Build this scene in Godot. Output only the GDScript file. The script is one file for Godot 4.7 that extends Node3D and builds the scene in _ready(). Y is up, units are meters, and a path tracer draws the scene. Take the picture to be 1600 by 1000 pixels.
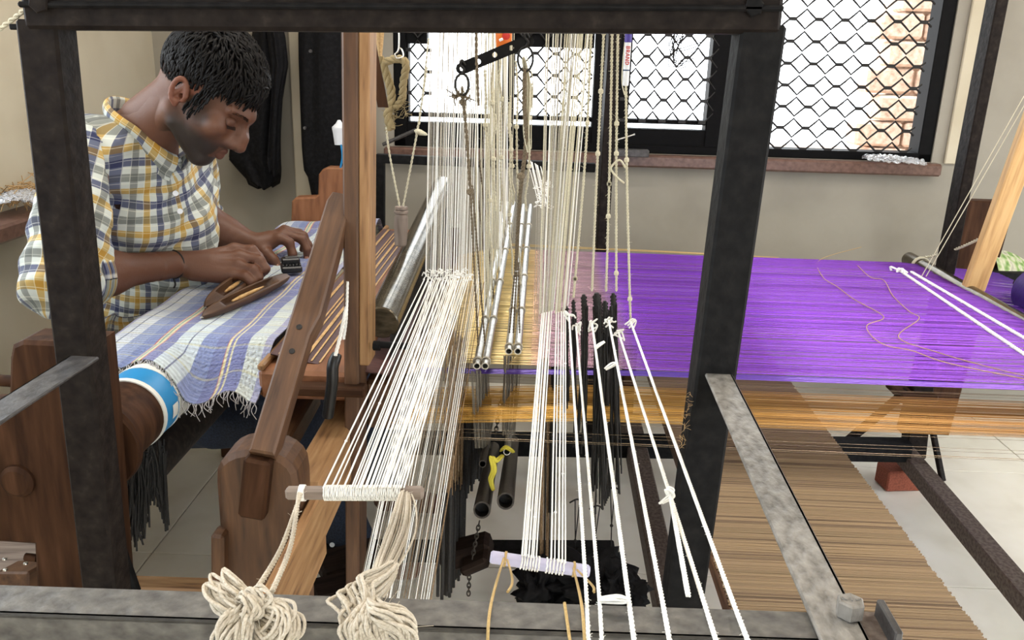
extends Node3D
# A handloom workshop: a weaver at a steel-framed loom. Metres, y up, the loom's width runs along z, the warp along x.

var M := {}
var rng := RandomNumberGenerator.new()

# ---------------------------------------------------------------- mesh collector
class MB:
	var v := PackedVector3Array()
	var n := PackedVector3Array()
	var t := PackedVector2Array()
	var c := PackedColorArray()
	var i := PackedInt32Array()
	var col := Color.WHITE

	func vert(p: Vector3, nn: Vector3, uv := Vector2.ZERO) -> int:
		v.append(p); n.append(nn); t.append(uv); c.append(col)
		return v.size() - 1

	func tri(a: int, b: int, d: int) -> void:   # counter-clockwise from outside
		i.append(a); i.append(d); i.append(b)

	func poly(ps: Array, out: Vector3) -> void:   # flat convex polygon facing out
		var nn: Vector3 = (ps[1] - ps[0]).cross(ps[2] - ps[0])
		if nn.length() < 1e-12 and ps.size() > 3:
			nn = (ps[2] - ps[0]).cross(ps[3] - ps[0])
		if nn.length() < 1e-12:
			return
		nn = nn.normalized()
		var flip := nn.dot(out) < 0.0
		if flip:
			nn = -nn
		var b := v.size()
		for p in ps:
			vert(p, nn, Vector2(p.x + p.z, p.y))
		for k in range(1, ps.size() - 1):
			if flip:
				tri(b, b + k + 1, b + k)
			else:
				tri(b, b + k, b + k + 1)

	func box(x: Transform3D, size: Vector3, bev := 0.0) -> void:
		var h := size / 2.0
		var bv := minf(bev, minf(h.x, minf(h.y, h.z)) * 0.9)
		var co := func(s: Vector3, ax: int) -> Vector3:
			var q := Vector3.ZERO
			for k in 3:
				q[k] = s[k] * (h[k] if k == ax or bv == 0.0 else h[k] - bv)
			return x * q
		for ax in 3:
			var u := (ax + 1) % 3
			var w := (ax + 2) % 3
			for s in [-1.0, 1.0]:
				var ps := []
				for e in [[-1, -1], [1, -1], [1, 1], [-1, 1]]:
					var q := Vector3.ZERO
					q[ax] = s; q[u] = e[0]; q[w] = e[1]
					ps.append(co.call(q, ax))
				var o := Vector3.ZERO
				o[ax] = s
				poly(ps, x.basis * o)
			if bv > 0.0:
				for s in [-1.0, 1.0]:
					for r in [-1.0, 1.0]:
						var a := Vector3.ZERO
						a[ax] = -1; a[u] = s; a[w] = r
						var b := Vector3.ZERO
						b[ax] = 1; b[u] = s; b[w] = r
						var o := Vector3.ZERO
						o[u] = s; o[w] = r
						poly([co.call(a, u), co.call(b, u), co.call(b, w), co.call(a, w)], x.basis * o)
		if bv > 0.0:
			for s in [-1.0, 1.0]:
				for r in [-1.0, 1.0]:
					for q in [-1.0, 1.0]:
						var d := Vector3(s, r, q)
						poly([co.call(d, 0), co.call(d, 1), co.call(d, 2)], x.basis * d)

	func tube(ps: PackedVector3Array, rad, sides := 8, caps := true, twist := 0.0) -> void:
		var m := ps.size()
		if m < 2:
			return
		var tg := (ps[1] - ps[0]).normalized()
		var side := tg.cross(Vector3.UP if absf(tg.y) < 0.9 else Vector3.RIGHT).normalized()
		var first := v.size()
		var run := 0.0
		for k in m:
			var nt := (ps[mini(k + 1, m - 1)] - ps[maxi(k - 1, 0)]).normalized()
			side = (side - nt * side.dot(nt)).normalized()
			var up := nt.cross(side)
			var r: float = rad[k] if rad is Array or rad is PackedFloat32Array else rad
			if k > 0:
				run += ps[k].distance_to(ps[k - 1])
			for s in sides + 1:
				var a := TAU * s / sides + twist * k
				var d := side * cos(a) + up * sin(a)
				vert(ps[k] + d * r, d, Vector2(float(s) / sides, run))
		for k in m - 1:
			for s in sides:
				var a := first + k * (sides + 1) + s
				var b := a + sides + 1
				tri(a, a + 1, b + 1)
				tri(a, b + 1, b)
		if caps:
			for e in [0, m - 1]:
				var nn := (ps[0] - ps[1]).normalized() if e == 0 else (ps[m - 1] - ps[m - 2]).normalized()
				var b := vert(ps[e], nn)
				for s in sides + 1:
					vert(v[first + e * (sides + 1) + s], nn)
				for s in sides:
					if e == 0:
						tri(b, b + s + 2, b + s + 1)
					else:
						tri(b, b + s + 1, b + s + 2)

	func rod(a: Vector3, b: Vector3, r: float, sides := 8) -> void:
		tube(PackedVector3Array([a, b]), r, sides)

	# lathe: profile of (radius, height along axis)
	func lathe(at: Vector3, axis: Vector3, prof: Array, sides := 24) -> void:
		var y := axis.normalized()
		var x := y.cross(Vector3.UP if absf(y.y) < 0.9 else Vector3.RIGHT).normalized()
		var z := x.cross(y)
		for k in prof.size() - 1:
			var p: Vector2 = prof[k]
			var q: Vector2 = prof[k + 1]
			var e := q - p
			if e.length() < 1e-6:
				continue
			var nr := Vector2(e.y, -e.x).normalized()
			var b := v.size()
			for s in sides + 1:
				var a := TAU * s / sides
				var d := x * cos(a) + z * sin(a)
				var nn := d * nr.x + y * nr.y
				vert(at + d * p.x + y * p.y, nn, Vector2(float(s) / sides, p.y))
				vert(at + d * q.x + y * q.y, nn, Vector2(float(s) / sides, q.y))
			for s in sides:
				var w := b + s * 2
				tri(w, w + 1, w + 3)
				tri(w, w + 3, w + 2)

	# extruded polygon in the xy plane of frame x, from z = 0 to z = depth, edges chamfered by bev
	func prism(x: Transform3D, pts: PackedVector2Array, depth: float, bev := 0.0) -> void:
		var pg := pts
		if Geometry2D.is_polygon_clockwise(pg):
			pg = pg.duplicate()
			pg.reverse()
		var m := pg.size()
		var ins := PackedVector2Array()
		for k in m:
			var e1 := (pg[k] - pg[(k + m - 1) % m]).normalized()
			var e2 := (pg[(k + 1) % m] - pg[k]).normalized()
			var n1 := Vector2(-e1.y, e1.x)
			var n2 := Vector2(-e2.y, e2.x)
			var nn := (n1 + n2).normalized()
			ins.append(pg[k] + nn * bev / maxf(0.4, nn.dot(n1)))
		var ids := Geometry2D.triangulate_polygon(ins)
		for e in [[0.0, -1.0], [depth, 1.0]]:
			var b := v.size()
			var nn: Vector3 = (x.basis * Vector3(0, 0, e[1])).normalized()
			for p in ins:
				vert(x * Vector3(p.x, p.y, e[0]), nn, p)
			for k in range(0, ids.size(), 3):
				var o := (ins[ids[k + 1]] - ins[ids[k]]).cross(ins[ids[k + 2]] - ins[ids[k]])
				if (o > 0.0) == (e[1] > 0.0):
					tri(b + ids[k], b + ids[k + 1], b + ids[k + 2])
				else:
					tri(b + ids[k], b + ids[k + 2], b + ids[k + 1])
		for k in m:
			var j := (k + 1) % m
			var d := pg[j] - pg[k]
			var o: Vector3 = x.basis * Vector3(d.y, -d.x, 0)
			poly([x * Vector3(pg[k].x, pg[k].y, bev), x * Vector3(pg[j].x, pg[j].y, bev), x * Vector3(pg[j].x, pg[j].y, depth - bev), x * Vector3(pg[k].x, pg[k].y, depth - bev)], o)
			if bev > 0.0:
				poly([x * Vector3(pg[k].x, pg[k].y, bev), x * Vector3(pg[j].x, pg[j].y, bev), x * Vector3(ins[j].x, ins[j].y, 0), x * Vector3(ins[k].x, ins[k].y, 0)], o - x.basis.z * 0.01)
				poly([x * Vector3(pg[k].x, pg[k].y, depth - bev), x * Vector3(pg[j].x, pg[j].y, depth - bev), x * Vector3(ins[j].x, ins[j].y, depth), x * Vector3(ins[k].x, ins[k].y, depth)], o + x.basis.z * 0.01)

	# a sheet of cloth: f(u, v) in 0..1 gives a point; both faces and a hem of real thickness
	func sheet(f: Callable, nu: int, nv: int, thick := 0.002, us := 1.0, vs := 1.0) -> void:
		var g := PackedVector3Array()
		for a in nu + 1:
			for b in nv + 1:
				g.append(f.call(float(a) / nu, float(b) / nv))
		var w := nv + 1
		var ns := PackedVector3Array()
		for a in nu + 1:
			for b in nv + 1:
				var du := g[mini(a + 1, nu) * w + b] - g[maxi(a - 1, 0) * w + b]
				var dv := g[a * w + mini(b + 1, nv)] - g[a * w + maxi(b - 1, 0)]
				ns.append(du.cross(dv).normalized())
		for s in [1.0, -1.0]:
			var o := v.size()
			for a in nu + 1:
				for b in nv + 1:
					vert(g[a * w + b] + ns[a * w + b] * thick * 0.5 * s, ns[a * w + b] * s, Vector2(us * a / nu, vs * b / nv))
			for a in nu:
				for b in nv:
					var p := o + a * w + b
					if s > 0:
						tri(p, p + w, p + w + 1); tri(p, p + w + 1, p + 1)
					else:
						tri(p, p + w + 1, p + w); tri(p, p + 1, p + w + 1)
		var o2 := v.size() - 2 * g.size()
		var rim := []
		for a in nu + 1: rim.append(a * w)
		for b in range(1, nv + 1): rim.append(nu * w + b)
		for a in range(nu - 1, -1, -1): rim.append(a * w + nv)
		for b in range(nv - 1, 0, -1): rim.append(b)
		for k in rim.size():
			var p: int = o2 + rim[k]
			var q: int = o2 + rim[(k + 1) % rim.size()]
			tri(p, p + g.size(), q); tri(q, p + g.size(), q + g.size())

	func mesh() -> ArrayMesh:
		var a := []
		a.resize(Mesh.ARRAY_MAX)
		a[Mesh.ARRAY_VERTEX] = v; a[Mesh.ARRAY_NORMAL] = n; a[Mesh.ARRAY_TEX_UV] = t; a[Mesh.ARRAY_COLOR] = c; a[Mesh.ARRAY_INDEX] = i
		var m := ArrayMesh.new()
		m.add_surface_from_arrays(Mesh.PRIMITIVE_TRIANGLES, a)
		return m

# ---------------------------------------------------------------- nodes
var used := {}

func numbered(called: String) -> String:
	used[called] = used.get(called, -1) + 1
	return called if used[called] == 0 else "%s_%03d" % [called, used[called]]

func tag(o: Node3D, label: String, category: String, group := "", kind := "") -> Node3D:
	o.set_meta("label", label)
	if category: o.set_meta("category", category)
	if group: o.set_meta("group", group)
	if kind: o.set_meta("kind", kind)
	return o

func thing(called: String, label: String, category: String, at := Vector3.ZERO, group := "") -> Node3D:
	var o := Node3D.new()
	o.name = numbered(called)
	o.position = at
	add_child(o)
	return tag(o, label, category, group)

# geometry is given in world coordinates; a part is moved back by its parent's place
func origin_of(o: Node) -> Vector3:
	var p := Vector3.ZERO
	while o is Node3D and o != self:
		p += o.position
		o = o.get_parent()
	return p

func part(called: String, b: MB, mat: Material, parent: Node = null) -> MeshInstance3D:
	var o := MeshInstance3D.new()
	o.mesh = b.mesh()
	o.material_override = mat
	if parent == null or parent == self:
		o.name = numbered(called)
		add_child(o)
	else:
		o.name = called
		o.position = -origin_of(parent)
		parent.add_child(o, true)
	return o

func struct(called: String, b: MB, mat: Material, label: String) -> MeshInstance3D:
	var o := part(called, b, mat)
	o.set_meta("kind", "structure")
	o.set_meta("label", label)
	return o

# a bar from a to b, its own frame has y along the bar so that grain runs lengthwise
func frame(a: Vector3, b: Vector3, up := Vector3.UP) -> Transform3D:
	var y := (b - a).normalized()
	if absf(y.dot(up)) > 0.98:
		up = Vector3.BACK
	var z := (up - y * up.dot(y)).normalized()
	return Transform3D(Basis(y.cross(z), y, z), (a + b) / 2.0)

func bar(called: String, a: Vector3, b: Vector3, w: float, h: float, mat: Material, parent: Node = null, bev := 0.003, up := Vector3.UP) -> MeshInstance3D:
	var m := MB.new()
	m.box(Transform3D(), Vector3(w, a.distance_to(b), h), bev)
	var o := part(called, m, mat, parent)
	var x := frame(a, b, up)
	x.origin += o.position
	o.transform = x
	return o

# an L-section bar: flat leaf of width w facing up, other leaf h hanging on side s
func angle_bar(called: String, a: Vector3, b: Vector3, w: float, h: float, s: float, mat: Material, parent: Node = null, th := 0.004, up := Vector3.UP) -> MeshInstance3D:
	var m := MB.new()
	var l := a.distance_to(b)
	m.box(Transform3D(Basis(), Vector3(0, 0, -th / 2)), Vector3(w, l, th), 0.0012)
	m.box(Transform3D(Basis(), Vector3(s * (w - th) / 2, 0, -h / 2)), Vector3(th, l, h), 0.0012)
	var o := part(called, m, mat, parent)
	var x := frame(a, b, up)
	x.origin += o.position
	o.transform = x
	return o

func at_height(a: Vector3, b: Vector3, y: float) -> Vector3:
	return a + (b - a) * ((y - a.y) / (b.y - a.y))

func bend(a: Vector3, b: Vector3, sag: float, k := 8, wob := 0.0) -> PackedVector3Array:
	var r := PackedVector3Array()
	for j in k + 1:
		var f := float(j) / k
		var p := a.lerp(b, f) + Vector3(0, -sag * 4.0 * f * (1.0 - f), 0)
		if wob > 0.0 and j > 0 and j < k:
			p += Vector3(rng.randf_range(-wob, wob), 0, rng.randf_range(-wob, wob))
		r.append(p)
	return r

func smooth_path(ps: Array, per := 6) -> PackedVector3Array:
	var cv := Curve3D.new()
	var r := PackedVector3Array()
	for k in ps.size() - 1:
		var p0: Vector3 = ps[maxi(k - 1, 0)]
		var p1: Vector3 = ps[k]
		var p2: Vector3 = ps[k + 1]
		var p3: Vector3 = ps[mini(k + 2, ps.size() - 1)]
		for j in per:
			var f := float(j) / per
			r.append(0.5 * (2.0 * p1 + (p2 - p0) * f + (2.0 * p0 - 5.0 * p1 + 4.0 * p2 - p3) * f * f + (3.0 * p1 - p0 - 3.0 * p2 + p3) * f * f * f))
	r.append(ps[ps.size() - 1])
	return r

# twisted rope of several strands
func rope(m: MB, ps: PackedVector3Array, r: float, strands := 3, pitch := 0.03, sides := 6) -> void:
	var total := 0.0
	for k in ps.size() - 1:
		total += ps[k].distance_to(ps[k + 1])
	var steps := clampi(int(total / pitch * 8.0), 8, 400)
	var fine := PackedVector3Array()
	var seg := 0
	var done := 0.0
	for k in steps + 1:
		var want := total * k / steps
		while seg < ps.size() - 2 and done + ps[seg].distance_to(ps[seg + 1]) < want:
			done += ps[seg].distance_to(ps[seg + 1])
			seg += 1
		fine.append(ps[seg].lerp(ps[seg + 1], clampf((want - done) / maxf(1e-6, ps[seg].distance_to(ps[seg + 1])), 0, 1)))
	for s in strands:
		var q := PackedVector3Array()
		for k in fine.size():
			var tg := (fine[mini(k + 1, fine.size() - 1)] - fine[maxi(k - 1, 0)]).normalized()
			var sd := tg.cross(Vector3(0.3, 0.2, 0.93)).normalized()
			var up := tg.cross(sd)
			var a := TAU * s / strands + TAU * total * k / steps / pitch
			q.append(fine[k] + (sd * cos(a) + up * sin(a)) * r * 0.48)
		m.tube(q, r * 0.56, sides, true)

# loose fibre hairs along a path
func fuzz(m: MB, ps: PackedVector3Array, count: int, length: float, r := 0.0002) -> void:
	for k in count:
		var s := rng.randi_range(0, ps.size() - 2)
		var p := ps[s].lerp(ps[s + 1], rng.randf())
		var d := Vector3(rng.randfn(), rng.randfn(), rng.randfn()).normalized()
		var e := Vector3(rng.randfn(), rng.randfn(), rng.randfn()).normalized()
		var l := length * rng.randf_range(0.4, 1.0)
		m.tube(PackedVector3Array([p, p + d * l * 0.5 + e * l * 0.15, p + d * l * 0.8 + e * l * 0.4]), r, 3, false)

# ---------------------------------------------------------------- materials
func noise_tex(nseed: int, freq: float, ramp: Array, size := 512, octaves := 4, normal := false, kind := FastNoiseLite.TYPE_SIMPLEX_SMOOTH, bump := 4.0) -> NoiseTexture2D:
	var n := FastNoiseLite.new()
	n.seed = nseed; n.frequency = freq; n.noise_type = kind; n.fractal_octaves = octaves
	var t := NoiseTexture2D.new()
	t.width = size; t.height = size; t.seamless = true; t.noise = n
	if normal:
		t.as_normal_map = true; t.bump_strength = bump
	elif ramp.size():
		var g := Gradient.new()
		var offs := PackedFloat32Array()
		var cols := PackedColorArray()
		for k in ramp.size():
			offs.append(float(k) / (ramp.size() - 1)); cols.append(ramp[k])
		g.offsets = offs; g.colors = cols
		t.color_ramp = g
	return t

func flat(name_: String, col: Color, rough := 0.6, metal := 0.0) -> StandardMaterial3D:
	var m := StandardMaterial3D.new()
	m.resource_name = name_; m.albedo_color = col; m.roughness = rough; m.metallic = metal
	M[name_] = m
	return m

func noisy(name_: String, ramp: Array, scale: Vector3, rough := 0.6, metal := 0.0, nseed := 1, freq := 0.02, octaves := 4, relief := 0.0, world := false) -> StandardMaterial3D:
	var m := flat(name_, Color.WHITE, rough, metal)
	m.albedo_texture = noise_tex(nseed, freq, ramp, 512, octaves)
	m.uv1_triplanar = true
	m.uv1_world_triplanar = world
	m.uv1_scale = scale
	m.uv1_triplanar_sharpness = 4.0
	if relief > 0.0:
		m.normal_enabled = true
		m.normal_scale = relief
		m.normal_texture = noise_tex(nseed, freq, [], 512, octaves, true)
	return m

func make_materials() -> void:
	noisy("steel_dark", [Color8(20, 16, 15), Color8(30, 25, 23), Color8(36, 31, 28), Color8(50, 44, 40)], Vector3(3, 3, 3), 0.5, 0.1, 3, 0.03, 5, 0.3)
	noisy("steel_black", [Color8(16, 16, 17), Color8(24, 24, 25), Color8(34, 33, 33)], Vector3(3, 3, 3), 0.5, 0.1, 4, 0.03, 5, 0.3)
	noisy("steel_toplit", [Color8(92, 88, 84), Color8(118, 115, 110), Color8(134, 131, 126), Color8(146, 143, 138), Color8(160, 157, 150)], Vector3(9, 5, 9), 0.5, 0.25, 5, 0.02, 6, 0.8)  # speckled steel, light on the top faces put into its pale grey
	noisy("steel_grey", [Color8(44, 42, 42), Color8(66, 64, 64), Color8(80, 78, 78), Color8(98, 96, 94)], Vector3(5, 4, 5), 0.45, 0.25, 6, 0.018, 5, 0.4)
	noisy("steel_mid", [Color8(70, 68, 66), Color8(90, 88, 85), Color8(104, 102, 98), Color8(122, 119, 114)], Vector3(7, 5, 7), 0.5, 0.25, 40, 0.02, 6, 0.5)
	noisy("steel_rust", [Color8(66, 52, 45), Color8(96, 84, 76), Color8(118, 106, 98)], Vector3(6, 5, 6), 0.7, 0.1, 7, 0.03, 5, 0.5)
	noisy("wood_dark", [Color8(40, 25, 17), Color8(56, 36, 24), Color8(68, 45, 30), Color8(82, 56, 40)], Vector3(7, 0.9, 7), 0.5, 0.0, 8, 0.012, 5, 0.25)
	noisy("wood_brown", [Color8(54, 35, 23), Color8(80, 54, 36), Color8(94, 65, 43), Color8(112, 80, 55)], Vector3(9, 1.0, 9), 0.5, 0.0, 9, 0.012, 5, 0.25)
	noisy("wood_light", [Color8(104, 72, 44), Color8(146, 108, 70), Color8(162, 124, 84), Color8(178, 142, 102)], Vector3(9, 1.0, 9), 0.5, 0.0, 10, 0.012, 5, 0.25)
	noisy("wood_orange", [Color8(110, 68, 42), Color8(140, 92, 60), Color8(154, 104, 72)], Vector3(6, 1.0, 6), 0.5, 0.0, 11, 0.012, 4, 0.2)
	noisy("wood_blond", [Color8(176, 134, 84), Color8(206, 166, 110), Color8(218, 182, 128)], Vector3(9, 0.8, 9), 0.55, 0.0, 12, 0.012, 4, 0.2)
	noisy("wood_grey", [Color8(90, 78, 70), Color8(132, 118, 108), Color8(150, 138, 128)], Vector3(9, 1.0, 9), 0.7, 0.0, 13, 0.012, 4, 0.3)
	noisy("wood_black", [Color8(26, 20, 17), Color8(44, 34, 29), Color8(58, 46, 40)], Vector3(8, 1.0, 8), 0.65, 0.0, 14, 0.012, 4, 0.3)
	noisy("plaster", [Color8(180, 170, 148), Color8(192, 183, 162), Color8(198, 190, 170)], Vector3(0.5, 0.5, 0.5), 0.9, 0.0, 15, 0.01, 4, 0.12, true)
	noisy("plaster_shaded", [Color8(136, 131, 121), Color8(148, 143, 132), Color8(154, 149, 138)], Vector3(0.5, 0.5, 0.5), 0.9, 0.0, 16, 0.01, 5, 0.12, true)  # shade of the window wall put into a darker, greyer plaster
	noisy("floor_tile", [Color8(226, 221, 206), Color8(238, 234, 221), Color8(243, 240, 229)], Vector3(0.8, 0.8, 0.8), 0.25, 0.0, 17, 0.012, 4, 0.0, true)
	noisy("grout", [Color8(120, 112, 98), Color8(140, 132, 118)], Vector3(3, 3, 3), 0.9, 0.0, 18)
	noisy("sill_stone", [Color8(82, 58, 50), Color8(104, 78, 68), Color8(120, 92, 82)], Vector3(3, 3, 3), 0.35, 0.0, 19, 0.03, 5)
	noisy("frame_black", [Color8(8, 8, 9), Color8(14, 14, 16)], Vector3(4, 4, 4), 0.4, 0.1, 20, 0.02, 3)
	noisy("stone_pale", [Color8(170, 140, 120), Color8(200, 172, 152), Color8(214, 190, 172), Color8(226, 208, 194)], Vector3(2.5, 2.5, 2.5), 0.9, 0.0, 21, 0.02, 5, 0.4, true)
	noisy("silver", [Color8(168, 166, 160), Color8(206, 204, 198), Color8(224, 222, 216)], Vector3(8, 8, 8), 0.28, 0.9, 22, 0.02, 4)
	noisy("pipe_bronze", [Color8(66, 59, 47), Color8(88, 80, 65), Color8(108, 99, 82)], Vector3(4, 12, 4), 0.2, 0.6, 23, 0.015, 4)
	noisy("pipe_dark", [Color8(34, 31, 29), Color8(62, 57, 53), Color8(84, 78, 72)], Vector3(8, 5, 8), 0.35, 0.6, 24, 0.02, 5)
	noisy("cord_white", [Color8(236, 235, 230), Color8(246, 246, 242), Color8(252, 252, 250)], Vector3(40, 40, 40), 0.85, 0.0, 25)
	noisy("cord_cream", [Color8(184, 177, 152), Color8(206, 200, 176), Color8(220, 215, 196)], Vector3(40, 40, 40), 0.85, 0.0, 26)
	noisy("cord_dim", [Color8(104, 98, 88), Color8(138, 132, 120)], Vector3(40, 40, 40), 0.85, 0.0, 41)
	noisy("cord_fringe", [Color8(120, 120, 150), Color8(176, 174, 176), Color8(214, 208, 190)], Vector3(60, 60, 60), 0.9, 0.0, 42)
	noisy("cotton_soft", [Color8(176, 166, 148), Color8(202, 193, 177), Color8(216, 209, 195)], Vector3(40, 40, 40), 0.95, 0.0, 43)
	noisy("cord_tan", [Color8(176, 148, 96), Color8(206, 178, 124)], Vector3(40, 40, 40), 0.85, 0.0, 27)
	noisy("cord_grey", [Color8(150, 144, 130), Color8(186, 180, 166), Color8(204, 198, 186)], Vector3(40, 40, 40), 0.85, 0.0, 28)
	noisy("rope_brown", [Color8(70, 60, 48), Color8(112, 99, 80), Color8(140, 126, 104)], Vector3(40, 40, 40), 0.9, 0.0, 29)
	noisy("thread_black", [Color8(16, 15, 15), Color8(30, 28, 27), Color8(48, 44, 42)], Vector3(30, 12, 30), 0.75, 0.0, 30)
	noisy("thread_rust", [Color8(92, 70, 48), Color8(140, 114, 84), Color8(162, 136, 104)], Vector3(30, 12, 30), 0.8, 0.0, 31)
	noisy("cloth_black", [Color8(12, 12, 14), Color8(20, 20, 22), Color8(30, 30, 33)], Vector3(6, 6, 6), 0.85, 0.0, 32, 0.02, 4, 0.5)
	noisy("denim", [Color8(18, 24, 36), Color8(28, 38, 56), Color8(40, 52, 74)], Vector3(8, 8, 8), 0.85, 0.0, 33, 0.04, 5, 0.5)
	noisy("brick_red", [Color8(112, 58, 42), Color8(142, 76, 56), Color8(156, 88, 66)], Vector3(8, 8, 8), 0.9, 0.0, 34, 0.03, 5, 0.5)
	noisy("cloth_violet_dark", [Color8(58, 34, 36), Color8(84, 54, 52), Color8(98, 64, 60)], Vector3(3, 3, 40), 0.55, 0.0, 35, 0.02, 4)
	noisy("purple_roll", [Color8(30, 12, 66), Color8(48, 20, 104), Color8(62, 28, 130)], Vector3(6, 6, 40), 0.45, 0.0, 36, 0.02, 4)
	noisy("straw", [Color8(170, 136, 92), Color8(208, 176, 128)], Vector3(20, 20, 20), 0.85, 0.0, 37)
	noisy("gunny", [Color8(120, 104, 72), Color8(150, 134, 98), Color8(176, 160, 122)], Vector3(24, 24, 24), 0.9, 0.0, 38, 0.05, 4, 0.6)
	noisy("roll_mottled", [Color8(22, 18, 17), Color8(40, 33, 30), Color8(72, 62, 56)], Vector3(5, 5, 5), 0.7, 0.0, 39, 0.02, 6, 0.4)
	flat("black_plastic", Color8(20, 20, 22), 0.35)
	flat("white_plastic", Color8(226, 230, 236), 0.4)
	flat("wire_black", Color8(26, 24, 23), 0.45, 0.3)
	flat("blue_paint", Color8(30, 132, 190), 0.4)
	flat("white_paint", Color8(222, 222, 214), 0.5)
	flat("blue_dark", Color8(24, 54, 96), 0.5)
	flat("red", Color8(190, 40, 30), 0.5)
	flat("orange_print", Color8(226, 116, 34), 0.4)
	flat("yellow_cloth", Color8(200, 188, 66), 0.85)
	flat("pen_cap", Color8(64, 50, 140), 0.4)
	flat("lilac", Color8(188, 186, 214), 0.35)
	flat("fill_tube_glow", Color8(250, 248, 240), 0.5)
	var threads := flat("threads", Color.WHITE, 0.2)
	threads.metallic = 0.5
	threads.metallic_specular = 0.7
	threads.clearcoat_enabled = true
	threads.clearcoat = 1.0
	threads.clearcoat_roughness = 0.16
	threads.vertex_color_use_as_albedo = true
	for s in ["steel_dark", "steel_black", "wood_dark", "frame_black", "cloth_black", "wood_black"]:
		M[s].metallic = 0.0
		M[s].metallic_specular = 0.22
		M[s].roughness = 0.62
	var silk := flat("silk", Color.WHITE, 0.24)
	silk.vertex_color_use_as_albedo = true
	silk.metallic = 0.85
	silk.metallic_specular = 0.7
	silk.clearcoat_enabled = true
	silk.clearcoat = 1.0
	silk.clearcoat_roughness = 0.22
	var zari := flat("zari", Color.WHITE, 0.3)
	zari.vertex_color_use_as_albedo = true
	zari.metallic = 0.9
	var film := flat("clear_film", Color(0.95, 0.97, 1.0, 0.25), 0.12)
	film.transparency = BaseMaterial3D.TRANSPARENCY_ALPHA
	film.cull_mode = BaseMaterial3D.CULL_DISABLED
	var rib := flat("ribbed", Color.WHITE, 0.7)
	rib.vertex_color_use_as_albedo = true

# ---------------------------------------------------------------- scene
func _ready() -> void:
	# camera, sky, exposure, added fill lamps
	var cam := Camera3D.new()
	cam.name = "camera"
	cam.transform = Transform3D(Basis(Vector3(0.999068, 0.026934, -0.033715), Vector3(-0.035765, 0.953990, -0.297697), Vector3(0.024146, 0.298625, 0.954065)), Vector3(0, 1.15, 0))
	cam.fov = rad_to_deg(2.0 * atan(500.0 / 1330.0))
	cam.near = 0.02
	cam.current = true
	add_child(cam)
	var env := Environment.new()
	env.background_mode = Environment.BG_COLOR
	env.background_color = Color(0.95, 0.98, 1.0)
	env.background_energy_multiplier = 6.0
	env.tonemap_mode = Environment.TONE_MAPPER_LINEAR
	env.tonemap_exposure = 1.0
	env.sdfgi_enabled = true
	env.ssao_enabled = true
	env.ssil_enabled = true
	var we := WorldEnvironment.new()
	we.name = "world"
	we.environment = env
	add_child(we)
	rng.seed = 7
	make_materials()
	fill_tube(Vector3(-0.3, 2.42, -1.7), 1.9, "added fill lamp, a white tube out of view under the ceiling above the loom")
	fill_tube(Vector3(1.6, 2.42, -1.2), 2.4, "added fill lamp, a white tube out of view under the ceiling above the warp stand")
	fill_tube(Vector3(-0.4, 2.42, -0.1), 0.8, "added fill lamp, a white tube out of view under the ceiling above the front beam")
	room()
	loom_frame()
	wooden_parts()
	warp_end()
	warps()
	harness()
	misc()
	person()

func fill_tube(at: Vector3, energy: float, label: String) -> void:  # added tube lamps out of view, filling the room with light
	var o := thing("added_fill_lamp", label, "lamp", at)
	var b := MB.new()
	b.box(Transform3D(Basis(), at + Vector3(0, 0.03, 0)), Vector3(1.24, 0.05, 0.07), 0.006)
	part("batten", b, M.white_paint, o)
	var t := MB.new()
	t.rod(at + Vector3(-0.6, -0.015, 0), at + Vector3(0.6, -0.015, 0), 0.014, 12)
	var g := (M.fill_tube_glow as StandardMaterial3D)
	g.emission_enabled = true
	g.emission = Color(1, 0.97, 0.9)
	g.emission_energy_multiplier = 3.0
	part("tube", t, g, o)
	var l := AreaLight3D.new()
	l.name = "fill_tube_light"
	l.area_size = Vector2(1.2, 0.06)
	l.light_energy = energy
	l.light_color = Color(1.0, 0.97, 0.93)
	l.shadow_enabled = true
	l.position = Vector3(0, -0.035, 0)
	l.rotation_degrees = Vector3(-90, 0, 0)
	o.add_child(l)

const XL := -1.28
const XR := 3.0
const ZB := -2.9
const ZF := 1.7
const HC := 2.5

func slab(b: MB, lo: Vector3, hi: Vector3, bev := 0.0) -> void:
	b.box(Transform3D(Basis(), (lo + hi) / 2.0), hi - lo, bev)

# a wall with one opening; along = 0 for a wall across x, 2 for a wall across z
func wall_with_hole(called: String, lo: Vector3, hi: Vector3, axis: int, a0: float, a1: float, y0: float, y1: float, mat: Material, label: String) -> void:
	var b := MB.new()
	var mk := func(s: float, e: float, l: float, h: float) -> void:
		var p := lo
		var q := hi
		p[axis] = s; q[axis] = e; p.y = l; q.y = h
		slab(b, p, q)
	mk.call(lo[axis], a0, lo.y, hi.y)
	mk.call(a1, hi[axis], lo.y, hi.y)
	mk.call(a0, a1, lo.y, y0)
	mk.call(a0, a1, y1, hi.y)
	struct(called, b, mat, label)

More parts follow.
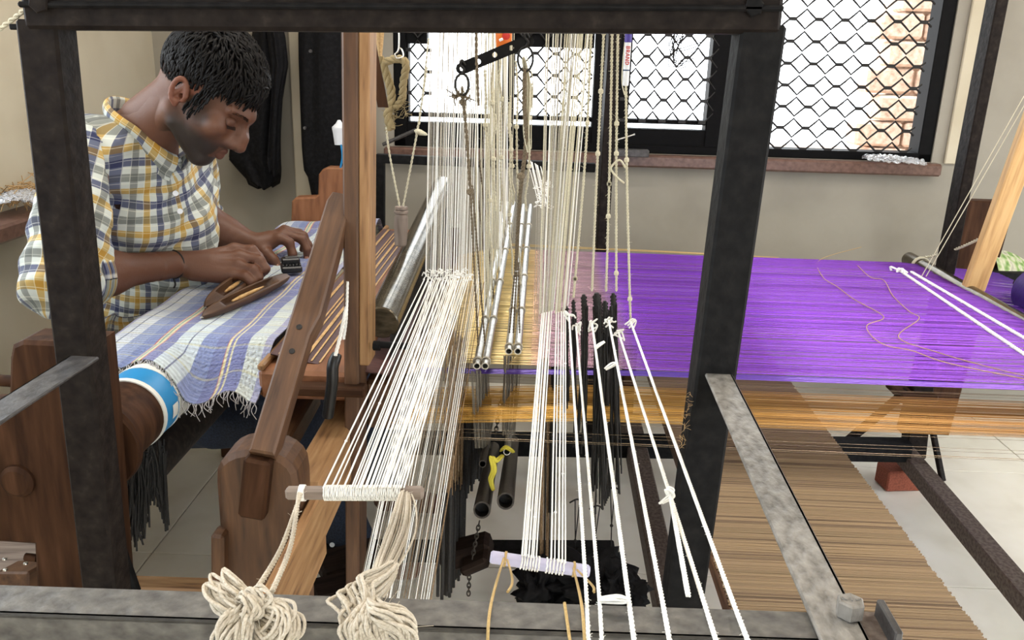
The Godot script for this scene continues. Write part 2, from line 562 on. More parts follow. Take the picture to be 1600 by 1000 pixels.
func grille(o: Node3D, x0: float, x1: float, y0: float, y1: float, z: float, cw: float, ch: float, along_z := false) -> void:
	# expanded-metal diamond mesh, one zigzag strand per row, joined at short flat nodes
	var rows := int(ceil((y1 - y0) / ch)) + 1
	for r in rows:
		var m := MB.new()
		for s in [1.0, -1.0]:
			var ps := PackedVector3Array()
			var y := y0 + r * ch
			var k := 0
			var x := x0
			while x < x1 + cw * 0.5:
				var amp := ch * 0.5
				for f in [[0.0, 0.07], [0.14, 0.08], [0.3, 0.42], [0.5, 0.88], [0.7, 0.42], [0.86, 0.08]]:
					var px: float = x + cw * f[0]
					var py: float = y + s * amp * f[1]
					if px <= x1 and py >= y0 - 0.002 and py <= y1 + 0.002:
						ps.append(Vector3(z, py, px) if along_z else Vector3(px, py, z))
					elif ps.size() > 1:
						m.tube(ps, 0.0034, 5)
						ps = PackedVector3Array()
					else:
						ps = PackedVector3Array()
				x += cw
				k += 1
			if ps.size() > 1:
				m.tube(ps, 0.0034, 5)
		var x2 := x0
		while x2 <= x1:
			var y2 := y0 + r * ch
			if y2 <= y1:
				m.box(Transform3D(Basis(), Vector3(z, y2, x2) if along_z else Vector3(x2, y2, z)), Vector3(0.006, 0.011, 0.024) if along_z else Vector3(0.024, 0.011, 0.006))
			x2 += cw
		if m.v.size():
			part("grille_wire", m, M.wire_black, o)

func room() -> void:
	# floor: a bed of grout with tiles laid on it
	var fb := MB.new()
	slab(fb, Vector3(XL - 0.15, -0.12, ZB - 0.15), Vector3(XR + 0.15, -0.004, ZF + 0.15))
	var fl := struct("floor", fb, M.grout, "pale cream tiled workshop floor with thin grey joints")
	var tb := MB.new()
	tb.box(Transform3D(), Vector3(0.597, 0.008, 0.597), 0.0008)
	var tm := tb.mesh()
	for a in 8:
		for c in 9:
			var p := Vector3(XL + 0.1 + a * 0.6, -0.004, ZB + 0.27 + c * 0.6)
			if p.x - 0.3 > XR or p.z - 0.3 > ZF:
				continue
			var t := MeshInstance3D.new()
			t.name = "floor_tile"
			t.mesh = tm
			t.material_override = M.floor_tile
			t.position = p
			fl.add_child(t, true)
	var cb := MB.new()
	slab(cb, Vector3(XL - 0.15, HC, ZB - 0.15), Vector3(XR + 0.15, HC + 0.12, ZF + 0.15))
	struct("ceiling", cb, M.plaster, "plain pale plaster ceiling of the workshop")
	# walls
	var wx0 := Vector3(-0.4868, 1.0052, -2.9000).x
	var wx1 := Vector3(1.3039, 1.1162, -2.9000).x
	var wy0 := Vector3(0.7654, 0.8423, -2.9000).y
	wall_with_hole("wall_back", Vector3(XL - 0.15, 0, ZB - 0.15), Vector3(XR + 0.15, HC, ZB), 0, wx0, wx1, wy0, 1.95, M.plaster_shaded, "back wall in grey plaster darkened for shade, below and beside the wide grilled window")
	wall_with_hole("wall_left", Vector3(XL - 0.15, 0, ZB), Vector3(XL, HC, ZF), 2, -1.95 - 0.02, 1.3, 0.76, 2.1, M.plaster, "cream plastered left wall behind the weaver")
	wall_with_hole("wall_right", Vector3(XR, 0, ZB), Vector3(XR + 0.15, HC, ZF), 2, -2.2, -0.3, 0.02, 2.1, M.plaster, "plain plastered wall to the right with an out of view opening that lights the floor")  # opening out of view, reaching low to send light under the warp
	wall_with_hole("wall_front", Vector3(XL - 0.15, 0, ZF), Vector3(XR + 0.15, HC, ZF + 0.15), 0, 0.4, 2.1, 0.02, 2.05, M.plaster, "plain plastered wall behind the viewer with an out of view opening that lights the near side")  # opening out of view, lights the faces towards the viewer
	var pb := MB.new()
	slab(pb, Vector3(Vector3(-0.8207, 0.9957, -2.9000).x, 0, ZB), Vector3(Vector3(-0.6299, 1.0011, -2.9000).x, HC, ZB + 0.035), 0.004)
	struct("trim_1", pb, M.plaster, "shallow plastered pilaster behind the hanging jackets")
	var rv := MB.new()
	slab(rv, Vector3(Vector3(1.3425, 1.1172, -2.9000).x, 0.84, ZB), Vector3(Vector3(1.3830, 1.1184, -2.9000).x, HC, ZB + 0.012), 0.003)
	struct("trim_2", rv, M.plaster, "narrow pale plaster reveal strip at the right of the window")
	# back window
	var w := thing("window_1", "wide black framed window with diamond mesh grille and bright sky", "", Vector3((wx0 + wx1) / 2, wy0, ZB - 0.05))
	w.set_meta("kind", "structure")
	var f := MB.new()
	var zz := ZB - 0.04
	slab(f, Vector3(wx0, wy0, zz - 0.05), Vector3(wx1, wy0 + 0.028, zz + 0.035), 0.003)
	slab(f, Vector3(wx0, 1.9, zz - 0.05), Vector3(wx1, 1.95, zz + 0.035), 0.003)
	slab(f, Vector3(wx0, wy0, zz - 0.05), Vector3(wx0 + 0.04, 1.95, zz + 0.035), 0.003)
	slab(f, Vector3(wx1 - 0.045, wy0, zz - 0.05), Vector3(wx1, 1.95, zz + 0.035), 0.003)
	part("window_frame", f, M.frame_black, w)
	# panes: [left px edge, right px edge, bottom py, has top rail]
	var mull := MB.new()
	for e in [[Vector3(-0.1534, 1.0147, -2.9000).x, Vector3(-0.0879, 1.0165, -2.9000).x], [Vector3(0.1732, 1.0240, -2.9000).x, Vector3(0.2927, 1.0274, -2.9000).x], [Vector3(0.5515, 1.0348, -2.9000).x, Vector3(0.7135, 1.0394, -2.9000).x]]:
		slab(mull, Vector3(e[0], wy0, zz - 0.04), Vector3(e[1], 1.93, zz + 0.03), 0.003)
	part("mullion", mull, M.frame_black, w)
	var low := MB.new()
	var yb := Vector3(0.4163, 0.9489, -2.9000).y
	slab(low, Vector3(wx0 + 0.03, yb - 0.01, zz - 0.03), Vector3(Vector3(0.5556, 1.0349, -2.9000).x, yb + 0.004, zz + 0.02), 0.002)
	slab(low, Vector3(wx0 + 0.03, wy0 + 0.02, zz - 0.03), Vector3(Vector3(0.5556, 1.0349, -2.9000).x, Vector3(0.4185, 0.9220, -2.9000).y, zz + 0.025), 0.002)
	part("bottom_rail", low, M.frame_black, w)
	var up := MB.new()
	slab(up, Vector3(wx0 + 0.03, Vector3(0.0261, 1.1725, -2.9000).y, zz - 0.03), Vector3(Vector3(-0.3777, 1.1894, -2.9000).x, Vector3(0.0239, 1.2275, -2.9000).y, zz + 0.02), 0.002)
	slab(up, Vector3(Vector3(-0.1199, 1.1962, -2.9000).x, Vector3(0.0261, 1.1725, -2.9000).y, zz - 0.03), Vector3(Vector3(0.1694, 1.2039, -2.9000).x, Vector3(0.0239, 1.2275, -2.9000).y, zz + 0.02), 0.002)
	part("top_rail", up, M.frame_black, w)
	var st := MB.new()
	slab(st, Vector3(wx0 + 0.03, wy0, zz - 0.03), Vector3(Vector3(-0.4400, 1.0065, -2.9000).x, 1.93, zz + 0.02), 0.002)
	part("stile", st, M.frame_black, w)
	var zg := zz + 0.028
	grille(w, Vector3(-0.4400, 1.0065, -2.9000).x, Vector3(-0.3570, 1.0089, -2.9000).x, yb, 1.9, zg, 0.066, 0.068)  # mesh and top rail left out beyond, imitating window glare
	grille(w, Vector3(-0.0879, 1.0165, -2.9000).x, Vector3(0.1753, 1.0240, -2.9000).x, yb, 1.9, zg, 0.066, 0.068)
	grille(w, Vector3(0.2738, 1.0268, -2.9000).x, Vector3(0.5723, 1.0353, -2.9000).x, yb, 1.9, zg, 0.066, 0.068)
	grille(w, Vector3(0.7135, 1.0394, -2.9000).x, Vector3(1.2408, 1.0544, -2.9000).x, wy0 + 0.03, 1.9, zg, 0.083, 0.068)
	var latch := MB.new()
	latch.rod(Vector3(-0.5079, 0.8557, -2.8000), Vector3(-0.3988, 0.9059, -2.8000), 0.006, 8)
	part("stay_bar", latch, M.steel_grey, w)
	var latch2 := MB.new()
	latch2.rod(Vector3(0.2250, 0.8811, -2.8300), Vector3(0.3104, 0.9103, -2.8300), 0.003, 8)
	part("stay_bar", latch2, M.silver, w)
	var hd := MB.new()
	slab(hd, Vector3(Vector3(0.2168, 1.0279, -2.8400).x, Vector3(0.2912, 0.8387, -2.8400).y, -2.86), Vector3(Vector3(0.3603, 1.0320, -2.8400).x, Vector3(0.2897, 0.8615, -2.8400).y, -2.82), 0.002)
	part("handle_bar", hd, M.steel_grey, w)
	# sills
	var sb := MB.new()
	slab(sb, Vector3(wx0 - 0.03, Vector3(0.7602, 0.8007, -2.8600).y, ZB - 0.03), Vector3(Vector3(1.3263, 0.8184, -2.8600).x, wy0 - 0.001, ZB + 0.04), 0.006)
	struct("trim_3", sb, M.sill_stone, "red brown stone sill below the wide back window")
	# left window, carried on out of view to light the floor
	var w2 := thing("window_2", "black framed grilled window at the far left edge", "", Vector3(XL, 0.76, -1.0))
	w2.set_meta("kind", "structure")
	var f2 := MB.new()
	for e in [[-1.97, -1.91], [1.24, 1.3], [-1.0, -0.95], [0.1, 0.15]]:
		slab(f2, Vector3(XL - 0.07, 0.76, e[0]), Vector3(XL + 0.005, 2.1, e[1]), 0.003)
	slab(f2, Vector3(XL - 0.07, 0.76, -1.97), Vector3(XL + 0.005, 0.8, 1.3), 0.003)
	slab(f2, Vector3(XL - 0.07, 2.06, -1.97), Vector3(XL + 0.005, 2.1, 1.3), 0.003)
	part("window_frame", f2, M.frame_black, w2)
	grille(w2, -1.91, -1.0, 0.8, 2.06, XL - 0.01, 0.066, 0.068, true)
	grille(w2, 0.15, 1.24, 0.8, 2.06, XL - 0.01, 0.066, 0.068, true)
	grille(w2, -0.95, 0.1, 0.8, 2.06, XL - 0.01, 0.066, 0.068, true)
	var s2 := MB.new()
	slab(s2, Vector3(XL - 0.1, 0.715, -2.1), Vector3(XL + 0.1, 0.755, 1.35), 0.006)
	struct("trim_4", s2, M.sill_stone, "red brown stone sill below the left window")
	# house of pale stone blocks outside
	var ow := thing("stone_building", "pale stone block wall of a neighbouring building seen through the right pane", "building", Vector3(2.0, 0, -4.6))
	var back := MB.new()
	var bx0 := Vector3(1.6757, 1.0878, -4.5000).x
	slab(back, Vector3(bx0 + 0.1, 0, -4.8), Vector3(4.2, 3.4, -4.5))
	part("core", back, M.stone_pale, ow)
	for r in 22:
		var x := bx0 + (0.0 if r % 2 == 0 else -0.08) - (r * -0.012) - 0.05
		var y := 0.1 + r * 0.13
		while x < 3.2:
			var l := rng.randf_range(0.2, 0.32)
			var m := MB.new()
			slab(m, Vector3(x, y, -4.62), Vector3(x + l - 0.012, y + 0.12, -4.48 + rng.randf_range(0, 0.03)), 0.012)
			part("stone_block", m, M.stone_pale, ow)
			x += l
	var gb := MB.new()
	slab(gb, Vector3(-12, -0.5, -16), Vector3(14, -0.3, 14))
	struct("ground", gb, M.stone_pale, "pale dusty ground outside the workshop")

# ---------------------------------------------------------------- the steel frame
func bolt(called: String, at: Vector3, axis: Vector3, r: float, h: float, mat: Material, parent: Node, mark := false) -> void:
	var b := MB.new()
	var x := frame(at, at + axis)
	var pg := PackedVector2Array()
	for k in 6:
		pg.append(Vector2(cos(TAU * k / 6 + 0.3), sin(TAU * k / 6 + 0.3)) * r)
	b.prism(Transform3D(Basis(x.basis.x, -x.basis.z, x.basis.y), at), pg, h, r * 0.12)
	if mark:
		for k in 3:
			b.box(Transform3D(x.basis * Basis(Vector3.UP, 0.5 + k), at + axis.normalized() * (h + 0.0004) + x.basis.x * r * (0.5 - 0.5 * k)), Vector3(r * 0.4, 0.0012, r * 0.12))
	part(called, b, mat, parent)

func loom_frame() -> void:
	var o := thing("steel_loom_frame", "dark steel loom frame of posts, top beam and side arms nearest the viewer", "loom frame", Vector3(-0.15, 0, -0.93))
	var lt := Vector3(-0.5219, 1.1585, -0.9300)
	var lb := Vector3(-0.5373, 0.4893, -0.9300)
	var rt := Vector3(0.2210, 1.1779, -0.9300)
	var rb := Vector3(0.2010, 0.4886, -0.9300)
	bar("post", at_height(lt, lb, 0.0), at_height(lt, lb, 1.17), 0.043, 0.043, M.steel_dark, o, 0.003, Vector3.BACK)
	bar("post", at_height(rt, rb, 0.0), at_height(rt, rb, 1.185), 0.0455, 0.045, M.steel_black, o, 0.003, Vector3.BACK)
	# top beam: a deep channel with a rolled lip on its lower edge
	var ta := Vector3(-0.5329, 1.1601, -0.9050)
	var te := Vector3(0.2368, 1.1759, -0.9050)
	var tbm := bar("top_beam", ta + Vector3(0, 0.045, -0.025), te + Vector3(0, 0.045, -0.025), 0.05, 0.09, M.steel_dark, o, 0.004)
	tbm.name = "top_beam"
	bar("beam_lip", ta + Vector3(0.0, 0.024, 0.002), te + Vector3(0, 0.024, 0.002), 0.007, 0.006, M.steel_black, o, 0.002)
	bolt("bolt", Vector3(-0.5102, 1.1864, -0.9020), Vector3.BACK, 0.011, 0.004, M.steel_dark, o)
	bolt("bolt", Vector3(0.2073, 1.2008, -0.9020), Vector3.BACK, 0.010, 0.0025, M.steel_black, o)
	bar("stub", Vector3(-0.5596, 1.1626, -0.9300), Vector3(-0.5411, 1.1631, -0.9300), 0.01, 0.006, M.steel_black, o, 0.001)
	# side arms come forward from the posts to carry the front beam
	var r0 := Vector3(0.2134, 0.8100, -0.9311)
	var r1 := Vector3(0.2104, 0.8100, -0.4444)
	angle_bar("arm", r0 + Vector3(0, 0.001, 0), r1 + Vector3(-0.012, 0.001, 0.05), 0.031, 0.035, -1.0, M.steel_toplit, o)
	var l0 := Vector3(-0.5061, 0.8100, -0.8923)
	var l1 := Vector3(-0.5086, 0.8100, -0.7237)
	angle_bar("arm", l0, l0 + (l1 - l0).normalized() * 0.56, 0.034, 0.022, 1.0, M.steel_grey, o)  # grey above the posts' tone, light on its top face put in
	var f0 := Vector3(-0.3615, 0.8060, -0.4586)
	var f1 := Vector3(0.1983, 0.8060, -0.4678)
	var fx := (f1 - f0).normalized()
	var mid := f0 - fx * 0.2
	angle_bar("front_beam", mid, f1 + fx * 0.02, 0.0305, 0.045, 1.0, M.steel_mid, o)
	bolt("bolt", Vector3(0.2095, 0.8115, -0.4722) , Vector3.UP, 0.0088, 0.012, M.steel_toplit, o, true)
	bar("end_plate", Vector3(0.2250, 0.8060, -0.4834), Vector3(0.2233, 0.8060, -0.4504), 0.03, 0.004, M.steel_rust, o, 0.001)
	bar("end_flange", Vector3(0.2313, 0.8100, -0.4797), Vector3(0.2303, 0.8100, -0.4458), 0.005, 0.02, M.steel_grey, o, 0.001)
	# white chalk and weld spots are part of the paint on the front beam
	for q in [[322,950,0.0035], [331,948,0.002], [338,952,0.0018]]:
		pass
	# back posts and rails
	bar("post", Vector3(0.1935, 0.5984, -2.4800) + Vector3(0, -0.7, 0), Vector3(0.1913, 1.2140, -2.4800) + Vector3(0.004, 0.3, 0), 0.034, 0.11, M.steel_dark, o, 0.003, Vector3.BACK)
	bar("post", Vector3(-0.4873, 0.4691, -2.6000), Vector3(-0.4800, 0.8459, -2.6000), 0.028, 0.028, M.steel_black, o, 0.002, Vector3.BACK)
	bar("back_rail", Vector3(-0.4919, 0.8359, -2.6000), Vector3(0.1726, 0.8277, -2.6000), 0.03, 0.026, M.steel_black, o, 0.002)
	bar("back_post", Vector3(-0.4844, 1.1897, -2.2000) + Vector3(0, 0.3, 0), Vector3(-0.4968, 0.7943, -2.2000) + Vector3(0, -0.6, 0), 0.02, 0.02, M.steel_dark, o, 0.002, Vector3.BACK)
	# rails near the floor
	bar("floor_rail", Vector3(-0.4777, 0.0961, -2.1700), Vector3(1.0495, 0.1366, -2.1700), 0.05, 0.055, M.steel_black, o, 0.003)
	bar("floor_rail", Vector3(-0.5339, 0.0927, -1.6200), Vector3(0.1954, 0.1248, -1.6200), 0.04, 0.036, M.steel_black, o, 0.003)
	bar("floor_rail", Vector3(0.3050, 0.1000, -2.2324) + Vector3(0, 0, -0.15), Vector3(0.2917, 0.1000, -1.3946), 0.055, 0.05, M.steel_rust, o, 0.003)

func warp_end() -> void:
	var o := thing("warp_stand", "dark steel stand with an A of braces carrying the right end of the warp", "stand", Vector3(1.1, 0, -2.2))
	bar("post", Vector3(1.0971, 0.0864, -2.2400), Vector3(1.0819, 0.3053, -2.2400), 0.055, 0.05, M.steel_dark, o, 0.003, Vector3.BACK)
	bar("post", Vector3(1.1372, 0.2479, -2.3400), Vector3(1.1196, 1.3118, -2.3400) + Vector3(0.03, 0.3, 0), 0.03, 0.06, M.steel_dark, o, 0.003, Vector3.BACK)
	bar("brace", Vector3(0.8931, 0.1077, -2.2400), Vector3(1.0501, 0.2849, -2.2400), 0.022, 0.02, M.steel_dark, o, 0.002)
	bar("brace", Vector3(1.1110, 0.0900, -2.0818), Vector3(1.0850, 0.2799, -2.2000), 0.014, 0.014, M.steel_dark, o, 0.002)
	bar("floor_rail", Vector3(1.0638, 0.1000, -2.2258), Vector3(1.0397, 0.1000, -1.4560), 0.05, 0.045, M.steel_rust, o, 0.003)
	bar("foot_board", Vector3(1.0166, 0.2756, -2.2500), Vector3(1.1152, 0.2796, -2.2500), 0.12, 0.022, M.wood_dark, o, 0.004)
	var b := MB.new()
	b.box(Transform3D(Basis(Vector3.UP, 0.12), Vector3(1.0388, 0.0300, -2.1882) + Vector3(0.02, 0.002, -0.03)), Vector3(0.105, 0.062, 0.07), 0.004)
	tag(part("brick", b, M.brick_red), "red clay brick on the floor under the rail of the right stand", "brick")
	var wb := thing("wooden_end_board", "dark wooden board with a rounded corner behind the right steel post", "board", Vector3(1.2840, 0.5576, -2.5000))
	var pg := PackedVector2Array([Vector2(-0.07, -0.5), Vector2(0.075, -0.5), Vector2(0.075, 0.2), Vector2(0.068, 0.222), Vector2(0.05, 0.23), Vector2(-0.07, 0.23)])
	var pb := MB.new()
	pb.prism(Transform3D(Basis(Vector3(1, 0, 0), Vector3(0.08, 1, 0).normalized(), Vector3.BACK), Vector3(1.2653, 0.5570, -2.5000)), pg, 0.05, 0.004)
	part("board_panel", pb, M.wood_dark, wb)
	# blond batten leaning at the far right
	var bt := thing("batten", "blond wooden batten leaning at the far right edge", "batten", Vector3(1.1612, 0.6385, -2.2000))
	bar("batten_body", Vector3(1.1406, 0.6620, -2.1500) + Vector3(-0.02, -0.1, 0), Vector3(1.1981, 1.0572, -2.1500), 0.05, 0.03, M.wood_blond, bt, 0.003, Vector3.BACK)
	# steel pipe under the warp with a rope tied round its end
	var pp := thing("warp_pipe", "silver steel pipe the purple warp passes over at the right", "pipe", Vector3(1.0, 0.575, -1.9))
	var p0 := Vector3(1.1080, 0.6000, -2.5012)
	var p1 := Vector3(p0.x + 0.03, 0.582, -1.2)
	var m := MB.new()
	m.tube(PackedVector3Array([p0, p1]), 0.0215, 24)
	part("pipe_body", m, M.pipe_bronze, pp)
	var kn := thing("pipe_rope", "thin pale rope tied around the end of the silver warp pipe", "rope", p0)
	var kb := MB.new()
	var ring := PackedVector3Array()
	var pd := (p1 - p0).normalized()
	for k in 29:
		var a := TAU * k / 14.0
		ring.append(p0 + pd * (0.075 + 0.006 * k / 14.0) + (Vector3.UP * sin(a) + Vector3.RIGHT * cos(a)) * 0.0245)
	kb.tube(ring, 0.0032, 6)
	rope(kb, bend(p0 + pd * 0.075 + Vector3(0.01, 0.025, 0), Vector3(1.1664, 0.7405, -2.2000), 0.01), 0.004, 2, 0.02)
	part("rope_strand", kb, M.cord_cream, kn)
	# roll of purple warp and its heap beyond
	var wr := thing("warp_roll", "dark purple roll of warp thread at the right edge", "warp beam", Vector3(1.3, 0.5, -2.0))
	var rb := MB.new()
	var c0 := Vector3(1.2160, 0.6346, -2.0500)
	rb.lathe(c0, Vector3(0.06, 0, 1), [Vector2(0.0, 0.0), Vector2(0.05, 0.0), Vector2(0.058, 0.012), Vector2(0.058, 0.7), Vector2(0.05, 0.712), Vector2(0, 0.712)], 32)
	part("thread_roll", rb, M.purple_roll, wr)
	var ax := MB.new()
	ax.rod(c0 + Vector3(-0.003, 0, -0.06), c0 + Vector3(0.05, 0, 0.8), 0.012, 10)
	part("axle", ax, M.steel_dark, wr)
	bar("axle_leg", c0 + Vector3(0.047, -0.01, 0.76), Vector3(c0.x + 0.047, 0.0, c0.z + 0.76), 0.04, 0.04, M.wood_dark, wr)
	var gc := MB.new()
	var gp := Vector3(1.3883, 0.6004, -2.5000)
	gc.sheet(func(u, v): return gp + Vector3(-0.06 + u * 0.3, 0.03 - u * 0.045 - v * v * 0.12 + 0.012 * sin(u * 9.0 + v * 4.0), v * 0.14), 12, 8, 0.003)
	tag(part("cloth_scrap", gc, noisy("green_print", [Color8(70, 110, 50), Color8(130, 160, 90), Color8(205, 200, 180), Color8(150, 150, 130)], Vector3(6, 6, 6), 0.7, 0.0, 60, 0.012, 2)), "crumpled green and pale printed cloth behind the blond batten", "cloth")
	bar("table_edge", gp + Vector3(-0.08, -0.02, 0.0), gp + Vector3(0.4, -0.05, 0.0), 0.2, 0.03, M.steel_black, wb)
	# two white ropes lying across the warp
	for k in 2:
		var w := MB.new()
		var s := Vector3(0.9956, 0.6130, -2.2638).lerp(Vector3(1.0236, 0.6130, -2.2819), k)
		var e := Vector3(0.9674, 0.6130, -1.5869).lerp(Vector3(1.0254, 0.6130, -1.6896), k)
		rope(w, bend(s, e, 0.0), 0.0042, 2, 0.016)
		if k == 0:
			for j in 5:
				w.tube(smooth_path([s, s + Vector3(rng.randf_range(-0.03, 0.0), 0.012, rng.randf_range(-0.02, 0.02)), s + Vector3(rng.randf_range(-0.03, 0.01), 0.002, rng.randf_range(-0.02, 0.02))], 4), 0.003, 5)
		tag(part("lease_cord", w, M.cord_white), ["white twisted cord across the right warp, nearer the weaver with the knot", "white twisted cord across the right warp, nearer the silver pipe"][k], "cord")
	# two broken tan threads lying on the warp
	var a1 := MB.new()
	a1.tube(smooth_path([Vector3(0.9097, 0.6611, -2.3600), Vector3(0.8130, 0.6120, -2.3985), Vector3(0.7556, 0.6140, -2.1919), Vector3(0.7602, 0.6140, -2.0894), Vector3(0.7627, 0.6140, -1.9729), Vector3(0.7800, 0.6140, -1.8697), Vector3(0.7698, 0.6160, -1.8132), Vector3(0.7159, 0.6160, -1.7604), Vector3(0.7002, 0.6140, -1.6909), Vector3(0.7074, 0.6140, -1.6310), Vector3(0.7472, 0.6140, -1.6046), Vector3(0.7864, 0.6140, -1.5397), Vector3(0.8928, 0.6130, -1.4700)], 8), 0.0009, 5)
	tag(part("loose_thread", a1, M.cord_tan), "loose curling tan thread on the purple warp, left of the two", "thread")
	var a2 := MB.new()
	a2.tube(smooth_path([Vector3(0.8998, 0.6120, -2.3416), Vector3(0.8844, 0.6140, -2.2030), Vector3(0.9080, 0.6140, -2.1730), Vector3(0.8734, 0.6130, -2.0245), Vector3(0.8568, 0.6140, -1.8892), Vector3(0.8551, 0.6140, -1.8299), Vector3(0.7543, 0.6140, -1.6887), Vector3(0.8005, 0.6130, -1.5982), Vector3(0.8547, 0.6130, -1.5323), Vector3(0.9036, 0.6120, -1.4898)], 8), 0.0009, 5)
	tag(part("loose_thread", a2, M.cord_tan), "loose curling tan thread on the purple warp, right of the two", "thread")
	for k in 2:
		var hs := MB.new()
		hs.tube(PackedVector3Array([Vector3(1.0152, 0.6212, -2.2000).lerp(Vector3(1.0268, 0.6216, -2.2000), k), Vector3(1.1858, 1.0844, -2.2000).lerp(Vector3(1.1935, 1.0694, -2.2000), k)]), 0.0012, 5)
		tag(part("slanting_string", hs, M.cord_cream), ["thin cream cord slanting up beside the blond batten, left one", "thin cream cord slanting up beside the blond batten, right one"][k], "cord")

# ---------------------------------------------------------------- the wooden loom
func wooden_parts() -> void:
	var o := thing("wooden_loom_side", "brown wooden loom sides with rounded blocks, upright post and long rails", "loom", Vector3(-0.5, 0, -1.1))
	# near side board behind the left steel post
	var z0 := -1.09
	var q := [Vector3(-0.6857, 0.7500, -1.0300), Vector3(-0.6796, 0.7680, -1.0300), Vector3(-0.6650, 0.7748, -1.0300), Vector3(-0.5686, 0.7741, -1.0300), Vector3(-0.5711, 0.6818, -1.0300), Vector3(-0.5850, 0.3597, -1.0300), Vector3(-0.7044, 0.3535, -1.0300), Vector3(-0.6935, 0.4689, -1.0300), Vector3(-0.7961, 0.4712, -1.0300), Vector3(-0.7619, 0.6739, -1.0300), Vector3(-0.6986, 0.6765, -1.0300)]
	var pg := PackedVector2Array()
	for p in q:
		pg.append(Vector2(p.x, p.y))
	var b := MB.new()
	b.prism(Transform3D(Basis(), Vector3(0, 0, z0)), pg, 0.06, 0.005)
	var sb := part("side_board", b, M.wood_dark, o)
	var pe := MB.new()
	pe.lathe(Vector3(-0.6998, 0.5707, -1.0350), Vector3.BACK, [Vector2(0, 0.014), Vector2(0.018, 0.0135), Vector2(0.0235, 0.009), Vector2(0.0245, 0.0), Vector2(0.0245, -0.01)].map(func(v): return v), 28)
	part("peg_end", pe, M.wood_dark, sb)
	var pg2 := MB.new()
	pg2.rod(Vector3(-0.7197, 0.7101, -1.0500), Vector3(-0.6970, 0.7092, -1.0500), 0.008, 12)
	part("peg", pg2, M.wood_dark, sb)
	# the middle block: a thick cheek with a domed, slotted head
	var mb := MB.new()
	var k0 := Vector3(-0.4209, 0.5698, -1.0200)
	var k1 := Vector3(-0.3094, 0.5749, -1.0200)
	var w := k1.x - k0.x
	var top := Vector3(-0.3625, 0.6337, -1.0200).y
	var dome := PackedVector2Array()
	dome.append(Vector2(k0.x - 0.004, 0.25))
	dome.append(Vector2(k1.x - 0.004, 0.25))
	for j in 13:
		var a := PI * j / 12.0
		dome.append(Vector2((k0.x + k1.x) / 2 + cos(a) * w / 2, top - 0.05 + 0.05 * pow(sin(a), 0.7)))
	mb.prism(Transform3D(Basis(), Vector3(0, 0, -1.09)), dome, 0.07, 0.007)
	var blk := part("post_block", mb, M.wood_brown, o)
	var tenon := bar("tenon", Vector3(-0.3698, 0.5420, -1.0300), Vector3(-0.3555, 0.6300, -1.0300), 0.036, 0.06, M.wood_dark, blk, 0.004, Vector3.BACK)
	tenon.name = "tenon"
	bar("side_cleat", Vector3(-0.4238, 0.4266, -1.0150), Vector3(-0.4171, 0.5157, -1.0150), 0.018, 0.03, M.wood_brown, blk, 0.004, Vector3.BACK)
	# rails running to the far side
	bar("long_rail", Vector3(-0.323, 0.5, -1.42), Vector3(-0.323, 0.5, -1.092), 0.052, 0.1, M.wood_light, o, 0.005)
	bar("rail_lath", Vector3(-0.299, 0.49, -1.092), Vector3(-0.297, 0.49, -0.75), 0.014, 0.11, M.wood_light, o, 0.003)
	bar("long_rail", Vector3(-0.4148, 0.5400, -1.4386) + Vector3(0, -0.02, -0.05), Vector3(-0.4020, 0.5400, -1.0947) + Vector3(0, -0.02, 0), 0.035, 0.04, M.wood_brown, o, 0.004)
	# upright post
	var u0 := Vector3(-0.2743, 1.1787, -1.3200) + Vector3(0, 0.15, 0)
	var u1 := Vector3(-0.2921, 0.6124, -1.3200)
	bar("upright_post", at_height(u0, u1, 0.0), u0, 0.024, 0.07, M.wood_brown, o, 0.003, Vector3.BACK)
	bar("lit_post_side", at_height(u0, u1, 0.66) + Vector3(0.0205, 0, 0.005), u0 + Vector3(0.0205, 0, 0.005), 0.0165, 0.055, M.wood_light, o, 0.002, Vector3.BACK)  # paler strip: light on the right side put into the wood colour
	bar("post_edge", Vector3(-0.3089, 0.8760, -1.3700), Vector3(-0.3004, 1.1840, -1.3700) + Vector3(0, 0.1, 0), 0.008, 0.03, M.wood_dark, o, 0.002, Vector3.BACK)
	bar("cross_rail", Vector3(-0.4159, 0.6189, -1.2800), Vector3(-0.2667, 0.6204, -1.2800), 0.03, 0.016, M.wood_dark, o, 0.003)
	bolt("bolt", Vector3(-0.2555, 0.6946, -1.2900), Vector3.RIGHT, 0.008, 0.012, M.steel_black, o)
	var ax := MB.new()
	ax.rod(Vector3(-0.2544, 0.6968, -1.2900), Vector3(-0.1964, 0.6958, -1.2900), 0.0055, 10)
	part("bolt_shank", ax, M.steel_black, o)
	# far side bracket
	var fq := [Vector3(-0.7372, 0.6501, -2.5200), Vector3(-0.7323, 0.7105, -2.5200), Vector3(-0.7201, 0.7224, -2.5200), Vector3(-0.6620, 0.7262, -2.5200), Vector3(-0.6521, 0.7342, -2.5200), Vector3(-0.6477, 0.7933, -2.5200), Vector3(-0.6356, 0.8088, -2.5200), Vector3(-0.6221, 0.8149, -2.5200), Vector3(-0.5306, 0.8158, -2.5200), Vector3(-0.5390, 0.5079, -2.5200), Vector3(-0.7448, 0.5007, -2.5200)]
	var fp := PackedVector2Array()
	for p in fq:
		fp.append(Vector2(p.x, p.y))
	var fb := MB.new()
	fb.prism(Transform3D(Basis(), Vector3(0, 0, -2.56)), fp, 0.05, 0.005)
	part("far_bracket", fb, M.wood_orange, o)
	# breast beam: orange board the woven cloth passes over
	bar("breast_beam", Vector3(-0.37, 0.615, -1.3), Vector3(-0.37, 0.615, -2.5), 0.16, 0.05, M.wood_orange, o, 0.006)
